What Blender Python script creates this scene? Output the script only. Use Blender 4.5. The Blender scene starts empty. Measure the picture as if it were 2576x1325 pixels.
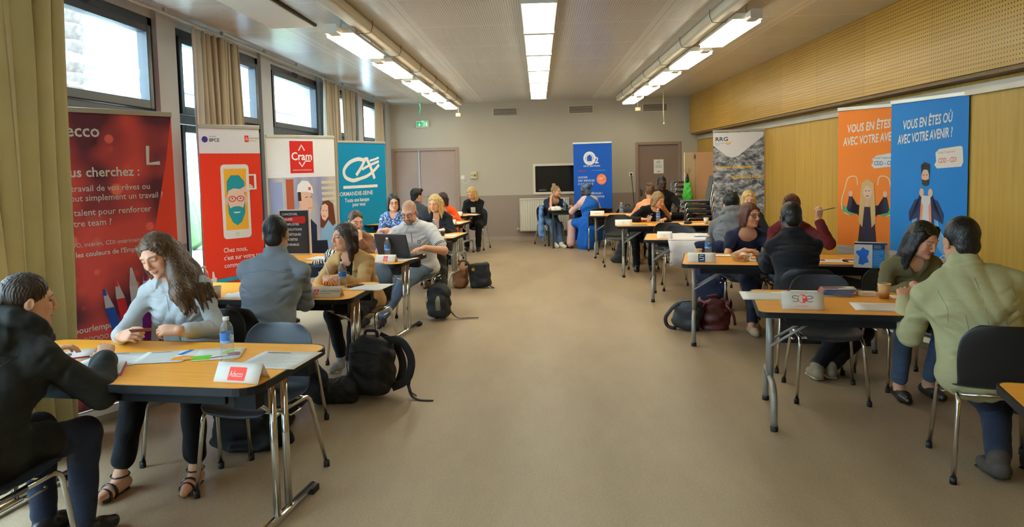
import bpy, bmesh, math, random
import numpy as np
from mathutils import Vector, Matrix
random.seed(4)
rng = np.random.default_rng(7)
SC = bpy.context.scene
COL = SC.collection

# ------------------------------------------------------------------ camera
def make_camera():
    W, H, f = 2576, 1325, 1826.0
    vpx, vpy, roll, yc = 1354.3, 416.5, 0.0238, 548.0    # yc: where the lens axis meets the cropped frame
    d = np.array([(vpx - W/2)/f, (vpy - yc)/f, 1.0]); d /= np.linalg.norm(d)
    x = np.array([1, -roll, 0.0]); x -= d*(x @ d); x /= np.linalg.norm(x)
    R = np.stack([x, d, -np.cross(d, x)], 1)
    cam = bpy.data.cameras.new('camera'); o = bpy.data.objects.new('camera', cam); COL.objects.link(o)
    cam.sensor_fit = 'HORIZONTAL'; cam.sensor_width = 36.0; cam.lens = f*36.0/W
    cam.shift_y = -(H/2-yc)/W
    cam.clip_start = 0.05; cam.clip_end = 300
    m = np.eye(4); m[:3, 0] = R.T @ [1, 0, 0]; m[:3, 1] = R.T @ [0, -1, 0]; m[:3, 2] = R.T @ [0, 0, -1]
    m[:3, 3] = (0, 0, 1.622)
    o.matrix_world = Matrix(m.tolist())
    SC.camera = o
make_camera()

# ------------------------------------------------------------------ light of day, exposure
SKY_STRENGTH = 34.0
LAMP_STRENGTH = 13.5
LAMP_COLOR = (1.0, 0.945, 0.72)
SC.view_settings.view_transform = 'Standard'
SC.view_settings.look = 'None'
SC.view_settings.gamma = 1.0
SC.view_settings.exposure = 0.0
SC.view_settings.use_curve_mapping = False
wd = bpy.data.worlds.new('overcast_sky'); SC.world = wd; wd.use_nodes = True
_bg = wd.node_tree.nodes['Background']
if not wd.node_tree.links: wd.node_tree.links.new(_bg.outputs[0], wd.node_tree.nodes['World Output'].inputs['Surface'])
_bg.inputs['Color'].default_value = (0.62, 0.82, 1.0, 1); _bg.inputs['Strength'].default_value = SKY_STRENGTH
SC.cycles.max_bounces = 7; SC.cycles.diffuse_bounces = 4; SC.cycles.glossy_bounces = 3
SC.cycles.transmission_bounces = 6; SC.cycles.transparent_max_bounces = 12
SC.cycles.sample_clamp_indirect = 6.0
SC.cycles.caustics_reflective = False; SC.cycles.caustics_refractive = False
SC.cycles.use_denoising = True
# ------------------------------------------------------------------ materials
def lin(c):
    if isinstance(c, str):
        c = tuple(int(c[i:i+2], 16) for i in (0, 2, 4))
    out = []
    for v in c:
        v = v/255.0
        out.append(v/12.92 if v <= 0.04045 else ((v+0.055)/1.055)**2.4)
    return tuple(out)
_MC = {}
class NT:
    def __init__(s, m): s.t = m.node_tree; s.n = s.t.nodes; s.l = s.t.links
    def new(s, typ, **kw):
        nd = s.n.new(typ)
        for k, v in kw.items():
            if k.startswith('i_'):
                nd.inputs[k[2:].replace('_', ' ')].default_value = v
            else: setattr(nd, k, v)
        return nd
    def math(s, op, a, b=None):
        nd = s.n.new('ShaderNodeMath'); nd.operation = op
        for i, v in enumerate((a, b)):
            if v is None: continue
            if isinstance(v, (int, float)): nd.inputs[i].default_value = v
            else: s.l.new(v, nd.inputs[i])
        return nd.outputs[0]
    def mix(s, fac, a, b):
        nd = s.n.new('ShaderNodeMix'); nd.data_type = 'RGBA'
        for sock, v in ((nd.inputs['Factor'], fac), (nd.inputs['A'], a), (nd.inputs['B'], b)):
            if isinstance(v, (int, float)): sock.default_value = v
            elif isinstance(v, tuple): sock.default_value = (*v[:3], 1)
            else: s.l.new(v, sock)
        return nd.outputs['Result']
def M(name, c='808080', rough=.6, metal=0., var=None, bump=None, emit=None, spec=.5, sheen=0., alpha=None, trans=0., coat=0., attr=None, stretch=(1, 1, 1), second=None, wrinkle=0.):
    """procedural principled material; var=(scale, amount) mottles the colour, bump=(scale, strength)"""
    if name in _MC: return _MC[name]
    m = bpy.data.materials.new(name); m.use_nodes = True; _MC[name] = m
    t = NT(m); p = t.n['Principled BSDF']; c = lin(c)
    p.inputs['Base Color'].default_value = (*c, 1); p.inputs['Roughness'].default_value = rough
    p.inputs['Metallic'].default_value = metal; p.inputs['Specular IOR Level'].default_value = spec
    if sheen: p.inputs['Sheen Weight'].default_value = sheen
    if trans: p.inputs['Transmission Weight'].default_value = trans
    if coat: p.inputs['Coat Weight'].default_value = coat
    if emit: p.inputs['Emission Color'].default_value = (*lin(emit[0]), 1); p.inputs['Emission Strength'].default_value = emit[1]
    base = None
    if attr:
        a = t.new('ShaderNodeVertexColor', layer_name=attr); base = a.outputs['Color']
        t.l.new(base, p.inputs['Base Color'])
    if var or bump or wrinkle:
        tc = t.new('ShaderNodeTexCoord'); mp = t.new('ShaderNodeMapping'); mp.inputs['Scale'].default_value = stretch
        t.l.new(tc.outputs['Object'], mp.inputs['Vector'])
    if var:
        nz = t.new('ShaderNodeTexNoise', i_Scale=var[0], i_Detail=4.0); t.l.new(mp.outputs[0], nz.inputs['Vector'])
        dark = tuple(v*(1-var[1]) for v in c); lite = tuple(min(1, v*(1+var[1])) for v in c)
        if second: dark, lite = c, lin(second)
        rp = t.new('ShaderNodeMapRange', i_From_Min=.3, i_From_Max=.7); t.l.new(nz.outputs['Fac'], rp.inputs['Value'])
        if base is None: col = t.mix(rp.outputs[0], dark, lite)
        else:
            mm = t.n.new('ShaderNodeMix'); mm.data_type = 'RGBA'; mm.blend_type = 'MULTIPLY'; mm.inputs['Factor'].default_value = var[1]
            t.l.new(base, mm.inputs['A']); t.l.new(rp.outputs[0], mm.inputs['B']); col = mm.outputs['Result']
        t.l.new(col, p.inputs['Base Color'])
    if bump:
        nb = t.new('ShaderNodeTexNoise', i_Scale=bump[0], i_Detail=3.0); t.l.new(mp.outputs[0], nb.inputs['Vector'])
        b = t.new('ShaderNodeBump', i_Strength=bump[1], i_Distance=.01); t.l.new(nb.outputs['Fac'], b.inputs['Height'])
        if wrinkle:
            w1 = t.new('ShaderNodeTexNoise', i_Scale=4.2, i_Detail=1.5, i_Roughness=.4, i_Distortion=.5); mw = t.new('ShaderNodeMapping'); mw.inputs['Scale'].default_value = (1.2, 1.2, 2.6); mw.inputs['Rotation'].default_value = (.3, .5, .2)
            t.l.new(tc.outputs['Object'], mw.inputs[0]); t.l.new(mw.outputs[0], w1.inputs['Vector'])
            rg = t.math('POWER', t.math('ABSOLUTE', t.math('MULTIPLY', t.math('SUBTRACT', w1.outputs['Fac'], .5), 3.0)), 1.6)
            bw = t.new('ShaderNodeBump', i_Strength=wrinkle, i_Distance=.02); t.l.new(rg, bw.inputs['Height']); t.l.new(bw.outputs[0], b.inputs['Normal'])
        t.l.new(b.outputs[0], p.inputs['Normal'])
    return m
def flat(c, rough=.55): return M('print_%s' % c, c, rough, var=(40, .02), spec=.15)
def clear_mat(name, tint=(.95, .98, .99), milk=.10):
    m = bpy.data.materials.new(name); m.use_nodes = True; _MC[name] = m; t = NT(m); t.n.clear()
    o = t.new('ShaderNodeOutputMaterial'); a = t.new('ShaderNodeBsdfTransparent'); a.inputs['Color'].default_value = (*tint, 1); g = t.new('ShaderNodeBsdfGlossy', i_Roughness=.06); d = t.new('ShaderNodeBsdfDiffuse'); d.inputs['Color'].default_value = (.85, .9, .92, 1)
    nz = t.new('ShaderNodeTexNoise', i_Scale=60.0); b = t.new('ShaderNodeBump', i_Strength=.15, i_Distance=.003); t.l.new(nz.outputs['Fac'], b.inputs['Height']); t.l.new(b.outputs[0], g.inputs['Normal'])
    x = t.new('ShaderNodeMixShader'); y = t.new('ShaderNodeMixShader', i_Fac=milk)
    ge = t.new('ShaderNodeNewGeometry'); dt = t.n.new('ShaderNodeVectorMath'); dt.operation = 'DOT_PRODUCT'; t.l.new(ge.outputs['Incoming'], dt.inputs[0]); t.l.new(ge.outputs['Normal'], dt.inputs[1])
    fr = t.math('ADD', .05, t.math('MULTIPLY', .75, t.math('POWER', t.math('SUBTRACT', 1.0, t.math('ABSOLUTE', dt.outputs['Value'])), 3.0)))
    t.l.new(a.outputs[0], y.inputs[1]); t.l.new(d.outputs[0], y.inputs[2]); t.l.new(fr, x.inputs[0]); t.l.new(y.outputs[0], x.inputs[1]); t.l.new(g.outputs[0], x.inputs[2]); t.l.new(x.outputs[0], o.inputs[0]); return m
CHROME = M('chrome', 'd8d8d4', .16, 1., bump=(30, .02))
RUBBER = M('black_rubber', '101010', .7, var=(20, .1))
PAPER = M('white_paper', 'f0efe8', .7, var=(8, .03))

# ------------------------------------------------------------------ objects
def tag(o, label=None, cat=None, group=None, kind=None):
    if label: o['label'] = label
    if cat: o['category'] = cat
    if group: o['group'] = group
    if kind: o['kind'] = kind
    return o
def empty(name, loc=(0, 0, 0), rz=0., label=None, cat=None, group=None, kind=None):
    o = bpy.data.objects.new(name, None); COL.objects.link(o); o.empty_display_size = .1
    o.location = loc; o.rotation_euler = (0, 0, math.radians(rz)); return tag(o, label, cat, group, kind)
def link(name, me, parent=None):
    o = bpy.data.objects.new(name, me); COL.objects.link(o)
    if parent is not None: o.parent = parent
    return o
def copy_tree(o, parent=None):
    c = o.copy(); COL.objects.link(c)
    if parent is not None: c.parent = parent
    for ch in list(o.children): copy_tree(ch, c)
    return c
def clone(o, loc, rz, label, group=None):
    c = copy_tree(o); c.location = loc; c.rotation_euler = (0, 0, math.radians(rz)); c['label'] = label
    if group: c['group'] = group
    return c
def fillet(pts, r, n=5):
    pts = [Vector(p) for p in pts]; out = [pts[0]]
    for i in range(1, len(pts)-1):
        a, b, c = pts[i-1], pts[i], pts[i+1]
        u = (a-b); v = (c-b); rr = min(r, u.length*.49, v.length*.49)
        p0 = b+u.normalized()*rr; p1 = b+v.normalized()*rr
        for k in range(n+1):
            t = k/n; out.append(p0*(1-t)**2+b*2*t*(1-t)+p1*t*t)
    out.append(pts[-1]); return out
class MB:
    def __init__(s): s.v = []; s.f = []; s.sm = []
    def add(s, vs, fs, smooth=False):
        o = len(s.v); s.v += [tuple(v) for v in vs]; s.f += [tuple(i+o for i in f) for f in fs]; s.sm += [smooth]*len(fs); return s
    def box(s, x0, x1, y0, y1, z0, z1, M4=None):
        vs = [Vector((x, y, z)) for z in (z0, z1) for y in (y0, y1) for x in (x0, x1)]
        if M4 is not None: vs = [M4 @ v for v in vs]
        return s.add(vs, [(0, 2, 3, 1), (4, 5, 7, 6), (0, 1, 5, 4), (2, 6, 7, 3), (0, 4, 6, 2), (1, 3, 7, 5)])
    def rbox(s, x0, x1, y0, y1, z0, z1, r=.01, M4=None, n=3):
        return s.prism(rrect(x0, x1, y0, y1, r, n), z0, z1, M4)
    def prism(s, poly, z0, z1, M4=None, smooth=False):
        n = len(poly); vs = [Vector((p[0], p[1], z0)) for p in poly]+[Vector((p[0], p[1], z1)) for p in poly]
        if M4 is not None: vs = [M4 @ v for v in vs]
        s.add(vs, [tuple(range(n-1, -1, -1)), tuple(range(n, 2*n))]); o = len(s.v)-2*n
        for i in range(n):
            j = (i+1) % n; s.f.append((o+i, o+j, o+n+j, o+n+i)); s.sm.append(smooth)
        return s
    def tube(s, pts, r, seg=10, cap=True, flatz=1.):
        pts = [Vector(p) for p in pts]; n = len(pts); rs = r if isinstance(r, (list, tuple)) else [r]*n
        vs = []; up = None
        for i, p in enumerate(pts):
            t = (pts[min(i+1, n-1)]-pts[max(i-1, 0)]).normalized()
            if up is None:
                a = Vector((0, 0, 1)) if abs(t.z) < .9 else Vector((1, 0, 0)); up = (a-t*a.dot(t)).normalized()
            else: up = (up-t*up.dot(t)).normalized()
            sd = t.cross(up)
            for k in range(seg):
                a = 2*math.pi*k/seg; vs.append(p+(sd*math.cos(a)+up*math.sin(a)*flatz)*rs[i])
        fs = [(i*seg+k, i*seg+(k+1) % seg, (i+1)*seg+(k+1) % seg, (i+1)*seg+k) for i in range(n-1) for k in range(seg)]
        s.add(vs, fs, True)
        if cap:
            o = len(s.v)-len(vs); s.f += [tuple(o+k for k in range(seg-1, -1, -1)), tuple(o+(n-1)*seg+k for k in range(seg))]; s.sm += [False]*2
        return s
    def lathe(s, prof, seg=20, c=(0, 0, 0), M4=None):
        vs = []
        for r, z in prof:
            for k in range(seg):
                a = 2*math.pi*k/seg; v = Vector((c[0]+r*math.cos(a), c[1]+r*math.sin(a), c[2]+z)); vs.append(M4 @ v if M4 is not None else v)
        n = len(prof)
        fs = [(i*seg+k, i*seg+(k+1) % seg, (i+1)*seg+(k+1) % seg, (i+1)*seg+k) for i in range(n-1) for k in range(seg)]
        return s.add(vs, fs, True)
    def grid(s, P, smooth=True, flip=False):
        """P: array [i][j] of points"""
        ni, nj = len(P), len(P[0]); vs = [p for row in P for p in row]
        fs = [(i*nj+j, i*nj+j+1, (i+1)*nj+j+1, (i+1)*nj+j) for i in range(ni-1) for j in range(nj-1)]
        if flip: fs = [f[::-1] for f in fs]
        return s.add(vs, fs, smooth)
    def sheet(s, P, th):
        """thick sheet: P grid of Vectors, thickness th along the grid normal"""
        ni, nj = len(P), len(P[0]); Q = []
        for i in range(ni):
            row = []
            for j in range(nj):
                a = Vector(P[min(i+1, ni-1)][j])-Vector(P[max(i-1, 0)][j]); b = Vector(P[i][min(j+1, nj-1)])-Vector(P[i][max(j-1, 0)])
                n = a.cross(b); n = n.normalized() if n.length > 1e-9 else Vector((0, 0, 1)); row.append(Vector(P[i][j])+n*th)
            Q.append(row)
        o = len(s.v); N = ni*nj
        s.grid(P, True, True); s.grid(Q, True, False)
        rim = [i*nj for i in range(ni)]+[(ni-1)*nj+j for j in range(1, nj)]+[i*nj+nj-1 for i in range(ni-2, -1, -1)]+[j for j in range(nj-2, 0, -1)]
        for k in range(len(rim)):
            a, b = rim[k], rim[(k+1) % len(rim)]; s.f.append((o+a, o+b, o+N+b, o+N+a)); s.sm.append(True)
        return s
    def mesh(s, name, mat):
        me = bpy.data.meshes.new(name); me.from_pydata(s.v, [], s.f)
        me.polygons.foreach_set('use_smooth', s.sm)
        for m in (mat if isinstance(mat, (list, tuple)) else [mat]): me.materials.append(m)
        bm = bmesh.new(); bm.from_mesh(me); bmesh.ops.recalc_face_normals(bm, faces=bm.faces); bm.to_mesh(me); bm.free()
        me.update(); return me
    def build(s, name, mat, parent=None, bevel=0.):
        o = link(name, s.mesh(name, mat), parent)
        if bevel:
            b = o.modifiers.new('bevel', 'BEVEL'); b.width = bevel; b.segments = 2; b.limit_method = 'ANGLE'; b.angle_limit = .9
        return o
def rrect(x0, x1, y0, y1, r, n=4):
    P = []
    for cx, cy, a0 in ((x1-r, y1-r, 0), (x0+r, y1-r, 90), (x0+r, y0+r, 180), (x1-r, y0+r, 270)):
        for k in range(n+1):
            a = math.radians(a0+90*k/n); P.append((cx+r*math.cos(a), cy+r*math.sin(a)))
    return P
def struct(name, mb, mat, kind='structure', bevel=0):
    o = mb.build(name, mat, None, bevel); o['kind'] = kind; return o

# ------------------------------------------------------------------ lettering and flat artwork on signs
_TXT = {}
def text_polys(txt, size, bold=0., shear=0., align='LEFT', spacing=1.0):
    key = (txt, size, bold, shear, align, spacing)
    if key in _TXT: return _TXT[key]
    cu = bpy.data.curves.new('txt', 'FONT'); cu.body = txt; cu.size = size; cu.offset = bold*size; cu.shear = shear
    cu.align_x = align; cu.resolution_u = 2; cu.space_character = spacing
    o = bpy.data.objects.new('txt', cu); COL.objects.link(o)
    dg = bpy.context.evaluated_depsgraph_get(); me = bpy.data.meshes.new_from_object(o.evaluated_get(dg))
    V = [(v.co.x, v.co.y) for v in me.vertices]; F = [tuple(p.vertices) for p in me.polygons]
    bpy.data.objects.remove(o); bpy.data.curves.remove(cu); bpy.data.meshes.remove(me)
    _TXT[key] = (V, F); return V, F
class Art:
    """flat artwork in (u, v) metres on a surface; origin O, axes U, V, outward normal n"""
    def __init__(s, O, U, V, n=None, step=.0009):
        s.O = Vector(O); s.U = Vector(U).normalized(); s.V = Vector(V).normalized()
        s.n = s.U.cross(s.V) if n is None else Vector(n); s.step = step; s.items = {}; s.order = 0; s.lv = 1
    def _mb(s, key): return s.items.setdefault(key, MB())
    def pt(s, u, v): return s.O+s.U*u+s.V*v+s.n*(s.step*s.lv+s.order*4.5e-5)
    def layer(s, k): s.lv = k; return s
    def poly(s, pts, mat, name='graphic'):
        s.order += 1
        if isinstance(mat, str): mat = flat(mat)
        s._mb((name, mat.name)).add([s.pt(*p) for p in pts], [tuple(range(len(pts)))]); return s
    def rect(s, u0, u1, v0, v1, mat, name='graphic'): return s.poly([(u0, v0), (u1, v0), (u1, v1), (u0, v1)], mat, name)
    def rr(s, u0, u1, v0, v1, r, mat, name='graphic'): return s.poly(rrect(u0, u1, v0, v1, r, 5), mat, name)
    def ell(s, cu, cv, ru, rv, mat, name='graphic', n=24, a0=0, a1=360, rot=0):
        P = []
        full = abs(a1-a0) >= 360; m = n if full else n+1
        for k in range(m):
            a = math.radians(a0+(a1-a0)*k/n); x, y = ru*math.cos(a), rv*math.sin(a); c, sn = math.cos(math.radians(rot)), math.sin(math.radians(rot))
            P.append((cu+x*c-y*sn, cv+x*sn+y*c))
        return s.poly(P, mat, name)
    def curve(s, pts, w, mat, name='graphic'):
        """a smooth stroke through the points"""
        P = [Vector(p) for p in pts]; P = [P[0]*2-P[1]]+P+[P[-1]*2-P[-2]]; out = []
        for i in range(1, len(P)-2):
            for k in range(7):
                t = k/7; a, b, c, d = P[i-1], P[i], P[i+1], P[i+2]
                out.append(.5*((2*b)+(c-a)*t+(2*a-5*b+4*c-d)*t*t+(3*b-a-3*c+d)*t**3))
        return s.line([tuple(p) for p in out]+[tuple(P[-2])], w, mat, name)
    def line(s, pts, w, mat, name='graphic', closed=False):
        s.order += 1
        if isinstance(mat, str): mat = flat(mat)
        pts = [Vector((p[0], p[1])) for p in pts]
        if closed: pts = pts+[pts[0]]
        n = len(pts); L = []; R = []
        for i in range(n):
            a = pts[max(i-1, 0)]; b = pts[min(i+1, n-1)]
            if closed and i in (0, n-1): a = pts[n-2]; b = pts[1]
            d = (b-a); d = d.normalized() if d.length > 1e-9 else Vector((1, 0)); q = Vector((-d.y, d.x))*w*.5
            L.append(pts[i]+q); R.append(pts[i]-q)
        vs = [s.pt(p.x, p.y) for p in L]+[s.pt(p.x, p.y) for p in R]
        s._mb((name, mat.name)).add(vs, [(n+i, n+i+1, i+1, i) for i in range(n-1)]); return s
    def arc(s, cu, cv, ru, rv, a0, a1, w, mat, name='graphic', n=20):
        return s.line([(cu+ru*math.cos(math.radians(a0+(a1-a0)*k/n)), cv+rv*math.sin(math.radians(a0+(a1-a0)*k/n))) for k in range(n+1)], w, mat, name)
    def text(s, txt, u, v, size, mat, bold=0., shear=0., align='LEFT', rot=0., sx=1., spacing=1., name='lettering'):
        s.order += 1
        if isinstance(mat, str): mat = flat(mat)
        V, F = text_polys(txt, size, bold, shear, align, spacing); c, sn = math.cos(math.radians(rot)), math.sin(math.radians(rot))
        s._mb((name, mat.name)).add([s.pt(u+x*sx*c-y*sn, v+x*sx*sn+y*c) for x, y in V], F); return s
    def build(s, parent):
        for (name, mn), mb in s.items.items():
            mat = bpy.data.materials[mn]; me = bpy.data.meshes.new(name); me.from_pydata(mb.v, [], mb.f); me.materials.append(mat); me.update()
            link(name, me, parent)
# ------------------------------------------------------------------ the room
YF, YB, XL, XR, XU, ZC = -3.2, 15.7, -3.2, 3.4, 3.21, 3.0
def coords(t):
    tc = t.new('ShaderNodeTexCoord'); sp = t.new('ShaderNodeSeparateXYZ'); t.l.new(tc.outputs['Object'], sp.inputs[0]); return tc.outputs['Object'], sp.outputs
def floor_mat():
    m = M('linoleum_floor', '9a8575', .42, spec=.35); t = NT(m); p = t.n['Principled BSDF']; vec, xyz = coords(t)
    n1 = t.new('ShaderNodeTexNoise', i_Scale=2.2, i_Detail=6.0, i_Roughness=.65); n2 = t.new('ShaderNodeTexNoise', i_Scale=90.0, i_Detail=2.0)
    mp = t.new('ShaderNodeMapping'); mp.inputs['Scale'].default_value = (1, .35, 1); t.l.new(vec, mp.inputs[0]); t.l.new(mp.outputs[0], n1.inputs['Vector']); t.l.new(vec, n2.inputs['Vector'])
    f = t.math('ADD', t.math('MULTIPLY', n1.outputs['Fac'], .55), t.math('MULTIPLY', n2.outputs['Fac'], .45))
    rp = t.new('ShaderNodeMapRange', i_From_Min=.36, i_From_Max=.64); t.l.new(f, rp.inputs['Value'])
    t.l.new(t.mix(rp.outputs[0], lin('937d62'), lin('ab9577')), p.inputs['Base Color'])
    b = t.new('ShaderNodeBump', i_Strength=.12, i_Distance=.004); t.l.new(n2.outputs['Fac'], b.inputs['Height']); t.l.new(b.outputs[0], p.inputs['Normal'])
    rr = t.new('ShaderNodeMapRange', i_To_Min=.36, i_To_Max=.52); t.l.new(n1.outputs['Fac'], rr.inputs['Value']); t.l.new(rr.outputs[0], p.inputs['Roughness'])
    return m
def plaster(name, lo, hi=None, split=1.0):
    """painted plaster, optionally two-tone with a dado line at split"""
    m = M(name, lo, .75, spec=.25); t = NT(m); p = t.n['Principled BSDF']; vec, xyz = coords(t)
    n = t.new('ShaderNodeTexNoise', i_Scale=60.0, i_Detail=4.0); t.l.new(vec, n.inputs['Vector'])
    n2 = t.new('ShaderNodeTexNoise', i_Scale=1.1, i_Detail=3.0); t.l.new(vec, n2.inputs['Vector'])
    b = t.new('ShaderNodeBump', i_Strength=.18, i_Distance=.004); t.l.new(n.outputs['Fac'], b.inputs['Height']); t.l.new(b.outputs[0], p.inputs['Normal'])
    col = lin(lo)
    if hi: col = t.mix(t.math('GREATER_THAN', xyz[2], split), lin(lo), lin(hi))
    mm = t.n.new('ShaderNodeMix'); mm.data_type = 'RGBA'; mm.blend_type = 'MULTIPLY'; mm.inputs['Factor'].default_value = .12
    if hi: t.l.new(col, mm.inputs['A'])
    else: mm.inputs['A'].default_value = (*col, 1)
    t.l.new(n2.outputs['Fac'], mm.inputs['B']); t.l.new(mm.outputs['Result'], p.inputs['Base Color'])
    return m
def dots(t, a, b, sa, sb, r):
    """grid of round holes in the plane of coordinates a, b"""
    fa = t.math('SUBTRACT', t.math('FRACT', t.math('DIVIDE', a, sa)), .5); fb = t.math('SUBTRACT', t.math('FRACT', t.math('DIVIDE', b, sb)), .5)
    fa = t.math('MULTIPLY', fa, sa); fb = t.math('MULTIPLY', fb, sb)
    d = t.math('SQRT', t.math('ADD', t.math('MULTIPLY', fa, fa), t.math('MULTIPLY', fb, fb)))
    return t.math('LESS_THAN', d, r)
def joint(t, a, s, w):
    fa = t.math('ABSOLUTE', t.math('SUBTRACT', t.math('FRACT', t.math('DIVIDE', a, s)), .5)); return t.math('GREATER_THAN', fa, .5-w/s/2)
def ceiling_mat():
    m = M('perforated_ceiling', 'd9d3c8', .27, spec=.6); t = NT(m); p = t.n['Principled BSDF']; vec, xyz = coords(t)
    hole = dots(t, xyz[0], xyz[1], .021, .026, .0052)
    # plain borders between perforated fields
    bx = joint(t, xyz[0], 1.2, .13); by = joint(t, xyz[1], 1.2, .05)
    hole = t.math('MULTIPLY', hole, t.math('SUBTRACT', 1.0, t.math('MAXIMUM', bx, by)))
    seam = t.math('MAXIMUM', joint(t, xyz[0], 1.2, .006), joint(t, xyz[1], 1.2, .005))
    n2 = t.new('ShaderNodeTexNoise', i_Scale=.8, i_Detail=2.0); t.l.new(vec, n2.inputs['Vector'])
    base = t.mix(n2.outputs['Fac'], lin('d8d6d0'), lin('e2e0da'))
    c = t.mix(hole, base, lin('6a6052')); c = t.mix(t.math('MULTIPLY', seam, .55), c, lin('7a7062')); t.l.new(c, p.inputs['Base Color']); return m
def wood_mat(name, c0, c1, axis, perf=False, rough=.42):
    m = M(name, c0, rough, spec=.28); t = NT(m); p = t.n['Principled BSDF']; vec, xyz = coords(t)
    mp = t.new('ShaderNodeMapping'); mp.inputs['Scale'].default_value = (9, 9, .5) if axis == 'z' else (3, .35, 12); t.l.new(vec, mp.inputs[0])
    n = t.new('ShaderNodeTexNoise', i_Scale=2.6, i_Detail=5.0, i_Distortion=.4); t.l.new(mp.outputs[0], n.inputs['Vector'])
    rp = t.new('ShaderNodeMapRange', i_From_Min=.3, i_From_Max=.7); t.l.new(n.outputs['Fac'], rp.inputs['Value'])
    c = t.mix(rp.outputs[0], lin(c0), lin(c1))
    pl = t.math('FRACT', t.math('MULTIPLY', t.math('FLOOR', t.math('DIVIDE', xyz[1], 1.22)), .618)); c = t.mix(t.math('MULTIPLY', pl, .22), c, lin('7c5a20'))
    seam = joint(t, xyz[1], 1.22, .006); c = t.mix(t.math('MULTIPLY', seam, .5), c, lin('4a3412'))
    if perf:
        hole = dots(t, xyz[1], xyz[2], .032, .032, .0062); c = t.mix(hole, c, lin('2c1d0a'))
    t.l.new(c, p.inputs['Base Color']); return m
WALLP = plaster('wall_paint', 'a08c7e', 'c2b8a6', 1.0)
PILLAR = plaster('pillar_paint', '8c8c90', 'c2c5cb', 1.0)
FRAME = M('dark_window_frame', '2a2d31', .35, metal=.3, var=(15, .08))
def glass_mat():
    m = bpy.data.materials.new('window_glass'); m.use_nodes = True; t = NT(m); t.n.clear()
    o = t.new('ShaderNodeOutputMaterial'); a = t.new('ShaderNodeBsdfTransparent'); g = t.new('ShaderNodeBsdfGlossy', i_Roughness=.02); x = t.new('ShaderNodeMixShader')
    a.inputs['Color'].default_value = (.93, .97, .98, 1); ge = t.new('ShaderNodeNewGeometry'); dt = t.n.new('ShaderNodeVectorMath'); dt.operation = 'DOT_PRODUCT'
    t.l.new(ge.outputs['Incoming'], dt.inputs[0]); t.l.new(ge.outputs['Normal'], dt.inputs[1])
    fr = t.math('ADD', .03, t.math('MULTIPLY', .9, t.math('POWER', t.math('SUBTRACT', 1.0, t.math('ABSOLUTE', dt.outputs['Value'])), 5.0))); t.l.new(fr, x.inputs[0])
    nz = t.new('ShaderNodeTexNoise', i_Scale=3.0); b = t.new('ShaderNodeBump', i_Strength=.02); t.l.new(nz.outputs['Fac'], b.inputs['Height']); t.l.new(b.outputs[0], g.inputs['Normal'])
    t.l.new(a.outputs[0], x.inputs[1]); t.l.new(g.outputs[0], x.inputs[2]); t.l.new(x.outputs[0], o.inputs[0]); return m
GLASS = glass_mat()
struct('floor', MB().box(-3.5, 3.6, YF-.2, YB+.2, -.12, 0), floor_mat())
struct('ceiling', MB().box(-3.5, 3.6, YF-.2, YB+.2, ZC, ZC+.15), ceiling_mat())
# back wall with door openings cut out as separate slabs
w = MB(); zs = 2.06
w.box(-3.5, -3.18, YB, YB+.2, 0, ZC).box(-3.18, -1.72, YB, YB+.2, zs, ZC).box(-1.72, -.12, YB, YB+.2, 0, ZC)
w.box(-.12, .92, YB, YB+.2, 0, 1.0).box(-.12, .92, YB, YB+.2, 1.66, ZC).box(.92, 2.08, YB, YB+.2, 0, ZC).box(2.08, 3.05, YB, YB+.2, 2.07, ZC).box(3.05, 3.6, YB, YB+.2, 0, ZC)
struct('wall_back', w, WALLP)
struct('wall_front', MB().box(-3.5, 3.6, YF-.2, YF, 0, ZC), WALLP)
rw = wood_mat('wood_wall_panel', 'ae832e', 'c09542', 'z')
struct('wall_right', MB().box(XR, XR+.2, YF, YB, 0, ZC), rw)
struct('trim_1', MB().box(XU, XR, YF, 15.58, 2.225, ZC), wood_mat('perforated_wood_panel', 'aa7a22', 'be8e34', 'y', True, .34))
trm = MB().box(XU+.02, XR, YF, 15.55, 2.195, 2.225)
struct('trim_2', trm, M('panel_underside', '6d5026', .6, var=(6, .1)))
struct('trim_3', MB().box(XR-.035, XR, YF, 15.6, 2.09, 2.165), M('grey_metal_rail', 'b9b4aa', .4, .4, var=(5, .06)))
struct('baseboard_back', MB().box(-1.7, -.3, YB-.018, YB, 0, .10).box(-.3, 2.05, YB-.018, YB, 0, .10), M('baseboard_paint', 'a99482', .6, var=(5, .05)), bevel=.003)
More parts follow.
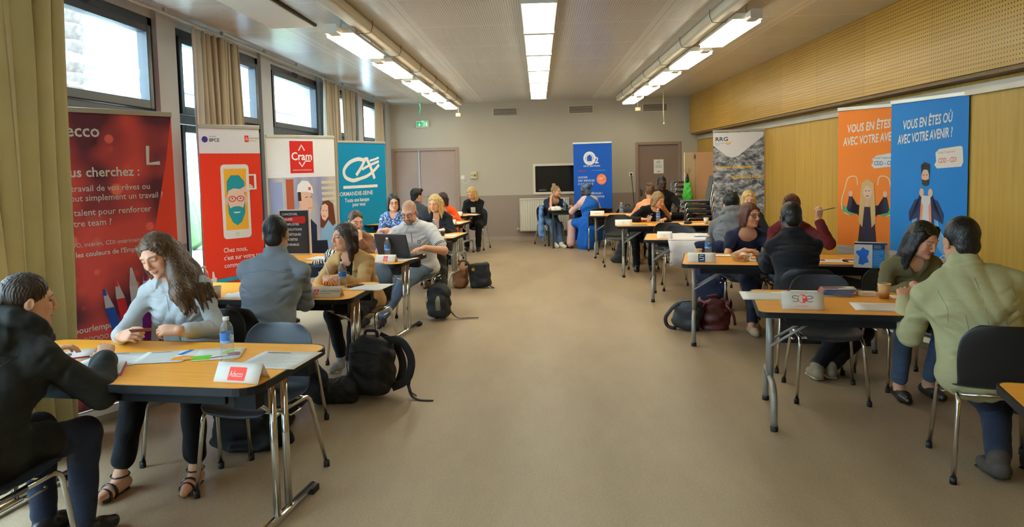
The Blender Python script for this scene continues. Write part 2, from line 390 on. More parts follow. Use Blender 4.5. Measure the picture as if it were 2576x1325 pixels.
# left wall: pillars between tall windows
PIL = [(YF, -.8), (1.5, 1.8), (3.8, 4.1), (6.08, 6.40), (8.38, 8.69), (10.62, 10.95), (12.9, 13.22), (15.2, YB)]
w = MB()
for a, b in PIL: w.box(-3.5, XL+.02, a, b, 0, ZC)
w.box(-3.5, XL-.02, -.8, 15.2, 2.93, ZC).box(-3.5, XL-.02, -.8, 15.2, 0, .12)
struct('wall_left', w, PILLAR)
for i in range(len(PIL)-1):
    y0, y1 = PIL[i][1], PIL[i+1][0]
    e = empty('window_%d' % (i+1), (XL-.06, (y0+y1)/2, 0), kind='structure'); hw = (y1-y0)/2
    f = MB(); t0, t1 = -.04, .04
    f.box(t0, t1, -hw, -hw+.07, .12, 2.93).box(t0, t1, hw-.07, hw, .12, 2.93).box(t0, t1, -hw, hw, 2.86, 2.93).box(t0, t1, -hw, hw, .12, .22).box(t0, t1, -hw, hw, 2.08, 2.16)
    f.box(t0, t1, -.045, .045, .22, 2.08)
    f.build('outer_frame', FRAME, e, .004)
    f = MB(); a, b = -hw+.075, hw-.075
    f.box(-.02, .07, a, a+.06, 2.165, 2.855).box(-.02, .07, b-.06, b, 2.165, 2.855).box(-.02, .07, a+.06, b-.06, 2.165, 2.235).box(-.02, .07, a+.06, b-.06, 2.795, 2.855)
    f.build('hopper_sash', FRAME, e, .006)
    MB().box(.022, .028, a+.05, b-.05, 2.225, 2.805).build('upper_pane', GLASS, e)
    for s0, s1 in ((a, -.05), (.05, b)):
        q = MB().box(-.02, .06, s0, s0+.06, .23, 2.07).box(-.02, .06, s1-.06, s1, .23, 2.07).box(-.02, .06, s0+.06, s1-.06, .23, .31).box(-.02, .06, s0+.06, s1-.06, 2.0, 2.07)
        q.build('casement_sash', FRAME, e, .006); MB().box(.018, .024, s0+.05, s1-.05, .3, 2.01).build('lower_pane', GLASS, e)
    MB().tube(fillet([(.06, -.08, 1.1), (.10, -.08, 1.1), (.10, -.08, .98)], .02), .009, 8).box(.058, .066, -.095, -.065, 1.02, 1.2).build('handle', M('black_metal', '17181a', .4, .4, var=(9, .1)), e)
    MB().tube([(.09, -hw*.2, 2.90), (.09, hw*.2, 2.90)], .012, 8).tube([(.09, 0, 2.90), (.05, 0, 2.84)], .009, 8).build('closer_arm', FRAME, e)
# what is outside: the white building across the courtyard
ext = MB().box(-9.4, -9.0, -8, 34, -.2, 9)
facade = ext.build('building_facade_outside', M('white_render', 'f4f4f2', .8, bump=(30, .1))); tag(facade, 'white rendered building across the courtyard outside the windows', 'building')
struct('ground_outside', MB().box(-9.0, -3.5, -8, 34, -.3, -.05), M('courtyard_gravel', 'd0d0cc', .9, var=(4, .15)))
def outside_window(y, z, w_, h_):
    e = empty('facade_window', (-9.0, y, z), 0, None, None); e.parent = facade
    MB().box(0, .08, -w_/2, w_/2, 0, .08).box(0, .08, -w_/2, w_/2, h_-.08, h_).box(0, .08, -w_/2, -w_/2+.1, 0, h_).box(0, .08, w_/2-.1, w_/2, 0, h_).box(.0, .12, -w_/2-.1, w_/2+.5, -.06, 0).build('frame', M('blue_grey_frame', '1a2238', .5, var=(5, .05)), e)
    MB().box(.0, .02, -w_/2+.1, w_/2-.1, .08, h_-.08).build('glazing', M('facade_glazing', '34586c', .12, var=(2, .08)), e)
outside_window(13.0, 3.85, 2.6, 3.0); outside_window(19.7, 2.55, 5.0, 1.2); outside_window(26, 2.55, 5.0, 1.2)
tr = MB()
for k in range(26):
    z0 = k*.22; tr.lathe([(.20, z0), (.27, z0+.17), (.20, z0+.22)], 14, (-6.4, 9.8, -.05))
tag(tr.build('palm_trunk', M('shaggy_bark', '4a4038', .95, var=(14, .35), bump=(20, .6))), 'shaggy palm trunk standing outside the first window', 'tree trunk')
hd = MB()
for k in range(70):
    y = 3+k*.35; hd.lathe([(.02, -.05), (.3+.1*random.random(), .2), (.38, .6), (.25, 1.0+.2*random.random()), (.02, 1.2)], 8, (-7.6+.3*random.random(), y, 0))
tag(hd.build('hedge_outside', M('hedge_leaves', '3c5c26', .8, var=(25, .4), bump=(40, .8))), 'green hedge along the courtyard outside the lower panes', 'hedge', kind='stuff')

# doors
DP = M('taupe_door_paint', 'a2887a', .55, var=(3, .04)); DF = M('taupe_door_frame', '9a8172', .5, var=(4, .04))
e = empty('door_1', (-2.45, YB, 0), kind='structure')
MB().box(-.73, -.66, -.02, .12, 0, 2.06).box(.66, .73, -.02, .12, 0, 2.06).box(-.66, .66, -.02, .12, 2.0, 2.06).build('door_frame', DF, e, .004)
a = MB().box(-.66, -.12, .02, .06, .01, 2.0).build('door_leaf', DP, e, .003)
b = MB().box(-.12, .66, .02, .06, .01, 2.0).build('door_leaf', DP, e, .003)
MB().box(-.15, -.12, .0, .02, .01, 2.0).build('meeting_strip', M('brushed_aluminium', 'c9c8c4', .35, .8, var=(5, .05)), a)
MB().tube(fillet([(-.06, .02, 1.03), (-.06, -.03, 1.03), (.06, -.03, 1.03)], .015), .009, 8).build('handle', CHROME, b)
e = empty('door_2', (2.565, YB, 0), kind='structure')
MB().box(-.485, -.42, -.02, .12, 0, 2.07).box(.42, .485, -.02, .12, 0, 2.07).box(-.42, .42, -.02, .12, 2.01, 2.07).build('door_frame', DF, e, .004)
a = MB().box(-.42, .42, .03, .07, .01, 2.01).build('door_leaf', M('brown_taupe_door', '8d7464', .55, var=(3, .04)), e, .003)
MB().box(-.385, -.335, .02, .03, .92, 1.10).tube(fillet([(-.36, .03, 1.07), (-.36, -.03, 1.07), (-.24, -.03, 1.07)], .015), .009, 8).build('handle', CHROME, a)
sg = MB().rbox(-.105, .105, -.15, .15, 0, .0015, .002, Matrix.Translation((2.58, YB+.029, 1.545)) @ Matrix.Rotation(math.pi/2, 4, 'X')).build('paper_notice', PAPER)
tag(sg, 'white paper notice taped on the brown single door', 'notice')
A = Art((2.475, YB+.027, 1.395), (1, 0, 0), (0, 0, 1))
A.arc(.105, .245, .035, .02, 20, 330, .006, '555555').rect(.06, .15, .235, .24, '888888')
for k, (u0, u1) in enumerate(((.05, .16), (.035, .175), (.03, .18))): A.rect(u0, u1, .175-.025*k, .181-.025*k, '777777')
A.rect(.07, .14, .035, .045, '333333'); A.build(sg)
# hatch window in the back wall
e = empty('window_8', (.40, YB, 0), kind='structure')
MB().box(-.52, .52, -.03, .05, 1.0, 1.05).box(-.52, .52, -.03, .05, 1.61, 1.66).box(-.52, -.47, -.03, .05, 1.05, 1.61).box(.47, .52, -.03, .05, 1.05, 1.61).build('white_frame', M('cream_window_frame', 'ded6c4', .5, var=(5, .03)), e, .004)
MB().box(-.47, .47, .04, .055, 1.05, 1.61).build('dark_pane', M('dark_hatch_pane', '1c1c1a', .12, var=(2, .2)), e)
MB().box(-.40, -.24, .02, .035, 1.075, 1.11).build('sticker', M('faded_sticker', '55544e', .5, var=(30, .2)), e)
# vents
def vent(x, z, lab):
    e = empty('ventilation_grille', (x, YB, z), label=lab, cat='vent', group='air vents high on the back wall')
    MB().box(-.27, .27, -.02, 0, -.095, -.075).box(-.27, .27, -.02, 0, .075, .095).box(-.27, -.25, -.02, 0, -.075, .075).box(.25, .27, -.02, 0, -.075, .075).build('frame', M('vent_frame', 'cfc3ae', .5, var=(5, .03)), e, .003)
    s = MB()
    for k in range(6): s.box(-.25, .25, -.018, -.004, -.068+k*.025, -.056+k*.025)
    s.build('slats', M('vent_slat', 'c2b7a4', .5, var=(5, .03)), e); MB().box(-.25, .25, -.003, 0, -.075, .075).build('backing', M('vent_dark', '14120e', .8, var=(5, .1)), e)
vent(-.69, 2.79, 'air vent on the back wall, the one nearest the exit sign'); vent(.935, 2.80, 'air vent on the back wall, the middle one of three'); vent(2.51, 2.80, 'air vent on the back wall above the single brown door')
# exit sign
e = empty('exit_sign', (-2.48, YB, 2.5), label='small green and white lit emergency exit sign above the double door', cat='exit sign')
MB().rbox(-.135, .135, -.07, .07, 0, .05, .01, Matrix.Translation((0, 0, .07)) @ Matrix.Rotation(math.pi/2, 4, 'X')).build('housing', M('sign_white_plastic', 'e8efe6', .4, var=(5, .02)), e, .003)
A = Art((0, -.05, .07), (1, 0, 0), (0, 0, 1), step=.0012)
g = M('exit_green', '0d9a58', .4, emit=('10a860', .35), var=(5, .02))
A.rect(-.12, -.005, -.05, .05, g).rect(.005, .12, -.05, .05, g); A.layer(2)
wl = M('exit_white', 'f2fff6', .4, emit=('e8fff0', .5), var=(5, .02))
A.line([(-.06, .035), (-.06, -.03)], .014, wl).line([(-.09, 0), (-.06, -.035), (-.03, 0)], .014, wl).rect(.075, .108, -.04, .04, wl).ell(.045, .033, .010, .010, wl).line([(.045, .02), (.04, -.01), (.025, -.04)], .012, wl).line([(.04, -.01), (.062, -.04)], .01, wl).line([(.02, .0), (.045, .015), (.068, .0)], .009, wl)
A.build(e)
MB().rbox(-.02, .02, -.012, .012, 0, .012, .004, Matrix.Translation((.01, -.05, .128)) @ Matrix.Rotation(math.pi/2, 4, 'X')).build('indicator_light', M('green_led', '50ff90', .4, emit=('40ff90', 3.), var=(5, .02)), e)
# thermostat, switch, socket
e = empty('thermostat', (-1.40, YB, 1.45), label='beige thermostat box with a dial on the back wall', cat='thermostat')
MB().box(-.07, .07, -.05, 0, -.075, .075).build('case', M('beige_plastic', 'cdbf9a', .5, var=(5, .04)), e, .006)
MB().lathe([(.03, 0), (.028, .015), (.001, .016)], 18, M4=Matrix.Translation((.025, -.05, 0)) @ Matrix.Rotation(math.pi/2, 4, 'X')).box(-.05, -.02, -.054, -.05, -.02, .01).build('dial', M('dark_beige', '8f8260', .5, var=(5, .04)), e)
e = empty('light_switch', (-1.64, YB, 1.41), label='small white light switch left of the thermostat', cat='switch')
MB().box(-.04, .04, -.012, 0, -.04, .04).build('plate', M('white_plastic', 'eceae2', .4, var=(5, .02)), e, .004); MB().box(-.022, .022, -.018, -.012, -.022, .022).build('rocker', M('white_plastic'), e, .003)
e = empty('wall_socket', (1.985, YB, 1.39), label='white wall socket with a black plug left of the single door', cat='socket')
MB().box(-.045, .045, -.012, 0, -.045, .045).build('plate', M('white_plastic'), e, .004); MB().lathe([(.001, .045), (.02, .04), (.022, 0)], 14, M4=Matrix.Translation((0, -.012, 0)) @ Matrix.Rotation(math.pi/2, 4, 'X')).build('plug', RUBBER, e)
cb = MB().tube(fillet([(1.985, YB-.05, 1.38), (2.0, YB-.06, 1.2), (2.03, YB-.03, .9), (2.05, YB-.03, .6), (2.02, YB-.03, .02)], .2), .006, 6).build('power_cable', RUBBER); tag(cb, 'thin dark cable hanging down the wall from the socket', 'cable')
cb = MB().tube([(-1.64, YB-.01, 1.37), (-1.63, YB-.015, 1.30), (-1.57, YB-.015, 1.27), (-1.52, YB-.015, 1.31), (-1.5, YB-.015, 1.37)], .004, 6).build('bell_wire', M('white_plastic')); tag(cb, 'loose thin white wire looping below the light switch', 'cable')
# radiator
e = empty('radiator', (.11, YB-.11, 0), label='white ribbed panel radiator under the dark hatch window', cat='radiator')
r = MB(); r.box(-.52, .52, -.02, .02, .22, .92)
for k in range(20): r.prism([(-.505+k*.051, -.02), (-.49+k*.051, -.045), (-.475+k*.051, -.045), (-.46+k*.051, -.02)], .24, .90)
r.build('panel', M('radiator_white', 'e6e2d6', .4, var=(4, .03)), e); MB().box(-.53, .53, -.05, .06, .905, .925).box(-.53, -.52, -.05, .06, .22, .92).box(.52, .53, -.05, .06, .22, .92).build('cover', M('radiator_white'), e, .003)
MB().box(-.4, -.36, .02, .09, .3, .8).box(.36, .4, .02, .09, .3, .8).build('bracket', M('radiator_white'), e)
MB().tube(fillet([(-.52, 0, .27), (-.58, 0, .27), (-.58, 0, .24), (-.58, .10, .24)], .02), .011, 8).lathe([(.001, 0), (.02, 0), (.02, .05), (.001, .05)], 10, (-.58, 0, .25)).build('valve', M('beige_plastic'), e)
# ------------------------------------------------------------------ ceiling lighting
LW = M('luminaire_white', 'dcd6c8', .45, var=(4, .03))
DIFF = M('lamp_diffuser', 'ffffff', .5, var=(9, .01))
_p = DIFF.node_tree.nodes['Principled BSDF']; _p.inputs['Emission Color'].default_value = (*LAMP_COLOR, 1); _p.inputs['Emission Strength'].default_value = LAMP_STRENGTH
def luminaire(side):
    """trunking luminaire, light in the local plane facing down; side=-1 left row, 1 right row, 0 centre"""
    e = empty('ceiling_luminaire', (0, 0, 0), label='x', cat='ceiling light')
    L = .68
    if side == 0:
        MB().box(-.15, .15, -L, L, .02, .07).build('housing', LW, e, .005)
        MB().box(-.125, .125, -L+.02, L-.02, 0, .022).build('diffuser', DIFF, e)
        for y in (-L+.01, L-.01): MB().box(-.15, .15, y-.012, y+.012, -.004, .03).build('end_bar', LW, e)
    else:
        MB().prism([(-.13, .05), (.13, .05), (.10, .10), (-.10, .10)], -L, L, Matrix.Rotation(math.pi/2, 4, 'X')).build('housing', LW, e)
        MB().box(-.115, .115, -L+.02, L-.02, .02, .052).build('diffuser', DIFF, e)
        MB().rbox(-.05, .05, -.04, .04, 0, .16, .02, Matrix.Translation((side*.02, -L-.02, .06)) @ Matrix.Rotation(math.pi/2, 4, 'X')).build('end_cap', LW, e)
        MB().box(-.006, .006, -L+.05, -L+.06, .1, .28).box(-.006, .006, L-.06, L-.05, .1, .28).build('hanger', LW, e)
    return e
lc = luminaire(0); names = ['nearest', 'second', 'third', 'fourth', 'fifth', 'farthest']
for i in range(6):
    y = 6.53+i*1.40
    lab = ('%s ceiling light panel of the centre row, seen flat from below' % names[i])
    if i == 0: lc.location = (.033, y, ZC-.09); lc['label'] = lab; lc['group'] = 'ceiling lights of the centre row'
    else: clone(lc, (.033, y, ZC-.09), 0, lab)
for i, y in enumerate((.93, -.47, -1.87)): clone(lc, (.033, y, ZC-.09), 0, 'added unseen ceiling light panel that brightens the foreground, %s' % ('just in front of the viewer', 'right above the viewer', 'behind the viewer')[i])  # extra lit panels out of view, added to brighten the foreground
for side, x0, ys, nm in ((-1, -1.765, (7.24, 9.05, 10.87, 12.58, 14.35), 'left row by the windows'), (1, 1.845, (7.16, 8.94, 10.71, 12.43, 14.22), 'right row by the wood wall')):
    p = luminaire(side)
    for i, y in enumerate(ys):
        lab = '%s hanging ceiling light in the %s' % (('nearest', 'second', 'third', 'fourth', 'farthest')[i], nm)
        if i == 0: p.location = (x0, y, 2.80); p['label'] = lab; p['group'] = 'hanging lights of the '+nm
        else: clone(p, (x0, y, 2.80), 0, lab)
    e = empty('cable_trunking', (x0-side*.17, 0, ZC), label='long cream cable trunking pipe with straps under the ceiling, %s' % nm, cat='trunking')
    MB().prism(rrect(-.07, .07, -.10, 0, .03, 3), -15.0, 2.0, Matrix.Rotation(math.pi/2, 4, 'X')).build('channel', M('trunking_cream', 'cfc4ad', .5, var=(2, .05)), e)
    for k in range(9):
        y = 2.6+k*1.4; MB().tube([(-.085, y, 0), (-.085, y, -.06), (-.06, y, -.112), (0, y, -.118), (.06, y, -.112), (.085, y, -.06), (.085, y, 0)], .004, 5).build('strap', M('dark_strap', '6b6454', .6, var=(5, .1)), e)
# plates hanging beside trunking
e = empty('ceiling_access_panel', (-2.28, 5.9, ZC), label='flat white access panel in a dark gap beside the left trunking', cat='ceiling panel')
MB().box(-.2, .2, -1.5, .95, -.035, -.02).build('panel', M('panel_white', 'd8d2c6', .6, var=(3, .03)), e, .004); MB().box(-.21, .22, -1.5, .99, -.02, 0).build('dark_rim', M('vent_dark'), e)
for x, y, z, s, lab in ((-1.62, 15.0, 2.70, .05, 'small cream sensor box hanging at the far end of the left lights'), (2.05, 15.0, 2.72, .05, 'small cream sensor box hanging at the far end of the right lights')):
    e = empty('sensor_box', (x, y, z), label=lab, cat='sensor'); MB().box(-s, s, -s, s, -.035, .035).build('case', M('beige_plastic'), e, .005); MB().tube([(0, 0, .03), (0, 0, ZC-z)], .006, 6).build('stem', LW, e)
e = empty('pull_cord', (2.26, 13.2, 0), label='thin beige pull cord hanging beside the farthest right light', cat='cord')
MB().tube([(0, 0, ZC), (0, 0, 2.5), (.01, 0, 2.34)], .008, 6).build('cord', M('beige_plastic'), e); MB().lathe([(.001, -.04), (.015, -.03), (.012, 0), (.001, .01)], 8, (.01, 0, 2.34)).build('bead', M('beige_plastic'), e)
tp = MB().sheet([[Vector((-2.0+.02*i+.015*math.sin(j), 12.3, 2.72-.05*j)) for j in range(5)] for i in range(2)], .002).tube([(-2.0, 12.3, 2.71), (-2.0, 12.3, 3.0)], .002, 5).build('party_streamer', M('green_tape', '3aa890', .5, var=(9, .05))); tag(tp, 'scrap of green tape dangling from the left lights', 'tape')
# curtain rail and curtains
e = empty('curtain_rail', (-3.07, 0, 0), label='thin metal curtain rail under the ceiling along the windows', cat='curtain rail')
MB().tube([(0, 0, 2.955), (0, 15.3, 2.955)], .012, 8).build('rail', M('rail_grey', 'a9a69e', .4, .5, var=(9, .05)), e)
for k in range(14): MB().box(-.012, .012, k*1.1+.5, k*1.1+.53, 2.955, ZC).build('bracket', M('rail_grey'), e)
def curtain(y0, y1, x, zb, fold, amp, lab, c, flare=.0, tie=None, seed=0):
    n = max(30, int((y1-y0)/.012)); rows = 30; P = []
    r = random.Random(seed); ph = [r.random()*6 for _ in range(4)]
    for i in range(rows+1):
        t = i/rows; z = 2.93+(zb-2.93)*t; row = []
        for j in range(n+1):
            u = j/n; s = u*(y1-y0)/fold*2*math.pi
            a = amp*(.45+.55*t)*(1+.3*math.sin(s*.31+ph[0]))
            w = 1+flare*t
            yy = (y0+y1)/2+(u-.5)*(y1-y0)*w+.35*amp*math.sin(2*s+ph[1]+t)
            row.append(Vector((x+a*math.sin(s+.5*math.sin(s*.37+ph[2]+t*.8))+.012*math.sin(5*t+ph[3]+u*9), yy, z)))
        P.append(row)
    e = empty('curtain', (0, 0, 0), label=lab, cat='curtain', group='beige curtains at the left windows')
    MB().sheet(P, .003).build('fabric', M('curtain_'+c, c, .85, sheen=.25, var=(3, .07), bump=(160, .12)), e)
    for k in range(max(3, int((y1-y0)/.12))):
        y = y0+.05+k*.12
        if y < y1: MB().lathe([(.001, -.02), (.008, -.018), (.008, .018), (.001, .02)], 8, (x, y, 2.945)).build('glider', M('white_plastic'), e)
    return e
curtain(3.50, 4.53, -2.95, .03, .20, .055, 'big beige curtain hanging to the floor at the left edge of the picture', 'c4b681', -.36, seed=1)
curtain(6.50, 6.66, -3.09, .03, .10, .03, 'narrow pale edge of curtain beside the red and white banner', 'ccc9c2', 0, seed=2)
curtain(6.68, 7.50, -3.08, .05, .115, .045, 'beige gathered curtain hanging behind the red and white banner', 'a89a84', .06, seed=3)
curtain(10.4, 11.25, -3.07, .05, .13, .05, 'pale curtain pulled aside behind the white photo banner', 'b9ac98', .1, seed=4)
curtain(11.55, 12.15, -3.08, .05, .11, .045, 'grey beige curtain hanging left of the turquoise banner top', 'a3957f', .06, seed=5)
curtain(13.75, 14.5, -3.08, .05, .12, .045, 'farthest beige curtain hanging above the turquoise banner', 'b4a792', .08, seed=6)
# ------------------------------------------------------------------ folding tables
def beech_mat():
    m = M('beech_laminate', 'd6a05e', .42, spec=.3); t = NT(m); p = t.n['Principled BSDF']; vec, xyz = coords(t)
    mp = t.new('ShaderNodeMapping'); mp.inputs['Scale'].default_value = (1.2, 22, 1); t.l.new(vec, mp.inputs[0])
    n = t.new('ShaderNodeTexNoise', i_Scale=3.0, i_Detail=5.0); t.l.new(mp.outputs[0], n.inputs['Vector'])
    rp = t.new('ShaderNodeMapRange', i_From_Min=.3, i_From_Max=.7); t.l.new(n.outputs['Fac'], rp.inputs['Value'])
    t.l.new(t.mix(rp.outputs[0], lin('de9128'), lin('e9a23a')), p.inputs['Base Color']); return m
BEECH = beech_mat()
EDGE = M('black_table_edge', '101012', .5, spec=.25, var=(20, .1)); APRON = M('black_apron', '0c0c0e', .65, spec=.2, var=(10, .1))
GREYM = M('grey_painted_steel', '9a9a94', .38, .25, var=(8, .05))
def table(loc, rz, L, D, kind, label, anchor='L', group='folding tables with beech tops', r=.05):
    """anchor L: loc is the front left corner, R: the front right corner (front = towards the camera)"""
    e = empty('folding_table', (loc[0], loc[1], 0), rz, label, 'table', group)
    x0, x1 = (0, L) if anchor == 'L' else (-L, 0)
    top = MB().prism(rrect(x0+.006, x1-.006, .006, D-.006, r, 5), .712, .7385)
    top.build('tabletop', BEECH if kind != 'dark' else M('dark_green_grey_top', '2e3532', .4, var=(9, .06)), e)
    P = rrect(x0, x1, 0, D, r+.006, 5); Q = rrect(x0+.009, x1-.009, .009, D-.009, r, 5); n = len(P)
    b = MB(); b.add([(*p, z) for z in (.706, .739) for p in P]+[(*p, z) for z in (.706, .739) for p in Q], [])
    for i in range(n):
        j = (i+1) % n; b.f += [(i, j, n+j, n+i), (2*n+j, 2*n+i, 3*n+i, 3*n+j), (n+i, n+j, 3*n+j, 3*n+i), (j, i, 2*n+i, 2*n+j)]; b.sm += [False]*4
    b.build('edge_band', EDGE, e)
    if kind == 'dark':
        for x in (x0+.04, x1-.04):
            for y in (.05, D-.05): MB().box(x-.017, x+.017, y-.017, y+.017, 0, .70).build('leg', M('dark_green_steel', '39433f', .45, .2, var=(9, .06)), e)
        MB().box(x0+.05, x1-.05, .04, .06, .65, .706).box(x0+.05, x1-.05, D-.06, D-.04, .65, .706).build('apron', M('dark_green_steel'), e)
        return e
    MB().box(x0+.16, x1-.16, .05, .075, .655, .706).box(x0+.16, x1-.16, D-.075, D-.05, .655, .706).build('apron', APRON, e)
    for sx, s in ((x0+.10, 1), (x1-.10, -1)):
        if kind == 'chrome':
            lg = MB().tube([(sx, D/2-.055, .035), (sx, D/2-.055, .68)], .017, 12).tube([(sx, D/2+.055, .035), (sx, D/2+.055, .68)], .017, 12)
            lg.tube([(sx, .07, .03), (sx, D-.07, .03)], .021, 12, flatz=.8).tube([(sx, .12, .69), (sx, D-.12, .69)], .019, 12)
            lg.tube([(sx, D/2-.055, .50), (sx+s*.02, D/2, .52), (sx, D/2+.055, .50)], .012, 8)
            l = lg.build('leg', CHROME, e)
            for y in (.09, D-.09): MB().box(sx-.027, sx+.027, y-.035, y+.035, .0, .03).build('foot_cap', RUBBER, l)
            MB().tube([(sx+s*.01, D/2, .5), (sx+s*.42, D/2, .69)], .009, 8).build('brace', CHROME, l)
            for y in (.10, D-.17): MB().box(sx-.05, sx+.05, y, y+.07, .62, .706).build('hinge_block', APRON, l)
        else:
            arch = fillet([(sx, .10, .012), (sx, .10, .255), (sx, D-.10, .255), (sx, D-.10, .012)], .13, 8)
            lg = MB().tube(arch, .0195, 12).tube([(sx, D/2-.045, .25), (sx, D/2-.045, .69)], .0195, 12).tube([(sx, D/2+.045, .25), (sx, D/2+.045, .69)], .0195, 12).tube([(sx, .13, .69), (sx, D-.13, .69)], .017, 10)
            l = lg.build('leg', GREYM, e)
            for y in (.10, D-.10): MB().lathe([(.001, 0), (.023, 0), (.023, .03), (.001, .03)], 12, (sx, y, 0)).build('foot_cap', RUBBER, l)
            MB().tube([(sx, D/2-.06, .46), (sx+s*.33, D/2-.06, .675)], .009, 8).tube([(sx, D/2+.06, .46), (sx+s*.33, D/2+.06, .675)], .009, 8).build('brace', GREYM, l)
            MB().lathe([(.001, 0), (.03, 0), (.045, .045), (.001, .045)], 14, (sx, D/2-.045, .662)).lathe([(.001, 0), (.03, 0), (.045, .045), (.001, .045)], 14, (sx, D/2+.045, .662)).build('socket_cup', APRON, l)
    return e
TB = {}
def TBL(key, loc, rz, L, D, kind, label, anchor='L', r=.05):
    TB[key] = (Vector((loc[0], loc[1], 0)), math.radians(rz), L, D, anchor); table(loc, rz, L, D, kind, label, anchor, r=r)
def on(key, u, v, z=.7395):
    """point u metres along the front edge (from the corner nearest the aisle), v metres in from it"""
    o, a, L, D, an = TB[key]; uu = u if an == 'L' else -u
    return Vector((o.x+uu*math.cos(a)-v*math.sin(a), o.y+uu*math.sin(a)+v*math.cos(a), z))
TBL('T1', (-1.18, 2.86), -8, 1.6, .76, 'chrome', 'beech folding table with chrome legs nearest the camera on the window side', 'R', .09)
TBL('T2', (-1.31, 4.86), -5, 1.6, .78, 'chrome', 'beech folding table with chrome legs, second from the camera on the window side', 'R', .09)
TBL('T3', (-1.31, 6.66), -11, 1.6, .80, 'chrome', 'beech folding table with chrome legs carrying the open laptop', 'R', .07)
TBL('T4', (-1.09, 9.03), -9, 1.6, .80, 'grey', 'beech folding table on grey legs beside the brown and black bag on the floor', 'R')
TBL('T5', (-1.24, 11.22), -9, 1.6, .78, 'grey', 'beech folding table on grey legs behind the blonde woman in the black blazer', 'R')
TBL('T6', (-1.36, 13.1), -16, 1.5, .76, 'grey', 'beech folding table on grey legs farthest along the window side', 'R')
TBL('SOS', (1.262, 4.235), -12.5, 1.7, .80, 'grey', 'beech folding table on grey legs with the red and black logo name card', 'L')
TBL('S', (1.221, 6.303), -13, 1.66, .82, 'grey', 'beech folding table on grey legs with the salad box on it', 'L')
TBL('R3', (1.19, 8.376), -11, 1.6, .80, 'grey', 'beech folding table on grey legs half covered by a white cloth', 'L')
TBL('R4', (1.08, 10.268), -6, 1.4, .82, 'grey', 'beech folding table on grey legs where the woman in the black top leans', 'L')
TBL('R5', (.837, 12.441), -9, 1.8, .74, 'grey', 'beech folding table on grey legs nearest the back wall on the right side', 'L')
TBL('O2', (.235, 14.10), 12, 1.25, .5, 'dark', 'small dark table in front of the tall blue banner by the radiator', 'L')
TBL('N', (1.54, 2.09), -16, 1.7, .80, 'grey', 'beech folding table corner cut off at the lower right edge of the picture', 'L')

# ------------------------------------------------------------------ shell chairs
SHELL = M('charcoal_shell_plastic', '2c2e32', .40, spec=.4, bump=(220, .06), var=(4, .05))
BSHELL = M('black_shell_plastic', '141416', .42, spec=.45, bump=(220, .06), var=(4, .1))
BSHELL2 = M('blue_shell_plastic', '2d4a66', .42, bump=(220, .06), var=(4, .08))
def shell_chair(shellmat, name='shell_chair'):
    """faces +Y, origin on the floor under the seat"""
    e = empty(name, (0, 0, 0), label='x', cat='chair')
    prof = [(.235, .418), (.225, .440), (.19, .452), (.10, .446), (0, .440), (-.09, .440), (-.145, .452), (-.178, .485), (-.197, .54), (-.212, .61), (-.228, .69), (-.242, .755), (-.250, .80)]
    wid = [.155, .185, .205, .218, .218, .212, .205, .203, .208, .215, .214, .195, .13]
    P = []
    for (y, z), w in zip(prof, wid):
        row = []
        for j in range(15):
            u = -1+2*j/14
            c = u*u
            dz = .016*c if z < .46 else .0; dy = .03*c if z > .5 else (.012*c if z > .46 else 0)
            row.append(Vector((u*w, y+dy, z+dz)))
        P.append(row)
    P = P[::-1]
    s = MB().sheet(P, -.009).build('seat_shell', shellmat, e)
    sd = s.modifiers.new('smooth', 'SUBSURF'); sd.levels = 1; sd.render_levels = 2
    for sx in (-1, 1):
        fr = fillet([(sx*.225, .235, .012), (sx*.195, .19, .425), (sx*.19, .02, .425)], .05, 6)
        bk = fillet([(sx*.235, -.245, .012), (sx*.195, -.16, .425), (sx*.19, .02, .425)], .05, 6)
        for pts in (fr, bk):
            l = MB().tube(pts, .0115, 10).build('leg', CHROME, e); p = pts[0]
            MB().lathe([(.001, 0), (.017, 0), (.0165, .034), (.001, .034)], 10, (p.x, p.y, 0)).build('foot_cap', RUBBER, l)
        MB().tube([(sx*.215, .08, .405), (sx*.228, .08, .40), (sx*.228, -.02, .40), (sx*.215, -.02, .405)], .005, 6).build('linking_hook', CHROME, e)
    MB().tube([(-.192, .12, .42), (.192, .12, .42)], .009, 8).tube([(-.192, -.13, .42), (.192, -.13, .42)], .009, 8).build('cross_bar', CHROME, e)
    return e
_CP = {}
def chair(mat, x, y, rz, label, group='plastic shell chairs at the tables'):
    k = mat.name
    if k not in _CP:
        e = _CP[k] = shell_chair(mat); e.location = (x, y, 0); e.rotation_euler = (0, 0, math.radians(rz)); e['label'] = label; e['group'] = group
        return e
    return clone(_CP[k], (x, y, 0), rz, label, group)
chair(SHELL, -1.48, 3.66, 168, 'empty charcoal shell chair tucked under the table nearest the camera on the left')
chair(SHELL, 1.95, 5.00, 170, 'empty charcoal shell chair tucked behind the table with the red logo name card')
chair(BSHELL, 2.06, 5.72, -10, 'black shell chair under the man in the black jacket seen from behind')
chair(BSHELL, 2.31, 3.755, -14, 'black shell chair under the man in the cream blazer')
chair(SHELL, -2.2, 2.66, -6, 'charcoal shell chair with chrome legs under the woman in the dark hooded coat')
chair(BSHELL, -1.74, 4.55, -38, 'black shell chair under the man in the blue grey shirt')
chair(SHELL, 1.81, 9.36, 172, 'charcoal shell chair pushed up behind the white cloth')
chair(BSHELL, 1.74, 9.80, 172, 'black shell chair standing behind the charcoal one at the white cloth')
chair(BSHELL, 1.08, 13.88, 14, 'black shell chair under the woman in the long blue dress')
chair(BSHELL, 1.25, 11.62, 176, 'chrome legged black chair behind the far right table, carrying the dark backpack')

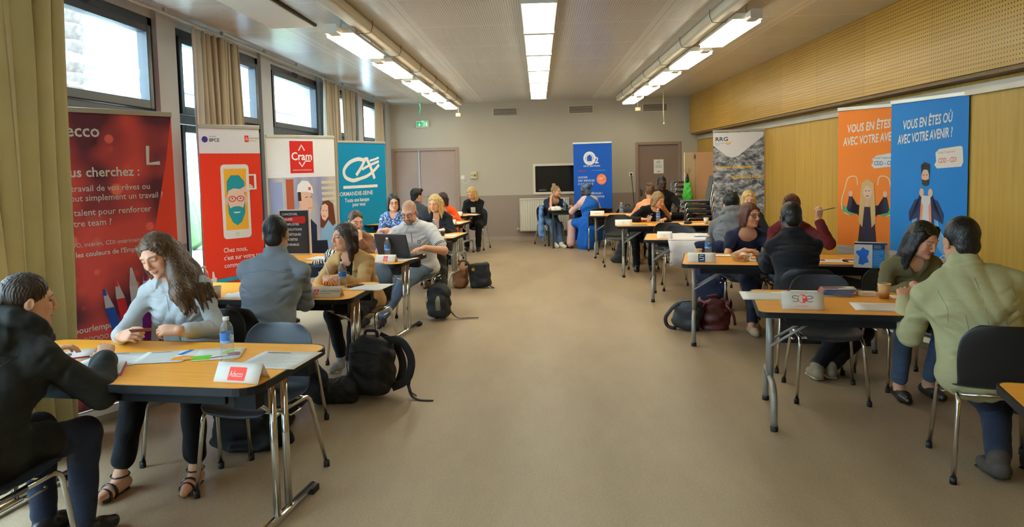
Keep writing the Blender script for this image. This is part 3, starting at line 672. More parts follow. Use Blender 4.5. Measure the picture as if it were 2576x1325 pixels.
# padded stacking chairs at the back, one of each kind then copies
PAD = M('black_chair_fabric', '17181c', .85, sheen=.3, bump=(150, .2), var=(5, .1))
def padded_chair():
    e = empty('stacking_chair', (0, 0, 0), label='x', cat='chair')
    MB().rbox(-.22, .22, -.22, .23, .42, .465, .05).build('seat', PAD, e, .012)
    M4 = Matrix.Translation((0, -.24, .62)) @ Matrix.Rotation(math.radians(100), 4, 'X')
    MB().rbox(-.20, .20, -.17, .26, -.018, .02, .07, M4).build('backrest', PAD, e, .01)
    for sx in (-1, 1):
        MB().tube(fillet([(sx*.24, .25, .01), (sx*.235, .2, .435), (sx*.22, -.05, .425)], .05, 5), .010, 8).build('front_leg', CHROME, e)
        MB().tube(fillet([(sx*.235, -.27, .01), (sx*.225, -.20, .42), (sx*.20, -.275, .80)], .08, 5), .010, 8).build('rear_leg', CHROME, e)
    return e
pc = padded_chair()
ORD = ['lowest', 'second from the floor', 'third from the floor', 'fourth from the floor', 'fifth from the floor', 'sixth from the floor', 'seventh from the floor', 'eighth from the floor', 'ninth from the floor']
first = True
for nm, x, y, rz, n, dz, dy in (('stack behind the grey mountain banner', 2.72, 12.4, 88, 7, .085, .012), ('stack beside the brown single door', 2.94, 14.72, 90, 9, .098, .004)):
    for k in range(n):
        a = math.radians(rz); off = dy*k; lo = (x-math.sin(a)*off, y+math.cos(a)*off, dz*k)
        lab = 'black padded chair in the %s, %s' % (nm, 'topmost' if k == n-1 else ORD[k])
        if first: pc.location = lo; pc.rotation_euler = (0, 0, a); pc['label'] = lab; pc['group'] = 'black padded chairs in the '+nm; first = False
        else: clone(pc, lo, rz, lab, 'black padded chairs in the '+nm)

# cupboard in the back right corner
e = empty('cupboard', (3.145, 13.60, 0), 0, 'tall cream cupboard with an open door in the back right corner', 'cupboard')
TANP = M('tan_cupboard_laminate', 'c79a72', .5, var=(3, .04)); CRM = M('cream_cupboard_door', 'dfcfb4', .5, var=(3, .03))
MB().box(-.24, .24, 0, .45, .05, 1.80).build('body', TANP, e, .004)
MB().box(-.24, .24, .03, .42, 0, .05).build('plinth', RUBBER, e)
d = MB().box(-.24, .24, -.022, -.002, .06, 1.80).build('door', TANP, e, .003)
d2 = MB().box(-.022, 0, -.24, .0, .06, 1.80, Matrix.Translation((-.242, .0, 0)) @ Matrix.Rotation(math.radians(-64), 4, 'Z')).build('door', CRM, e, .003)
for z in (.2, 1.68): MB().box(-.262, -.236, -.03, -.005, z, z+.07).build('hinge', M('dark_hinge', '6b4a34', .5, var=(9, .1)), e)
MB().rbox(-.01, .01, -.02, .02, 0, .03, .004, Matrix.Translation((.20, -.03, .95)) @ Matrix.Rotation(math.pi/2, 4, 'X')).build('lock', CHROME, d)
# ------------------------------------------------------------------ roll-up banners
ALU = M('banner_aluminium', 'c4c2bc', .35, .7, var=(6, .04))
def banner(L, R, h, sheetmat, label, zb=.09):
    """roll-up banner whose foot runs from L to R (left and right as seen from its front)"""
    L = Vector((*L, 0)); R = Vector((*R, 0)); d = R-L; w = d.length; rz = math.degrees(math.atan2(d.y, d.x))
    e = empty('roll_up_banner', L, rz, label, 'banner', 'roll-up banners round the room')
    MB().prism([(-.06, 0), (.10, 0), (.10, .05), (.05, .085), (-.03, .085), (-.06, .05)], -w-.02, .02, Matrix.Rotation(-math.pi/2, 4, 'Y') @ Matrix.Rotation(-math.pi/2, 4, 'Z') if False else Matrix(((0, 0, -1, 0), (1, 0, 0, 0), (0, 1, 0, 0), (0, 0, 0, 1)))).build('base', ALU, e, .004)
    MB().box(-.005, w+.005, -.012, .012, h-.012, h+.022).build('top_rail', ALU, e, .003)
    MB().tube([(w/2, .045, .08), (w/2, .02, h)], .011, 8).build('pole', ALU, e)
    s = MB().box(0, w, -.0015, .0015, zb, h).build('printed_sheet', sheetmat, e)
    A = Art((0, -.0016, 0), (1, 0, 0), (0, 0, 1), step=.0007)
    return e, s, A, w
WHT = flat('eeeef0')
def bokeh_mat():
    m = M('red_bokeh_print', '8c1a20', .6, spec=.15); t = NT(m); p = t.n['Principled BSDF']; vec, xyz = coords(t)
    mp = t.new('ShaderNodeMapping'); mp.inputs['Scale'].default_value = (1, .001, 1); t.l.new(vec, mp.inputs[0])
    n = t.new('ShaderNodeTexNoise', i_Scale=2.2, i_Detail=1.5); t.l.new(mp.outputs[0], n.inputs['Vector'])
    rp = t.new('ShaderNodeMapRange', i_From_Min=.40, i_From_Max=.58); t.l.new(n.outputs['Fac'], rp.inputs['Value'])
    c = t.mix(rp.outputs[0], lin('66323e'), lin('dc524a'))
    for sc, r, colr in ((5.5, .36, 'ff8468'), (8.5, .33, 'f4705c')):
        v = t.new('ShaderNodeTexVoronoi', i_Scale=sc, i_Randomness=.9); t.l.new(mp.outputs[0], v.inputs['Vector'])
        sp = t.new('ShaderNodeSeparateColor'); t.l.new(v.outputs['Color'], sp.inputs[0])
        rr = t.new('ShaderNodeMapRange', i_From_Min=r, i_From_Max=r-.06); t.l.new(v.outputs['Distance'], rr.inputs['Value'])
        f = t.math('MULTIPLY', rr.outputs[0], t.math('MULTIPLY', t.math('GREATER_THAN', sp.outputs[0], .5), t.math('MULTIPLY', sp.outputs[1], .95))); c = t.mix(f, c, lin(colr))
    t.l.new(c, p.inputs['Base Color']); return m
# red bokeh banner by the curtain
e, s, A, w = banner((-3.085, 4.40), (-2.635, 5.165), 2.045, bokeh_mat(), 'dark red banner with pencils and white slogans beside the big curtain')
H = 2.045; wt = 'f2ecec'
A.poly([(w-.055, 1.72), (w, 2.03), (w, .10), (w-.40, .10), (w-.235, .95)], 'f04a38')
A.layer(2)
def ln(txt, x, z, sz, bold=.0, rot=0): A.text(txt, x, z, sz, wt, bold=bold, rot=rot)
def rn(txt, x, z, sz, bold=.0): A.text(txt, x, z, sz, wt, bold=bold, align='RIGHT')
rn('Adecco', .377, 1.88, .115, .016); rn('Vous cherchez :', .634, 1.62, .088, .02)
rn('Le travail de vos rêves ou', .703, 1.525, .058, .006); rn('tout simplement un travail ?', .795, 1.462, .058, .006)
rn('Un talent pour renforcer', .70, 1.368, .060, .006); rn('votre team ?', .42, 1.298, .060, .006)
ln('CDI, CDD, intérim, CDI intérimaire, alt', .035, 1.165, .040, .004); ln("Toutes les couleurs de l'Emploi", .03, 1.10, .046, .018)
rn('#ouipourlemploi', .418, .605, .058, .01)
A.line([(.70, 1.825), (.695, 1.70), (.785, 1.705)], .026, wt).line([(.03, .985), (.14, 1.01), (.14, .90)], .02, wt)
for k in range(5): A.arc(.20+.034*k, .555, .013, .013, 0, 360, .004, wt)
A.layer(3)
for k, (x, c, hh, lean) in enumerate(((.40, '2d56b4', .74, -.10), (.47, 'd8343c', .79, -.08), (.55, 'e0dcec', .86, -.03), (.62, '8a2c8a', .80, .01), (.69, 'e0e0ee', .76, .04), (.76, '3a6ac0', .72, .07))):
    bx = x-lean*1.2; A.poly([(bx-.035, .12), (bx+.035, .12), (x+lean*.3+.03, hh), (x+lean*.3-.03, hh)], c).poly([(x+lean*.3-.03, hh), (x+lean*.3+.03, hh), (x+lean*.6+.005, hh+.13), (x+lean*.6-.01, hh+.13)], 'd8cdd8').poly([(x+lean*.55-.012, hh+.085), (x+lean*.55+.012, hh+.085), (x+lean*.6+.005, hh+.13), (x+lean*.6-.01, hh+.13)], c)
A.build(s)
# red and white banking banner
e, s, A, w = banner((-2.99, 6.33), (-2.624, 6.785), 2.037, flat('e23a22'), 'orange red and white banner with a bearded face on a tablet')
A.rect(0, w, 1.80, 2.03, WHT); A.layer(2)
A.ell(.055, 1.925, .028, .028, '4a3a8c').text('BPCE', .095, 1.905, .042, '3a3a48', .012).text('GROUPE', .097, 1.945, .016, '77778a', .004)
A.rr(.435, .475, 1.905, 1.965, .004, 'e23a2a').line([(.445, 1.92), (.455, 1.95), (.465, 1.92)], .007, 'f4f4f4').text("CAISSE D'EPARGNE", .482, 1.935, .0165, 'a05a50', .002, sx=.72).text('NORMANDIE', .482, 1.912, .012, 'a05a50')
A.rr(.185, .46, 1.02, 1.70, .035, 'f0ece6').rect(.215, .435, 1.10, 1.66, 'eeae36').arc(.32, 1.06, .014, .014, 0, 360, .004, 'b8b4ac')
A.layer(3)
A.ell(.325, 1.37, .088, .155, 'f0d2bc').ell(.235, 1.37, .02, .04, 'e8c4ac').ell(.413, 1.37, .02, .04, 'e8c4ac')
A.poly([(.235, 1.42), (.24, 1.55), (.28, 1.60), (.36, 1.60), (.41, 1.54), (.415, 1.42), (.39, 1.47), (.30, 1.48), (.25, 1.46)], '2a9aa6')
A.poly([(.24, 1.36), (.262, 1.30), (.30, 1.315), (.35, 1.315), (.388, 1.30), (.41, 1.36), (.405, 1.25), (.37, 1.17), (.325, 1.14), (.28, 1.17), (.245, 1.25)], '2a9aa6')
A.layer(4).ell(.325, 1.265, .036, .013, 'f6f2ee', a0=180, a1=360)
for x in (.285, .365): A.arc(x, 1.385, .032, .024, 0, 360, .008, 'd8302a').ell(x, 1.388, .009, .007, '2a6a90')
A.line([(.315, 1.39), (.335, 1.39)], .008, 'd8302a').poly([(.36, 1.47), (.42, 1.50), (.47, 1.515), (.50, 1.49), (.45, 1.445), (.38, 1.44)], 'f0ccb4')
A.line([(.44, 1.60), (.52, 1.60), (.52, 1.47), (.44, 1.47)], .028, 'f2eeea', closed=True)
for k, tx in enumerate(('Chez nous,', "c'est sur votre profil", "commercial qu'on clique !")): A.text(tx, .175, .90-.07*k, .060, 'f6efe8', .012, sx=.86)
A.line([(.10, .645), (.40, .662), (.415, .65), (.42, .46), (.60, .46)], .035, '2a9aae').poly([(.035, .60), (.09, .60), (.10, .68), (.085, .685), (.075, .74), (.06, .74), (.055, .68), (.03, .67)], 'f0d8c4')
for k, (c, tx) in enumerate((('e6e0da', 'https://www.recrute.caisse-epargne.fr'), ('2f5aa8', '@CaisseEpargneNormandieJob'), ('1f78b4', "Caisse d'Epargne Normandie"), ('2f9ad0', '@CE_Normandie'), ('4aa0c8', 'ce_normandie'))):
    A.ell(.07, .56-.066*k, .02, .02, c).text(tx, .105, .553-.066*k, .024, 'f4e4da', .002, sx=.9)
A.build(s)
# white photo banner of the heating firm
def photo_room_mat():
    m = M('pale_workshop_print', 'b8b4c4', .5); t = NT(m); p = t.n['Principled BSDF']; vec, xyz = coords(t)
    n = t.new('ShaderNodeTexNoise', i_Scale=1.5, i_Detail=2.0); mp = t.new('ShaderNodeMapping'); mp.inputs['Scale'].default_value = (2.5, .01, .6); t.l.new(vec, mp.inputs[0]); t.l.new(mp.outputs[0], n.inputs['Vector'])
    rp = t.new('ShaderNodeMapRange', i_From_Min=.35, i_From_Max=.65); t.l.new(n.outputs['Fac'], rp.inputs['Value'])
    t.l.new(t.mix(rp.outputs[0], lin('8f93b8'), lin('d4c9b8')), p.inputs['Base Color']); return m
e, s, A, w = banner((-3.18, 8.43), (-2.59, 9.18), 2.038, flat('ecebee'), 'white banner with a photo of a technician in a white hard hat')
k_ = w/.93
A.rect(0, w, .09, 1.55, photo_room_mat()); A.layer(2)
A.rect(.30*k_, .62*k_, 1.60, 1.99, 'd32a24').rect(.23*k_, .33*k_, 1.13, 1.53, 'b0543a').rect(.02*k_, .18*k_, .3, 1.5, '9aa4cc')
for q in range(5): A.rect(.72*k_, .92*k_, 1.18+.07*q, 1.215+.07*q, 'd8cdb4')
A.layer(3).text('Cram', .46*k_, 1.76, .135, 'f6f0ee', .022, align='CENTER', sx=.95).text("L'EFFICACITÉ ENERGÉTIQUE", .46*k_, 1.63, .021, 'f6e8e6', .004, align='CENTER')
A.line([(.42*k_, 1.875), (.46*k_, 1.94), (.50*k_, 1.875)], .018, 'f6f0ee').line([(.42*k_, 1.735), (.46*k_, 1.68), (.50*k_, 1.735)], .018, 'f6f0ee').line([(.50*k_, 1.745), (.585*k_, 1.745)], .013, 'f6f0ee')
# technician
A.poly([(.15*k_, .30), (.16*k_, .85), (.22*k_, 1.02), (.36*k_, 1.11), (.52*k_, 1.06), (.63*k_, .95), (.62*k_, .30)], '252a44')
A.poly([(.36*k_, 1.10), (.40*k_, 1.22), (.52*k_, 1.18), (.50*k_, 1.04)], 'd8a68c').poly([(.385*k_, 1.27), (.40*k_, 1.39), (.55*k_, 1.40), (.585*k_, 1.24), (.565*k_, 1.12), (.51*k_, 1.07), (.44*k_, 1.13)], 'e2b49c').poly([(.385*k_, 1.26), (.385*k_, 1.37), (.425*k_, 1.37), (.43*k_, 1.26)], '3a2a24')
A.layer(4).poly([(.37*k_, 1.37), (.385*k_, 1.455), (.45*k_, 1.51), (.53*k_, 1.50), (.585*k_, 1.43), (.60*k_, 1.345), (.50*k_, 1.37)], 'f2f0f0').rect(.53*k_, .565*k_, 1.39, 1.425, 'd84a44').ell(.50*k_, .88, .045, .03, 'e24a3c').line([(.48*k_, 1.30), (.52*k_, 1.305)], .008, '3a2a24').line([(.55*k_, 1.305), (.575*k_, 1.30)], .008, '3a2a24').line([(.52*k_, 1.165), (.56*k_, 1.17)], .008, 'b06a60')
A.poly([(.15*k_, .86), (.17*k_, .98), (.20*k_, .78), (.18*k_, .55)], 'e0b49a')
# woman in blue
A.poly([(.66*k_, .30), (.68*k_, .80), (.70*k_, .98), (.80*k_, 1.02), (.90*k_, .98), (.93*k_, .80), (.93*k_, .30)], '8fb6dc').poly([(.68*k_, .92), (.69*k_, 1.15), (.73*k_, 1.24), (.81*k_, 1.25), (.88*k_, 1.20), (.905*k_, .95), (.86*k_, .92), (.80*k_, 1.0), (.72*k_, .90)], '6a3a2a')
A.layer(5).poly([(.69*k_, 1.10), (.71*k_, 1.19), (.76*k_, 1.21), (.80*k_, 1.18), (.80*k_, 1.05), (.75*k_, .99), (.71*k_, 1.02)], 'ecc0ac').line([(.72*k_, 1.055), (.76*k_, 1.05)], .009, 'b04a48').ell(.73*k_, 1.125, .009, .005, '3a2a28').ell(.775*k_, 1.12, .009, .005, '3a2a28')
A.poly([(.56*k_, .47), (.79*k_, .55), (.77*k_, .75), (.57*k_, .76)], '23242e').ell(.79*k_, .58, .05, .025, 'e6b8a2').ell(.62*k_, .50, .05, .03, 'dca890')
A.build(s)
# turquoise bank banner
e, s, A, w = banner((-3.05, 11.0), (-2.54, 12.02), 2.055, flat('0a8cbc'), 'turquoise banner with a white bank logo and lettering')
c = 'ece9ea'
q_ = lambda x, y: ((.07+.78*x)*w, 1.42+.40*y)
A.curve([q_(.60, .88), q_(.42, .93), (q_(.20, .80)), q_(.05, .52), q_(.08, .24), q_(.26, .10), q_(.42, .14)], .058, c).curve([q_(.42, .14), q_(.66, .26), q_(.86, .48), q_(1.0, .70)], .05, c).curve([q_(.36, .30), q_(.50, .60), q_(.62, .94)], .055, c).line([q_(.60, .94), q_(.70, .94)], .05, c).curve([q_(.66, .94), q_(.76, .60), q_(.86, .14)], .06, c).curve([q_(.52, .52), q_(.70, .66), q_(1.0, .84)], .04, c).line([q_(.74, .86), q_(.88, .92), q_(1.0, .99)], .035, c).rect(.08*w, .80*w, 1.335, 1.38, c)
A.layer(2).text('NORMANDIE-SEINE', -.075, 1.225, .088, c, .012, sx=1.12).text('Toute une banque', .10*w, 1.125, .088, c, .016, sx=.88).text('pour vous', .25*w, 1.055, .085, c, .016, sx=.88)
A.build(s)
# blue care services banner at the back wall
e, s, A, w = banner((.715, 14.85), (1.47, 14.62), 2.05, flat('1c56b0'), 'tall blue banner with white lettering standing against the back wall')
A.arc(.335*w/.79*1.0, 1.745, .105, .115, 0, 360, .045, c).poly([(.265, 1.66), (.405, 1.66), (.405, 1.79), (.335, 1.85), (.265, 1.79)], c)
A.layer(2).poly([(.285, 1.685), (.385, 1.685), (.385, 1.78), (.335, 1.825), (.285, 1.78)], '1c56b0').text('2', .435, 1.645, .175, c, .018).text('care services', .205, 1.575, .066, c, .004)
A.rect(.09, .19, 1.485, 1.497, 'c03050').rect(.19, .27, 1.487, 1.499, 'a03a70').rect(.37, .50, 1.495, 1.507, '3a8ac8').rect(.50, .66, 1.497, 1.509, '48a878')
for q, tx in enumerate(('LEADER', 'DES SERVICES', 'À DOMICILE')): A.text(tx, .09, 1.345-.067*q, .057, 'dfe4f0', .006)
A.ell(.575, 1.32, .10, .108, 'f07a48').layer(3).text('-50', .50, 1.31, .075, 'f8efe8', .01).text('%', .615, 1.345, .04, 'f8efe8', .006).text("en crédit d'impôt", .51, 1.275, .020, 'f8efe8').text('à domicile', .53, 1.25, .020, 'f8efe8')
for q, tx in enumerate(('MÉNAGE /', 'REPASSAGE')): A.text(tx, .34, 1.02-.065*q, .057, 'dfe4f0', .006)
for q, tx in enumerate(('GARDE', "D'ENFANTS")): A.text(tx, .36 if q == 0 else .30, .75-.065*q, .057, 'dfe4f0', .006)
for q in range(4): A.rect(.48, .68, .22+.02*q, .226+.02*q, 'b8c4e0')
A.build(s)
# grey mountain road banner
def rock_mat():
    m = M('grey_mountain_print', '6a6f7c', .5); t = NT(m); p = t.n['Principled BSDF']; vec, xyz = coords(t)
    mp = t.new('ShaderNodeMapping'); mp.inputs['Rotation'].default_value = (0, .6, 0); mp.inputs['Scale'].default_value = (1.5, .01, 2.6); t.l.new(vec, mp.inputs[0])
    n = t.new('ShaderNodeTexNoise', i_Scale=5.0, i_Detail=10.0, i_Roughness=.75, i_Distortion=.15); t.l.new(mp.outputs[0], n.inputs['Vector'])
    rp = t.new('ShaderNodeMapRange', i_From_Min=.40, i_From_Max=.62); t.l.new(n.outputs['Fac'], rp.inputs['Value'])
    pw = t.math('POWER', rp.outputs[0], 1.5); t.l.new(t.mix(pw, lin('343a48'), lin('d8dade')), p.inputs['Base Color']); return m
e, s, A, w = banner((2.64, 11.10), (3.37, 11.0), 2.07, rock_mat(), 'grey mountain road banner with a white pointed top and yellow slogans')
A.poly([(0, 2.05), (w, 2.05), (w*.97, 1.98), (w*.5, 1.70), (w*.38, 1.67), (w*.26, 1.70), (0, 1.86)], 'e2e2e6')
A.poly([(0, .09), (0, .86), (.25*w, .78), (.55*w, .60), (w, .30), (w, .09)], '787d8e').poly([(.50*w, .74), (.62*w, .84), (.95*w, .85), (w, .80), (w, .42), (.8*w, .48), (.55*w, .60)], '3a3c46')
A.layer(2)
for q in range(5): A.line([(0, .72-.09*q), (.3*w, .60-.1*q), (.7*w, .34-.1*q if q < 3 else .12)], .012, '9aa0ae')
A.poly([(.55*w, .76), (.64*w, .81), (.94*w, .82), (.96*w, .77)], '22242a').line([(.72*w, .66), (.86*w, .64)], .015, 'b0b2b8')
A.text('RRG', .04*w, 1.925, .085, '2a3350', .016, sx=1.15).line([(.25*w, 1.90), (.29*w, 1.875), (.35*w, 1.905)], .022, 'e0a838').text('Renault Retail', .04*w, 1.885, .024, '777a88').text('Group', .04*w, 1.862, .024, '777a88')
A.text("Passionnés d'automobile ?", .04*w, 1.515, .062, 'f4c024', .018, sx=.86).text('REJOIGNEZ-NOUS', .36*w, 1.36, .062, 'f0c030', .012, sx=.90)
A.build(s)
# two matching recruitment banners, orange and blue
def brush(A, x0, x1, z0, z1, c):
    A.poly([(x0, z0+.03), (x0+.03, z0), (x1-.02, z0+.015), (x1, z0+.05), (x1-.01, z1-.01), (x1-.03, z1), (x0+.05, z1-.02), (x0+.01, z1-.05), (x0+.02, z0+.06)], c)
def slogan(A, w, zt, r=4.):
    for k, (tx, x, z, sz) in enumerate((('VOUS EN ÊTES OÙ', .17*w, zt, .112), ('AVEC VOTRE AVENIR ?', .10*w, zt-.125, .112))): A.text(tx, x, z, sz, 'f0ece8', .022, shear=.22, sx=.60 if k == 0 else .545, rot=r)
def striped_floor(name):
    m = M(name, 'a89a8c', .5); t = NT(m); p = t.n['Principled BSDF']; vec, xyz = coords(t); mp = t.new('ShaderNodeMapping'); mp.inputs['Scale'].default_value = (1, .01, 14); t.l.new(vec, mp.inputs[0])
    n = t.new('ShaderNodeTexNoise', i_Scale=3., i_Detail=4.); t.l.new(mp.outputs[0], n.inputs['Vector']); t.l.new(t.mix(n.outputs['Fac'], lin('85766a'), lin('cfc4b8')), p.inputs['Base Color']); return m
SF = striped_floor('plank_floor_print')
e, s, A, w = banner((2.99, 7.38), (3.31, 6.92), 2.10, flat('e87c2c'), 'orange banner with a blonde woman flexing drawn muscles')
A.rect(0, w, .10, .76, SF); slogan(A, w, 1.87); A.layer(2); brush(A, .62*w, w, 1.52, 1.66, 'f0ece6'); A.layer(3).text('Travail Temporaire', .66*w, 1.61, .03, '3a6ab0', sx=.8).text('CDD - CDI', .67*w, 1.55, .055, '3a5ab0', .01, sx=.75)
cx = .56*w
A.layer(2)
for q in (-1, 1):
    A.curve([(cx+q*.05, 1.13), (cx+q*.16, 1.07), (cx+q*.25, 1.10), (cx+q*.27, 1.20), (cx+q*.23, 1.34), (cx+q*.20, 1.43), (cx+q*.12, 1.44), (cx+q*.10, 1.36)], .010, 'f2d8b4').poly([(cx+q*.06, 1.10), (cx+q*.17, 1.06), (cx+q*.26, 1.10), (cx+q*.26, 1.16), (cx+q*.16, 1.12)], '6aa878')
A.layer(3)
for q in (-1, 1):
    A.poly([(cx+q*.03, 1.15), (cx+q*.10, 1.17), (cx+q*.20, 1.10), (cx+q*.215, 1.13), (cx+q*.19, 1.25), (cx+q*.16, 1.25), (cx+q*.165, 1.17), (cx+q*.09, 1.06), (cx+q*.04, 1.06)], '38303c').ell(cx+q*.175, 1.275, .022, .03, 'e6bca4')
    A.poly([(cx+q*.0, .78), (cx+q*.095, .80), (cx+q*.09, .60), (cx+q*.06, .36), (cx+q*.065, .16), (cx+q*.02, .16), (cx+q*.015, .40)], '5c7ea8').poly([(cx+q*.012, .12), (cx+q*.07, .12), (cx+q*.06, .22), (cx+q*.02, .22)], 'e6e0d4')
A.poly([(cx-.09, 1.15), (cx+.09, 1.15), (cx+.075, .98), (cx+.095, .79), (cx-.095, .79), (cx-.075, .98)], '382e3a').poly([(cx-.075, 1.25), (cx-.06, 1.38), (cx, 1.42), (cx+.06, 1.38), (cx+.075, 1.25), (cx+.085, 1.0), (cx+.045, .95), (cx+.03, 1.15), (cx-.03, 1.15), (cx-.05, .95), (cx-.09, 1.0)], 'd8b078')
A.layer(4).ell(cx, 1.29, .042, .062, 'ecc4ac').line([(cx-.015, 1.255), (cx+.015, 1.255)], .01, 'b85a54').ell(cx-.016, 1.305, .007, .005, '3a3030').ell(cx+.016, 1.305, .007, .005, '3a3030').poly([(cx-.018, 1.24), (cx+.018, 1.24), (cx+.02, 1.15), (cx-.02, 1.15)], 'e0b49a')
A.layer(2).poly([(.05*w, .10), (.15*w, .36), (.42*w, .385), (.80*w, .37), (.9*w, .10)], 'e6e2da').layer(3).text('CRCONTR-C', .30*w, .29, .07, '3a7ab4', .02, sx=1.0); A.build(s)
e, s, A, w = banner((3.19, 6.71), (3.385, 5.865), 2.105, flat('2a7cc0'), 'blue banner with a bearded man in a drawn cape')
A.rect(0, w, .10, .78, SF); slogan(A, w, 1.86); A.layer(2); brush(A, .60*w, .95*w, 1.52, 1.70, 'f0ece6'); A.layer(3).text('Travail Temporaire', .64*w, 1.64, .03, 'd88a78', rot=3, sx=.78).text('CDD - CDI', .65*w, 1.565, .056, 'd85a58', .008, rot=3, sx=.72)
cx = .50*w
A.layer(2).poly([(cx-.13, 1.22), (cx-.10, 1.20), (cx-.12, .80), (cx-.14, .52), (cx-.19, .62), (cx-.16, .9)], '7fa4cc').poly([(cx+.08, 1.24), (cx+.16, 1.0), (cx+.27, .86), (cx+.28, .68), (cx+.20, .80), (cx+.12, .88)], '6fa0cc').curve([(cx-.13, 1.22), (cx-.19, .64), (cx-.14, .52), (cx-.10, .60), (cx-.03, .72), (cx+.02, .62), (cx+.12, .74), (cx+.22, .80), (cx+.28, .68), (cx+.27, .86), (cx+.15, 1.02), (cx+.08, 1.26)], .007, 'b4d4ec').poly([(cx-.175, .60), (cx-.14, .55), (cx-.145, .70), (cx-.17, .78)], 'e0906a')
A.layer(3)
for q in (-1, 1):
    A.poly([(cx+q*.03, 1.28), (cx+q*.13, 1.25), (cx+q*.20, 1.14), (cx+q*.19, 1.06), (cx+q*.09, 1.10), (cx+q*.10, .80), (cx+q*.05, .78)], '2c3450').poly([(cx+q*.06, 1.20), (cx+q*.17, 1.12), (cx+q*.19, 1.06), (cx+q*.09, 1.17), (cx+q*.07, 1.30), (cx+q*.04, 1.30)], '222a40').ell(cx+q*.05, 1.315, .026, .036, 'e0b096')
    A.poly([(cx, .84), (cx+q*.095, .84), (cx+q*.09, .6), (cx+q*.075, .12), (cx+q*.03, .12), (cx+q*.015, .70)], '1f2128')
A.poly([(cx-.05, 1.29), (cx+.05, 1.29), (cx+.065, .84), (cx-.065, .84)], 'd8d8dc').poly([(cx-.06, .84), (cx-.03, 1.2), (cx-.055, 1.25), (cx-.085, .84)], 'd8886a').poly([(cx+.06, .84), (cx+.03, 1.2), (cx+.055, 1.25), (cx+.085, .84)], 'd8886a')
A.layer(4).ell(cx-.01, 1.45, .042, .066, 'dcae94').poly([(cx-.055, 1.46), (cx-.06, 1.55), (cx-.02, 1.575), (cx+.035, 1.56), (cx+.04, 1.46), (cx+.025, 1.51), (cx-.04, 1.51)], '2e2620').poly([(cx-.05, 1.43), (cx-.01, 1.42), (cx+.032, 1.43), (cx+.028, 1.385), (cx-.01, 1.37), (cx-.045, 1.385)], '3a2e26').ell(cx-.028, 1.465, .007, .005, '201a18').ell(cx+.008, 1.465, .007, .005, '201a18'); A.build(s)
# framed black poster standing on the third table
e = empty('poster_stand', (-2.60, 7.60, .7395), -6, 'black framed poster with white words standing on a table before the white photo banner', 'poster')
MB().box(-.165, .165, -.006, .006, 0, .47).build('backing_board', M('black_poster', '141214', .4, var=(8, .1)), e)
MB().box(-.175, -.160, -.012, .012, 0, .48).box(.160, .175, -.012, .012, 0, .48).box(-.16, .16, -.012, .012, .468, .48).box(-.16, .16, -.012, .012, 0, .012).build('frame', M('white_poster_frame', 'dcdad6', .4, var=(8, .02)), e)
MB().box(-.03, .03, .006, .16, 0, .006).tube([(0, .15, .003), (0, .006, .3)], .005, 6).build('easel_foot', RUBBER, e)
A = Art((-.16, -.0065, 0), (1, 0, 0), (0, 0, 1)); A.poly([(.02, .39), (.16, .405), (.28, .41), (.29, .36), (.27, .33), (.16, .34), (.05, .36)], 'c8302a').layer(2)
for k, tx in enumerate(('CONCEVOIR,', 'RÉALISER', 'ET EXPLOITER', 'DES SOLUTIONS', 'ÉNERGÉTIQUES', 'CONCRÈTES', 'ET DURABLES')): A.text(tx, .02, .42-.054*k, .0335, 'f0eeee', .012, sx=.9)
A.build(e)
# ------------------------------------------------------------------ smooth solids: blended primitives meshed by surface nets
F4 = np.float32
def V3(*a): return np.array(a if len(a) == 3 else a[0], float)
def nrm(v): v = np.asarray(v, float); return v/max(1e-9, np.linalg.norm(v))
def frame(y, z):
    """rotation matrix with columns x, y, z from a y direction and an approximate z"""
    y = nrm(y); x = nrm(np.cross(y, z)); return np.stack([x, y, np.cross(x, y)], 1)
# primitives: dict(kind, aabb lo/hi, fn(points)->distance, k, sub)
def cone(a, b, ra, rb, k=.02, sub=False):
    a = V3(a); b = V3(b); ab = b-a; L2 = max(1e-9, float(ab @ ab)); r = max(ra, rb)
    def fn(P):
        q = P-a.astype(F4); t = np.clip((q @ ab.astype(F4))/F4(L2), 0, 1)
        return np.sqrt(((q-t[..., None]*ab.astype(F4))**2).sum(-1))-(F4(ra)+F4(rb-ra)*t)
    return dict(lo=np.minimum(a, b)-r, hi=np.maximum(a, b)+r, fn=fn, k=k, sub=sub)
def ell(c, r, R=None, k=.02, sub=False):
    c = V3(c); r = V3(r); R = np.eye(3) if R is None else R
    ext = np.sqrt(((R*r)**2).sum(1))
    def fn(P):
        q = (P-c.astype(F4)) @ R.astype(F4); k0 = np.sqrt(((q/r.astype(F4))**2).sum(-1)); k1 = np.sqrt(((q/(r*r).astype(F4))**2).sum(-1))
        return k0*(k0-1)/np.maximum(k1, 1e-6)
    return dict(lo=c-ext, hi=c+ext, fn=fn, k=k, sub=sub)
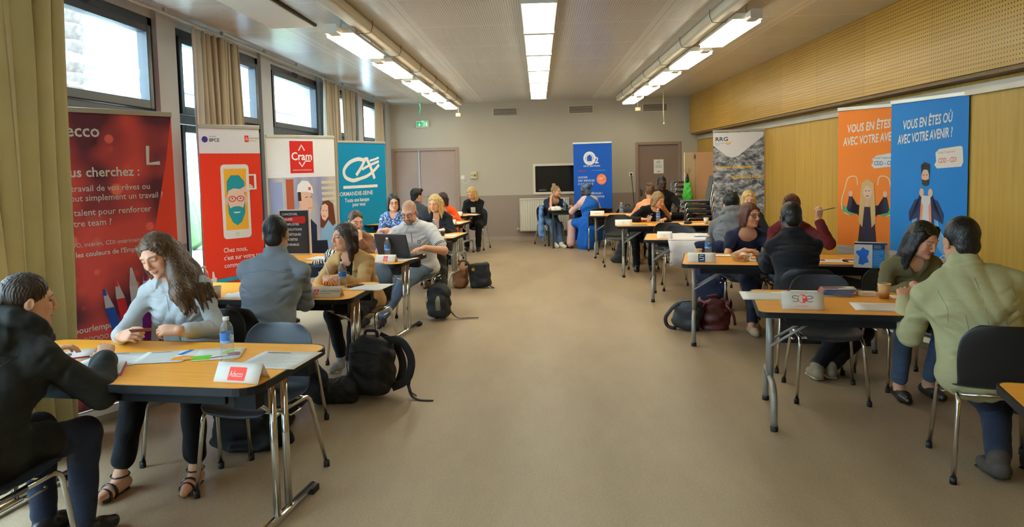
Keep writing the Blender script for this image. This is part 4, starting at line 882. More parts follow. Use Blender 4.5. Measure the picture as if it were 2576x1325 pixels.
def slab(a, b, lat, ra, rb, k=.03, sub=False):
    """elliptic tapering section from a to b; lat = wide axis; ra, rb = (wide, deep) radii"""
    a = V3(a); b = V3(b); ab = b-a; L = max(1e-6, np.linalg.norm(ab)); t_ = ab/L; x_ = nrm(V3(lat)-t_*(V3(lat) @ t_)); y_ = np.cross(t_, x_); m = max(ra+rb)
    def fn(P):
        q = P-a.astype(F4); s = q @ t_.astype(F4); t = np.clip(s/F4(L), 0, 1); over = s-t*F4(L)
        w = F4(ra[0])+F4(rb[0]-ra[0])*t; d = F4(ra[1])+F4(rb[1]-ra[1])*t; mn = np.minimum(w, d)
        u = (q @ x_.astype(F4))/w; v = (q @ y_.astype(F4))/d; o = over/mn
        k0 = np.sqrt(u*u+v*v+o*o); k1 = np.sqrt((u/w)**2+(v/d)**2+(o/mn)**2); return k0*(k0-1)/np.maximum(k1, 1e-6)
    return dict(lo=np.minimum(a, b)-m, hi=np.maximum(a, b)+m, fn=fn, k=k, sub=sub)
def rbox(c, h, r, R=None, k=.01, sub=False):
    c = V3(c); h = V3(h); R = np.eye(3) if R is None else R; ext = (np.abs(R)*h).sum(1)+r
    def fn(P):
        q = np.abs((P-c.astype(F4)) @ R.astype(F4))-(h-r).astype(F4); return np.sqrt((np.maximum(q, 0)**2).sum(-1))+np.minimum(q.max(-1), 0)-F4(r)
    return dict(lo=c-ext, hi=c+ext, fn=fn, k=k, sub=sub)
def ring(c, R, rx, ry, r, k=.01, tilt=None):
    """elliptic torus in the local xy plane of R"""
    c = V3(c); m = max(rx, ry)+r
    def fn(P):
        q = (P-c.astype(F4)) @ R.astype(F4); e = np.sqrt((q[..., 0]/F4(rx))**2+(q[..., 1]/F4(ry))**2)+1e-6
        d = (e-1)*np.sqrt(q[..., 0]**2+q[..., 1]**2)/e; return np.sqrt(d*d+q[..., 2]**2)-F4(r)
    return dict(lo=c-m, hi=c+m, fn=fn, k=k, sub=False)
def chain(pts, rs, k=.02): return [cone(pts[i], pts[i+1], rs[i], rs[i+1], k) for i in range(len(pts)-1)]
def field(prims, lo, h, n, extra=None):
    ax = [lo[i]+h*np.arange(n[i]) for i in range(3)]
    D = np.full(n, .2, F4)
    for p in prims:
        m = p['k']+2.5*h+.012
        i0 = [max(0, int(math.floor((p['lo'][i]-m-lo[i])/h))) for i in range(3)]; i1 = [min(n[i], int(math.ceil((p['hi'][i]+m-lo[i])/h))+1) for i in range(3)]
        if any(i1[i] <= i0[i] for i in range(3)): continue
        g = np.stack(np.meshgrid(*[ax[i][i0[i]:i1[i]] for i in range(3)], indexing='ij'), -1).astype(F4)
        d = p['fn'](g); sl = tuple(slice(i0[i], i1[i]) for i in range(3)); A = D[sl]; k = F4(max(p['k'], 1e-4))
        if p['sub']:
            d = -d; hh = np.clip(.5-.5*(A-d)/k, 0, 1); D[sl] = A*(1-hh)+d*hh+k*hh*(1-hh)
        else:
            hh = np.clip(.5+.5*(d-A)/k, 0, 1); D[sl] = d*(1-hh)+A*hh-k*hh*(1-hh)
    if extra is not None:
        near = np.abs(D) < .03
        idx = np.nonzero(near); P = np.stack([ax[i][idx[i]] for i in range(3)], -1); D[near] += extra(P).astype(F4)
    return D
def nets(D, lo, h):
    s = D < 0; nx, ny, nz = D.shape
    cnt = np.zeros((nx-1, ny-1, nz-1), np.uint8)
    for a in (0, 1):
        for b in (0, 1):
            for c in (0, 1): cnt += s[a:nx-1+a, b:ny-1+b, c:nz-1+c]
    act = (cnt > 0) & (cnt < 8); I = np.argwhere(act)
    if len(I) == 0: return np.zeros((0, 3)), np.zeros((0, 4), int)
    off = np.array([(a, b, c) for a in (0, 1) for b in (0, 1) for c in (0, 1)])
    vals = np.stack([D[I[:, 0]+o[0], I[:, 1]+o[1], I[:, 2]+o[2]] for o in off], 1)
    acc = np.zeros((len(I), 3)); num = np.zeros(len(I))
    for a in range(8):
        for b in range(a+1, 8):
            if np.abs(off[a]-off[b]).sum() != 1: continue
            va, vb = vals[:, a], vals[:, b]; m = (va < 0) != (vb < 0); t = np.where(m, va/np.where(m, va-vb, 1), 0)
            acc += np.where(m[:, None], off[a]+(off[b]-off[a])*t[:, None], 0); num += m
    V = lo+h*(I+acc/num[:, None]); idx = np.full(act.shape, -1); idx[I[:, 0], I[:, 1], I[:, 2]] = np.arange(len(I)); Q = []
    for ax in range(3):
        A = np.moveaxis(s, ax, 0); e = A[:-1] != A[1:]; J = np.argwhere(e); J = J[(J[:, 1] > 0) & (J[:, 2] > 0)]
        W = np.moveaxis(idx, ax, 0); J = J[(J[:, 1] < W.shape[1]) & (J[:, 2] < W.shape[2])]
        if len(J) == 0: continue
        q = np.stack([W[J[:, 0], J[:, 1]-1, J[:, 2]-1], W[J[:, 0], J[:, 1], J[:, 2]-1], W[J[:, 0], J[:, 1], J[:, 2]], W[J[:, 0], J[:, 1]-1, J[:, 2]]], 1)
        sg = A[J[:, 0], J[:, 1], J[:, 2]]
        if ax == 1: sg = ~sg
        q = np.where(sg[:, None], q, q[:, ::-1]); Q.append(q[(q >= 0).all(1)])
    return V, np.concatenate(Q)
def solid(prims, h, boxes=(), extra=None, bounds=None):
    """mesh the blended primitives; boxes = [(lo, hi, h)] are meshed finer and welded on, so the surface stays one piece"""
    adds = [p for p in prims if not p['sub']]
    lo = np.min([p['lo'] for p in adds], 0)-2.5*h-.01; hi = np.max([p['hi'] for p in adds], 0)+2.5*h+.01
    if bounds is not None: lo = np.maximum(lo, bounds[0]); hi = np.minimum(hi, bounds[1])
    regs = [(V3(b[0]), V3(b[1]), b[2]) for b in boxes]+[(lo, hi, h)]
    VV = []; QQ = []; done = []; n0 = 0; info = []
    for l, u, hh in regs:
        n = tuple(int(math.ceil((u[i]-l[i])/hh))+1 for i in range(3))
        D = field(prims, l, hh, n, extra); V, Q = nets(D, l, hh)
        for dl, du in done:
            c = V[Q].mean(1); ins = ((c > dl+.35*hh) & (c < du-.35*hh)).all(1); Q = Q[~ins]
        info.append((n0, n0+len(V))); VV.append(V); QQ.append(Q+n0); n0 += len(V); done.append((l, u))
    V = np.concatenate(VV); Q = np.concatenate(QQ)
    if boxes:
        # weld open rims of the finer patches to the coarse rim
        E = np.concatenate([Q[:, [0, 1]], Q[:, [1, 2]], Q[:, [2, 3]], Q[:, [3, 0]]]); Es = np.sort(E, 1); key = Es[:, 0].astype(np.int64)*n0+Es[:, 1]
        u, c = np.unique(key, return_counts=True); be = u[c == 1]; bv = np.unique(np.concatenate([be//n0, be % n0])); mp = np.arange(n0)
        c0 = info[-1][0]; coarse = bv[bv >= c0]
        if len(coarse):
            for f in bv[bv < c0]:
                d = ((V[coarse]-V[f])**2).sum(1); j = d.argmin()
                if d[j] < (2.2*h)**2: mp[f] = coarse[j]
            Q = mp[Q]
    return V, Q
def quadmesh(name, V, Q, mats, cols=None, matidx=None):
    tri = []; used = np.unique(Q); rm = np.full(len(V), -1); rm[used] = np.arange(len(used)); V = V[used]; Q = rm[Q]
    S = np.sort(Q, 1); deg = (S[:, 1:] == S[:, :-1]).sum(1)
    Q4 = Q[deg == 0]; T = []
    for q in Q[deg == 1]:
        o = []
        for v in q:
            if v not in o: o.append(v)
        T.append(o)
    T = np.array(T, int).reshape(-1, 3)
    me = bpy.data.meshes.new(name); nq, nt = len(Q4), len(T)
    me.vertices.add(len(V)); me.vertices.foreach_set('co', V.astype(F4).ravel())
    me.loops.add(nq*4+nt*3); me.loops.foreach_set('vertex_index', np.concatenate([Q4.ravel(), T.ravel()]).astype(np.int32))
    me.polygons.add(nq+nt); me.polygons.foreach_set('loop_start', np.concatenate([np.arange(nq)*4, nq*4+np.arange(nt)*3]).astype(np.int32))
    me.polygons.foreach_set('use_smooth', np.ones(nq+nt, bool))
    for m in (mats if isinstance(mats, (list, tuple)) else [mats]): me.materials.append(m)
    me.update(calc_edges=True); me.validate()
    if cols is not None:
        a = me.color_attributes.new('Col', 'FLOAT_COLOR', 'POINT'); C = cols(V); a.data.foreach_set('color', np.concatenate([C, np.ones((len(C), 1))], 1).astype(F4).ravel())
    return me
def sobj(name, prims, h, mat, parent=None, boxes=(), extra=None, cols=None, bounds=None):
    V, Q = solid(prims, h, boxes, extra, bounds); return link(name, quadmesh(name, V, Q, mat, cols), parent)
def creases(segs):
    """soft folds: each (a, b, outward normal, width, depth) dents a line and lifts its rims, whatever the depth along the normal"""
    segs = [(V3(a), V3(b), nrm(n), w, d) for a, b, n, w, d in segs]
    def fn(P):
        o = np.zeros(len(P))
        for a, b, n, w, d in segs:
            lo = np.minimum(a, b)-.08; hi = np.maximum(a, b)+.08; m = ((P > lo) & (P < hi)).all(1)
            if not m.any(): continue
            ab = b-a; q = P[m]-a; qn = q @ n; q = q-qn[:, None]*n; ab = ab-n*(ab @ n); t = np.clip((q @ ab)/max(1e-9, ab @ ab), 0, 1); r2 = ((q-t[:, None]*ab)**2).sum(1); taper = np.sin(math.pi*np.clip(t*.9+.05, 0, 1))*np.clip(1.6-np.abs(qn)/.035, 0, 1)
            o[m] += d*taper*(np.exp(-r2/(w*w))-.5*np.exp(-r2/(6.2*w*w)))
        return o
    return fn
def both(*fs): return lambda P: sum(f(P) for f in fs)
def folds(amp, seed=0., f=1.):
    def fn(P):
        x, y, z = P[:, 0], P[:, 1], P[:, 2]
        a = np.sin(f*(22*x+30*z)+3*np.sin(f*9*y+seed)+2.2*np.sin(f*13*x+2*seed)); b = np.sin(f*43*z+3.5*np.sin(f*11*x+seed)+3*np.sin(f*15*y+1.3*seed))
        return amp*(1-np.abs(a))*1.2+amp*.6*b
    return fn
# ------------------------------------------------------------------ people
SKIN = M('skin', 'ffffff', .5, spec=.35, attr='Col', bump=(260, .05))
SKIN.node_tree.nodes['Principled BSDF'].inputs['Subsurface Weight'].default_value = .12
SKIN.node_tree.nodes['Principled BSDF'].inputs['Subsurface Radius'].default_value = (.012, .005, .003)
def hair_mat(name, c, c2):
    return M(name, c, .42, spec=.35, var=(9, .3), second=c2, stretch=(7, 7, .9), bump=(14, .3))
HAIRS = dict(dkbrown=hair_mat('dark_brown_hair', '22160f', '3a2718'), chestnut=hair_mat('chestnut_hair', '24160c', '5e4022'), brown=hair_mat('brown_hair', '3a2616', '5c3e22'), ash=hair_mat('ash_blond_hair', '6d5636', 'a5865a'), blond=hair_mat('blonde_hair', '9c7c48', 'd8b878'), black=hair_mat('black_hair', '0c0a0a', '1e1a18'), auburn=hair_mat('auburn_hair', '3e2014', '64341e'), curly=hair_mat('curly_brown_hair', '4a3322', '775434'))
def cloth(name, c, rough=.85, amt=.06, sc=5, **k): k.setdefault('wrinkle', .5); return M(name, c, rough, var=(sc, amt), bump=(230, .14), sheen=.03, spec=.2, **k)
TONES = dict(fair=(.72, .42, .29), light=(.66, .36, .23), tan=(.55, .29, .17), olive=(.50, .27, .155), dark=(.062, .032, .022))

def hand(W, f, n, side, curl=.45, s=1., point=False, thumb_in=.5):
    """five bent fingers on a palm; W wrist, f forward, n back-of-hand normal, side +1 right hand"""
    f = nrm(f); n = nrm(np.asarray(n, float)-f*(np.asarray(n, float) @ f)); th = -np.cross(f, n)*side; P = []; k = .006*s
    for off, L in zip((.026, .009, -.009, -.026), (.083, .087, .083, .076)):
        P.append(cone(W+th*off*.45*s, W+(f*L+th*off)*s, .0135*s, .0108*s, .010*s))
    P.append(ell(W+(f*.045+th*.0)*s, V3(.036, .044, .0135)*s, frame(f, n), .012*s))
    for i, (off, L, fl) in enumerate(zip((.027, .009, -.010, -.027), (.084, .088, .083, .075), (.071, .079, .073, .057))):
        p = W+(f*L+th*off)*s; d = f+th*off*2.2; d = nrm(d); ang = 0.; c = curl*(.12 if (point and i == 0) else 1)*(1+.10*i)
        for j, (fr, bend) in enumerate(((.45, 52), (.30, 62), (.25, 38))):
            ang += math.radians(bend)*c; dd = nrm(d*math.cos(ang)-n*math.sin(ang)); q = p+dd*fl*fr*s; r0 = (.0092-.0009*j)*s*(.9 if i == 3 else 1)
            P.append(cone(p, q, r0, r0-.0008*s, .004*s)); p = q
    p = W+(f*.024+th*.020-n*.006)*s; q = p+nrm(f*.62+th*.62-n*.38)*.040*s; P.append(cone(p, q, .0135*s, .0105*s, .01*s))
    d1 = nrm(f*.85+th*(.38-.5*thumb_in)-n*(.25+.3*thumb_in)); q2 = q+d1*.030*s; P.append(cone(q, q2, .0102*s, .0092*s, .005*s))
    d2 = nrm(f*.9+th*(.12-.6*thumb_in)-n*.35); P.append(cone(q2, q2+d2*.024*s, .0092*s, .0075*s, .004*s)); return P
def head_prims(O, R, s, male, fat=0.):
    T = lambda *a: O+R @ (V3(*a)*s)
    e = lambda c, r, k=.02, sub=False: ell(T(*c), V3(r)*s, R, k*s, sub)
    P = [e((0, -.014, .036), (.072, .091, .083), .03), e((0, .026, -.022), (.059+fat, .064, .082), .03), e((0, .048, -.080), (.034+.006*male+fat, .036, .030), .03)]
    for x in (-1, 1):
        P += [e((x*.042, .022, -.062), (.022+fat, .040, .036), .022), e((x*.036, .066, -.024), (.021, .019, .024), .018)]
        P += [cone(T(x*.014, .084, .034), T(x*.048, .069, .031), .0095*s, .008*s, .012*s)]
        P += [e((x*.0325, .094, .009), (.0165, .013, .0105), .007, True)]
        P += [e((x*.0325, .0735, .009), (.0145, .0125, .0115), .002)]
        P += [cone(T(x*.019, .0865, .0165), T(x*.046, .0785, .0155), .0035*s, .003*s, .004*s)]
        P += [e((x*.013, .100, -.030), (.0085, .009, .0075), .006)]
        P += [ell(T(x*.0745, -.012, -.008), V3(.0085, .019, .031)*s, R @ np.array(Matrix.Rotation(-x*.35, 3, 'Z')) @ np.array(Matrix.Rotation(-.2, 3, 'X')), .006*s), e((x*.0815, -.008, -.004), (.005, .010, .017), .004, True)]
    P += [cone(T(0, .087, .026), T(0, .1085, -.022), .0075*s, .0105*s, .010*s), e((0, .109, -.025), (.0105, .0105, .0092), .007)]
    P += [e((0, .0885, -.0535), (.022, .0095, .0058), .006), e((0, .0865, -.0645), (.018, .0095, .0062), .006), e((0, .101, -.0588), (.019, .006, .0012), .002, True), e((0, .082, -.092), (.019, .014, .014), .016)]
    return P, T
def head_colors(T0, R, s, tone, hairc, lips=(.48, .14, .12), beard=None, eyes='down', brow=True, O=None, scalp=None):
    tone = np.array(tone)
    def fn(V):
        q = ((V-O) @ R)/s; C = np.tile(tone, (len(V), 1)); near = (np.abs(q[:, 0]) < .1) & (np.abs(q[:, 1]) < .135) & (q[:, 2] > -.115) & (q[:, 2] < .14)
        x, y, z = np.abs(q[:, 0]), q[:, 1], q[:, 2]
        def mixm(m, c, a=1.): m = np.clip(m, 0, 1)*near*a; C[:] = C*(1-m[:, None])+np.array(c)*m[:, None]
        sm = lambda d, w: np.clip(.5-d/w, 0, 1)
        mixm(sm(np.sqrt(((x-.042)/.022)**2+((z+.026)/.02)**2)-1, .9)*(y > .03), tone*V3(1.12, .80, .76), .5)
        if beard is not None:
            m = sm(np.sqrt((x/.062)**2+((z+.088)/.056)**2)-1, .3)*(y > .0)*(z < -.034); mixm(m, beard, .75); mixm(sm(np.abs(z+.043)-.005, .006)*(x < .026)*(y > .075), beard, .8)
        mixm(sm(np.sqrt((x/.0235)**2+((z+.0587)/.0105)**2)-1, .35)*(y > .076), lips, .85)
        mixm(sm(np.abs(z+.0588)-.0009, .0028)*(x < .02)*(y > .074), (.10, .03, .03), .8)
        if eyes == 'open':
            ev = np.sqrt(((x-.0325)/.0142)**2+((z-.0095)/.0062)**2)-1; mixm(sm(ev-.14, .22)*(y > .066), (.03, .018, .015)); mixm(sm(ev+.16, .2)*(y > .066), (.72, .68, .64)); mixm(sm(np.sqrt((x-.0325)**2+(z-.0098)**2)-.0058, .0025)*(y > .066)*(ev < .02), (.035, .02, .014))
        else:
            zz = z-(.0035-.10*(np.abs(x-.0325))**1.5); mixm(sm(np.abs(zz)-.0016, .003)*(np.abs(x-.0325) < .0155)*(y > .064), (.03, .016, .012)); mixm(sm(np.sqrt(((x-.0325)/.017)**2+((z-.010)/.009)**2)-1, .5)*(y > .06), tone*V3(.72, .62, .6), .5)
        if brow: mixm(sm(np.abs(z-(.0325-.12*np.abs(x-.036)))-.0032, .004)*(x > .013)*(x < .053)*(y > .05), hairc, .8)
        if scalp is not None:
            c, zf = scalp; m = sm(-(z-zf-.07*np.clip(y-.045, -.2, 0)*0-np.clip(y, 0, .1)*.35), .045)*1.; m = m*(1-sm(np.sqrt((x-.078)**2+(y+.01)**2+(z+.008)**2)-.03, .01)); mixm(m, c, .85)
        return C
    return fn
def hair_prims(style, T, R, s, W=None):
    """hair as blended locks in the head frame"""
    E = lambda c, r, k=.015, sub=False: ell(T(*c), V3(r)*s, R, k*s, sub)
    c_ = lambda a, b, ra, rb, k=.018: cone(T(*a), T(*b), ra*s, rb*s, k*s)
    face = E((0, .116, -.004), (.070, .088, .092), .010, True)
    face2 = E((0, .075, -.085), (.072, .075, .075), .010, True)
    cap = E((0, -.018, .040), (.0825, .100, .091))
    if style in ('short', 'crop'):
        t = -.006 if style == 'crop' else 0.
        P = [E((0, -.018, .040+t*.3), (.080+t*.7, .0985+t, .092+t*.6))]
        if style == 'short': P += [c_((-.03, .05, .10), (.04, .055, .098), .028, .03)]
        P += [E((0, -.066, -.030), (.056, .034, .050))]
        return P+[E((0, .062, -.118), (.14, .118, .108), .012, True), E((0, -.06, -.145), (.12, .10, .068), .01, True), face]
    if style == 'messy':
        P = [E((0, -.018, .044), (.085, .102, .094))]
        r = random.Random(3)
        for q in range(16):
            a = r.random()*6.28; b = .3+r.random()*.9; d = V3(math.cos(a)*math.cos(b)*.08, math.sin(a)*math.cos(b)*.09-.015, .05+math.sin(b)*.075); P.append(c_(d*.85, d*1.14+V3(0, .0, .006), .022, .008, .012))
        return P+[E((0, .045, -.105), (.13, .115, .095), .012, True), face]
    if style == 'long':
        P = [cap]
        for x in (-1, 1):
            P += [c_((x*.066, -.012, .04), (x*.080, -.008, -.10), .028, .034), c_((x*.080, -.008, -.10), (x*.086, .006, -.23), .034, .018), c_((x*.060, -.055, .0), (x*.066, -.060, -.22), .040, .028), c_((x*.064, .034, .075), (x*.080, .024, -.06), .014, .018), c_((x*.080, .024, -.06), (x*.088, .03, -.2), .018, .010)]
        return P+[c_((0, -.075, .02), (0, -.085, -.23), .052, .03), face]
    if style == 'mid':
        P = [cap]
        for x in (-1, 1): P += [c_((x*.066, -.012, .05), (x*.084, -.012, -.08), .030, .036), c_((x*.084, -.012, -.08), (x*.080, -.01, -.185), .036, .020), c_((x*.060, -.055, .0), (x*.062, -.060, -.17), .042, .030), c_((x*.066, .026, .070), (x*.083, .012, -.05), .014, .018)]
        return P+[c_((0, -.075, .02), (0, -.080, -.17), .052, .032), face]
    if style == 'bob':
        P = [cap]
        for x in (-1, 1): P += [c_((x*.068, .0, .03), (x*.074, .002, -.095), .024, .020), c_((x*.060, -.05, .0), (x*.058, -.045, -.10), .038, .024), c_((x*.066, .038, .060), (x*.074, .024, -.06), .015, .014)]
        return P+[c_((0, -.07, .02), (0, -.07, -.09), .048, .03), face]
    if style in ('tail', 'bun', 'updo'):
        P = [E((0, -.018, .038), (.0785, .0965, .088)), E((0, .045, -.105), (.13, .10, .085), .012, True), face]
        if style == 'tail': P += [c_((0, -.095, .01), (0, -.122, -.01), .022, .027), c_((0, -.122, -.01), (.015, -.128, -.09), .028, .025), c_((.015, -.128, -.09), (.02, -.108, -.18), .025, .008)]
        elif style == 'bun': P += [E((0, -.06, .125), (.036, .036, .032)), c_((0, -.05, .1), (0, -.06, .12), .03, .03), c_((.02, -.07, .15), (.035, -.09, .165), .01, .004), c_((-.02, -.05, .15), (-.03, -.05, .17), .01, .004)]
        else: P += [E((0, -.10, .02), (.05, .035, .045))]
        return P
    if style == 'curlyup':
        P = [E((0, -.018, .040), (.080, .098, .090)), face]; r = random.Random(8)
        for q in range(26):
            a = r.random()*6.28; rr = r.random()*.05; P.append(E((math.cos(a)*rr*1.3, -.07+math.sin(a)*rr*.8, .06+r.random()*.09), (.022, .022, .022), .008))
        return P
    return [cap, face]
def strands(O, R, s, amp=.0020, n=46):
    def fn(P):
        q = ((P-O) @ R)/s; az = np.arctan2(q[:, 0], -q[:, 1]+.0); return amp*np.sin(n*az+9*np.sin(q[:, 2]*14+2*az)+3*np.sin(q[:, 2]*33))+amp*.6*np.sin(n*2.3*az+5*np.sin(q[:, 2]*19))
    return fn
def ik(A, B, l1, l2, pole):
    d = B-A; L = np.linalg.norm(d); mx = (l1+l2)*.995
    if L > mx: B = A+d*(mx/L); d = B-A; L = mx
    u = d/L; a = (l1*l1-l2*l2+L*L)/(2*L); h = math.sqrt(max(0, l1*l1-a*a)); p = np.asarray(pole, float); p = nrm(p-u*(p @ u)); return A+u*a+p*h, B

PEOPLE = {}
DEFSHOE = M('black_leather', '121212', .35, var=(9, .1))
def person(label, head, yaw, hy=0., hp=10., hr=0., male=False, s=None, skin='light', hair=('long', 'brown'), top=None, inner=None, legs=None, shoes=None, lh=None, rh=None, le=None, re=None, lhand=None, rhand=None, lf=None, rf=None,
           res=.010, eyes='down', lips=(.48, .15, .13), beard=None, leandir=None, hipz=.535, wide=1., bust=None, glasses=None, scalp=None, extra_hair=None, detail=True, sit_back=0., hips=None, fat=0., twist=0., shoes_off=False, lknee=None, rknee=None):
    """seated figure; head = world position of the head centre, yaw = body facing (0 looks away from the camera), hy/hp/hr turn, nod and tilt of the head"""
    s = s or (1.06 if male else 1.0); male = bool(male); bust = (.0 if male else .045) if bust is None else bust
    Hw = V3(head); ya = math.radians(yaw); fw = V3(-math.sin(ya), math.cos(ya), 0); rt = V3(math.cos(ya), math.sin(ya), 0); up = V3(0, 0, 1)
    hR = np.array(Matrix.Rotation(math.radians(yaw+hy), 3, 'Z') @ Matrix.Rotation(math.radians(-hp), 3, 'X') @ Matrix.Rotation(math.radians(hr), 3, 'Y')); hs = s*.985
    N = Hw+hR @ (V3(0, -.030, -.105)*hs)+V3(0, 0, -.055*s)-fw*.012
    L = .475*s; ld = fw if leandir is None else V3(-math.sin(math.radians(leandir)), math.cos(math.radians(leandir)), 0)
    dz = N[2]-hipz
    if hips is not None: Pv = V3(hips[0], hips[1], hipz)
    else:
        d = math.sqrt(max(.0009, L*L-dz*dz)) if dz < L else .03
        Pv = N-ld*(d+sit_back); Pv[2] = hipz
    org = V3(Pv[0], Pv[1], 0); root = empty('person', tuple(org), yaw, label, 'person', 'people at the tables')
    Z = np.array(Matrix.Rotation(ya, 3, 'Z')); l = lambda p: Z.T @ (V3(p)-org)   # world -> local
    N = l(N); P = l(Pv); H = l(Hw); hR = Z.T @ hR; fw = V3(0, 1, 0); rt = V3(1, 0, 0)
    sp = N-P; C1 = P+sp*.30-fw*.022*s; C2 = P+sp*.66-fw*.018*s; lat = nrm(np.array(Matrix.Rotation(math.radians(twist), 3, 'Z')) @ rt-nrm(sp)*0)
    lat = nrm(lat-nrm(sp)*(lat @ nrm(sp))); ch = np.cross(nrm(sp), lat)*-1; ch = ch if ch @ fw > 0 else -ch
    sw = (.170 if male else .148)*s*wide; W_ = wide
    S = {q: N+lat*q*sw-nrm(sp)*.066*s+ch*.002 for q in (-1, 1)}
    # arms
    ua, fa = .285*s, .245*s; E = {}; Wr = {}
    dflt = {-1: N-lat*.17*s+fw*.30-up*.30, 1: N+lat*.17*s+fw*.30-up*.30}
    for q, tgt, pole in ((-1, lh, le), (1, rh, re)):
        T_ = l(V3(tgt)) if tgt is not None else dflt[q]
        pl = (Z.T @ (V3(pole)*V3(.5, .8, 1.15))) if pole is not None else lat*q*.55-up*.75-fw*.45
        E[q], Wr[q] = ik(S[q], T_, ua, fa, pl)
    # legs
    th, sk = .425*s, .405*s; hj = {q: P+rt*q*.085*s for q in (-1, 1)}; K = {}; A = {}; fy = {}
    for q, tgt, kp in ((-1, lf, lknee), (1, rf, rknee)):
        if tgt is None: t_ = V3(q*.11*s, .40*s, .085); fy[q] = -q*6
        else: t_ = l(V3(tgt[0], tgt[1], tgt[2] if len(tgt) > 2 else .085)); fy[q] = (tgt[3] if len(tgt) > 3 else -q*6)
        K[q], A[q] = ik(hj[q], t_, th, sk, (Z.T @ V3(kp)) if kp is not None else fw*.7+up*1.0+rt*q*.12)
    # ---- body surface
    def torso(e, top_=1., k=.04):
        w = W_; B = [slab(P-up*.02*s, C1, rt, ((.155 if male else .165)*s*w+e, .105*s+e+fat), ((.142 if male else .132)*s*w+e, .100*s+e+fat), k), slab(C1, C2, lat, ((.142 if male else .130)*s*w+e, .100*s+e+fat), ((.165 if male else .145)*s*w+e, .112*s+e), k),
                     slab(C2, N-nrm(sp)*.045*s, lat, ((.165 if male else .143)*s*w+e, .112*s+e), ((.135 if male else .115)*s*w+e, .075*s+e), k)]
        if bust: B += [ell(C2+lat*q*.068*s+ch*(.075*s)-nrm(sp)*.005, V3(.062*s+e*.8, .045*s+bust*.4+e*.5, .060*s+e*.8), np.stack([lat, ch, nrm(sp)], 1), .035) for q in (-1, 1)]
        return B
    def arm(q, e, frac=1., k=.022, cuff=0.):
        B = [cone(N+lat*q*.05*s-nrm(sp)*.02*s, S[q], .046*s+e*.8, (.045 if male else .042)*s+e*.7, .06), cone(S[q], E[q], (.046 if male else .041)*s+e*.8, (.041 if male else .036)*s+e*.9, .03)]
        if frac < .5: B[1] = cone(S[q], S[q]+(E[q]-S[q])*(frac/.5), (.053 if male else .046)*s+e, (.047 if male else .042)*s+e*1.25, .03)
        else:
            t = (frac-.5)/.5; e_ = E[q]+(Wr[q]-E[q])*t; B.append(cone(E[q], e_, (.043 if male else .038)*s+e, ((.043 if male else .038)*(1-t)+(.030 if male else .026)*t)*s+e+cuff, k))
        return B
    def leg(q, e, frac=1., k=.03, flare=0.):
        B = [cone(hj[q]-fw*.02, K[q], .088*s+e, .058*s+e, .04)]; t = frac; B.append(cone(K[q], K[q]+(A[q]-K[q])*t, .057*s+e, (.057*(1-t)+.038*t)*s+e+flare, k))
        if -.001 < e < .004: B.append(ell(K[q]*.65+A[q]*.35-nrm(np.cross(A[q]-K[q], rt))*0-fw*.012, V3(.046, .046, .10)*s, frame(nrm(np.cross(A[q]-K[q], rt)), -(A[q]-K[q])), .03))
        return B
    def foot(q, e=0.):
        a = math.radians(fy[q]); d = V3(math.sin(-a), math.cos(a), 0); heel = A[q]-d*.035*s-up*(.045*s); tz = min(A[q][2], .085)
        drop = A[q][2]-.085; toe = A[q]+d*.15*s-up*(.055*s+max(0, drop)*.9)
        if drop > .03: d2 = nrm(d*.75-up*.66); heel = A[q]-d2*.035*s-fw*.03; toe = A[q]+d2*.155*s; toe[2] = max(toe[2], .022)
        ball = heel+(toe-heel)*.68
        return [cone(A[q], heel*.6+ball*.4+up*.02, .036*s+e, .034*s+e, .02), cone(heel, ball, .032*s+e, .036*s+e, .02), cone(ball, toe, .035*s+e, .022*s+e, .015)], heel, toe, d
    B = torso(0.)+[cone(N-nrm(sp)*.03, H+hR @ (V3(0, -.020, -.07)*hs), (.060 if male else .049)*s, (.055 if male else .045)*s, .03)]
    for q in (-1, 1): B += arm(q, 0.); B += leg(q, -.010 if legs else 0.); B += foot(q)[0]
    hp_, T = head_prims(H, hR, hs, male, fat*.2); B += hp_
    boxes = []; hb = .004 if res <= .008 else (.005 if res <= .011 else .007)
    if detail:
        hn = .0035 if res <= .011 else .005
        for q, hd in ((-1, lhand), (1, rhand)):
            hd = dict(hd or {}); f = hd.pop('f', None); n = hd.pop('n', None); f = Z.T @ V3(f) if f is not None else nrm(Wr[q]-E[q])
            n = Z.T @ V3(n) if n is not None else up; HP = hand(Wr[q], f, n, q, s=s*.98 if male else s*.95, **hd); B += HP
            lo = np.min([p['lo'] for p in HP], 0)-.012; hi = np.max([p['hi'] for p in HP], 0)+.012; boxes.append((lo, hi, hn))
    lo = H-.150*hs; hi = H+.150*hs; boxes.append((lo, hi, hb))
    hc = lin_hair.get(hair[1], (.03, .02, .015))
    col = head_colors(T, hR, hs, TONES[skin], hc, lips, beard, eyes, True, H, scalp)
    sobj('body', B, res*1.15, SKIN, root, boxes, None, col)
    # ---- hair
    if hair[0]:
        HP = hair_prims(hair[0], T, hR, hs)
        if extra_hair: HP += extra_hair(T, hs, l)
        am, nn = (.0017, 88) if hair[0] in ('long', 'mid') else (.0022, 60); am = .0034 if hair[0] == 'curlyup' else (.0012 if hair[0] == 'crop' else am)
        sobj('hair', HP, hb*1.1, HAIRS[hair[1]], root, extra=strands(H, hR, hs, am, nn))
    # ---- garments
    g = dict(P=P, N=N, C1=C1, C2=C2, S=S, E=E, W=Wr, K=K, A=A, H=H, hR=hR, T=T, lat=lat, ch=ch, sp=nrm(sp), hj=hj, root=root, s=s, hs=hs, l=l, torso=torso, arm=arm, leg=leg, foot=foot, fw=fw, up=up, rt=rt, Z=Z, org=org)
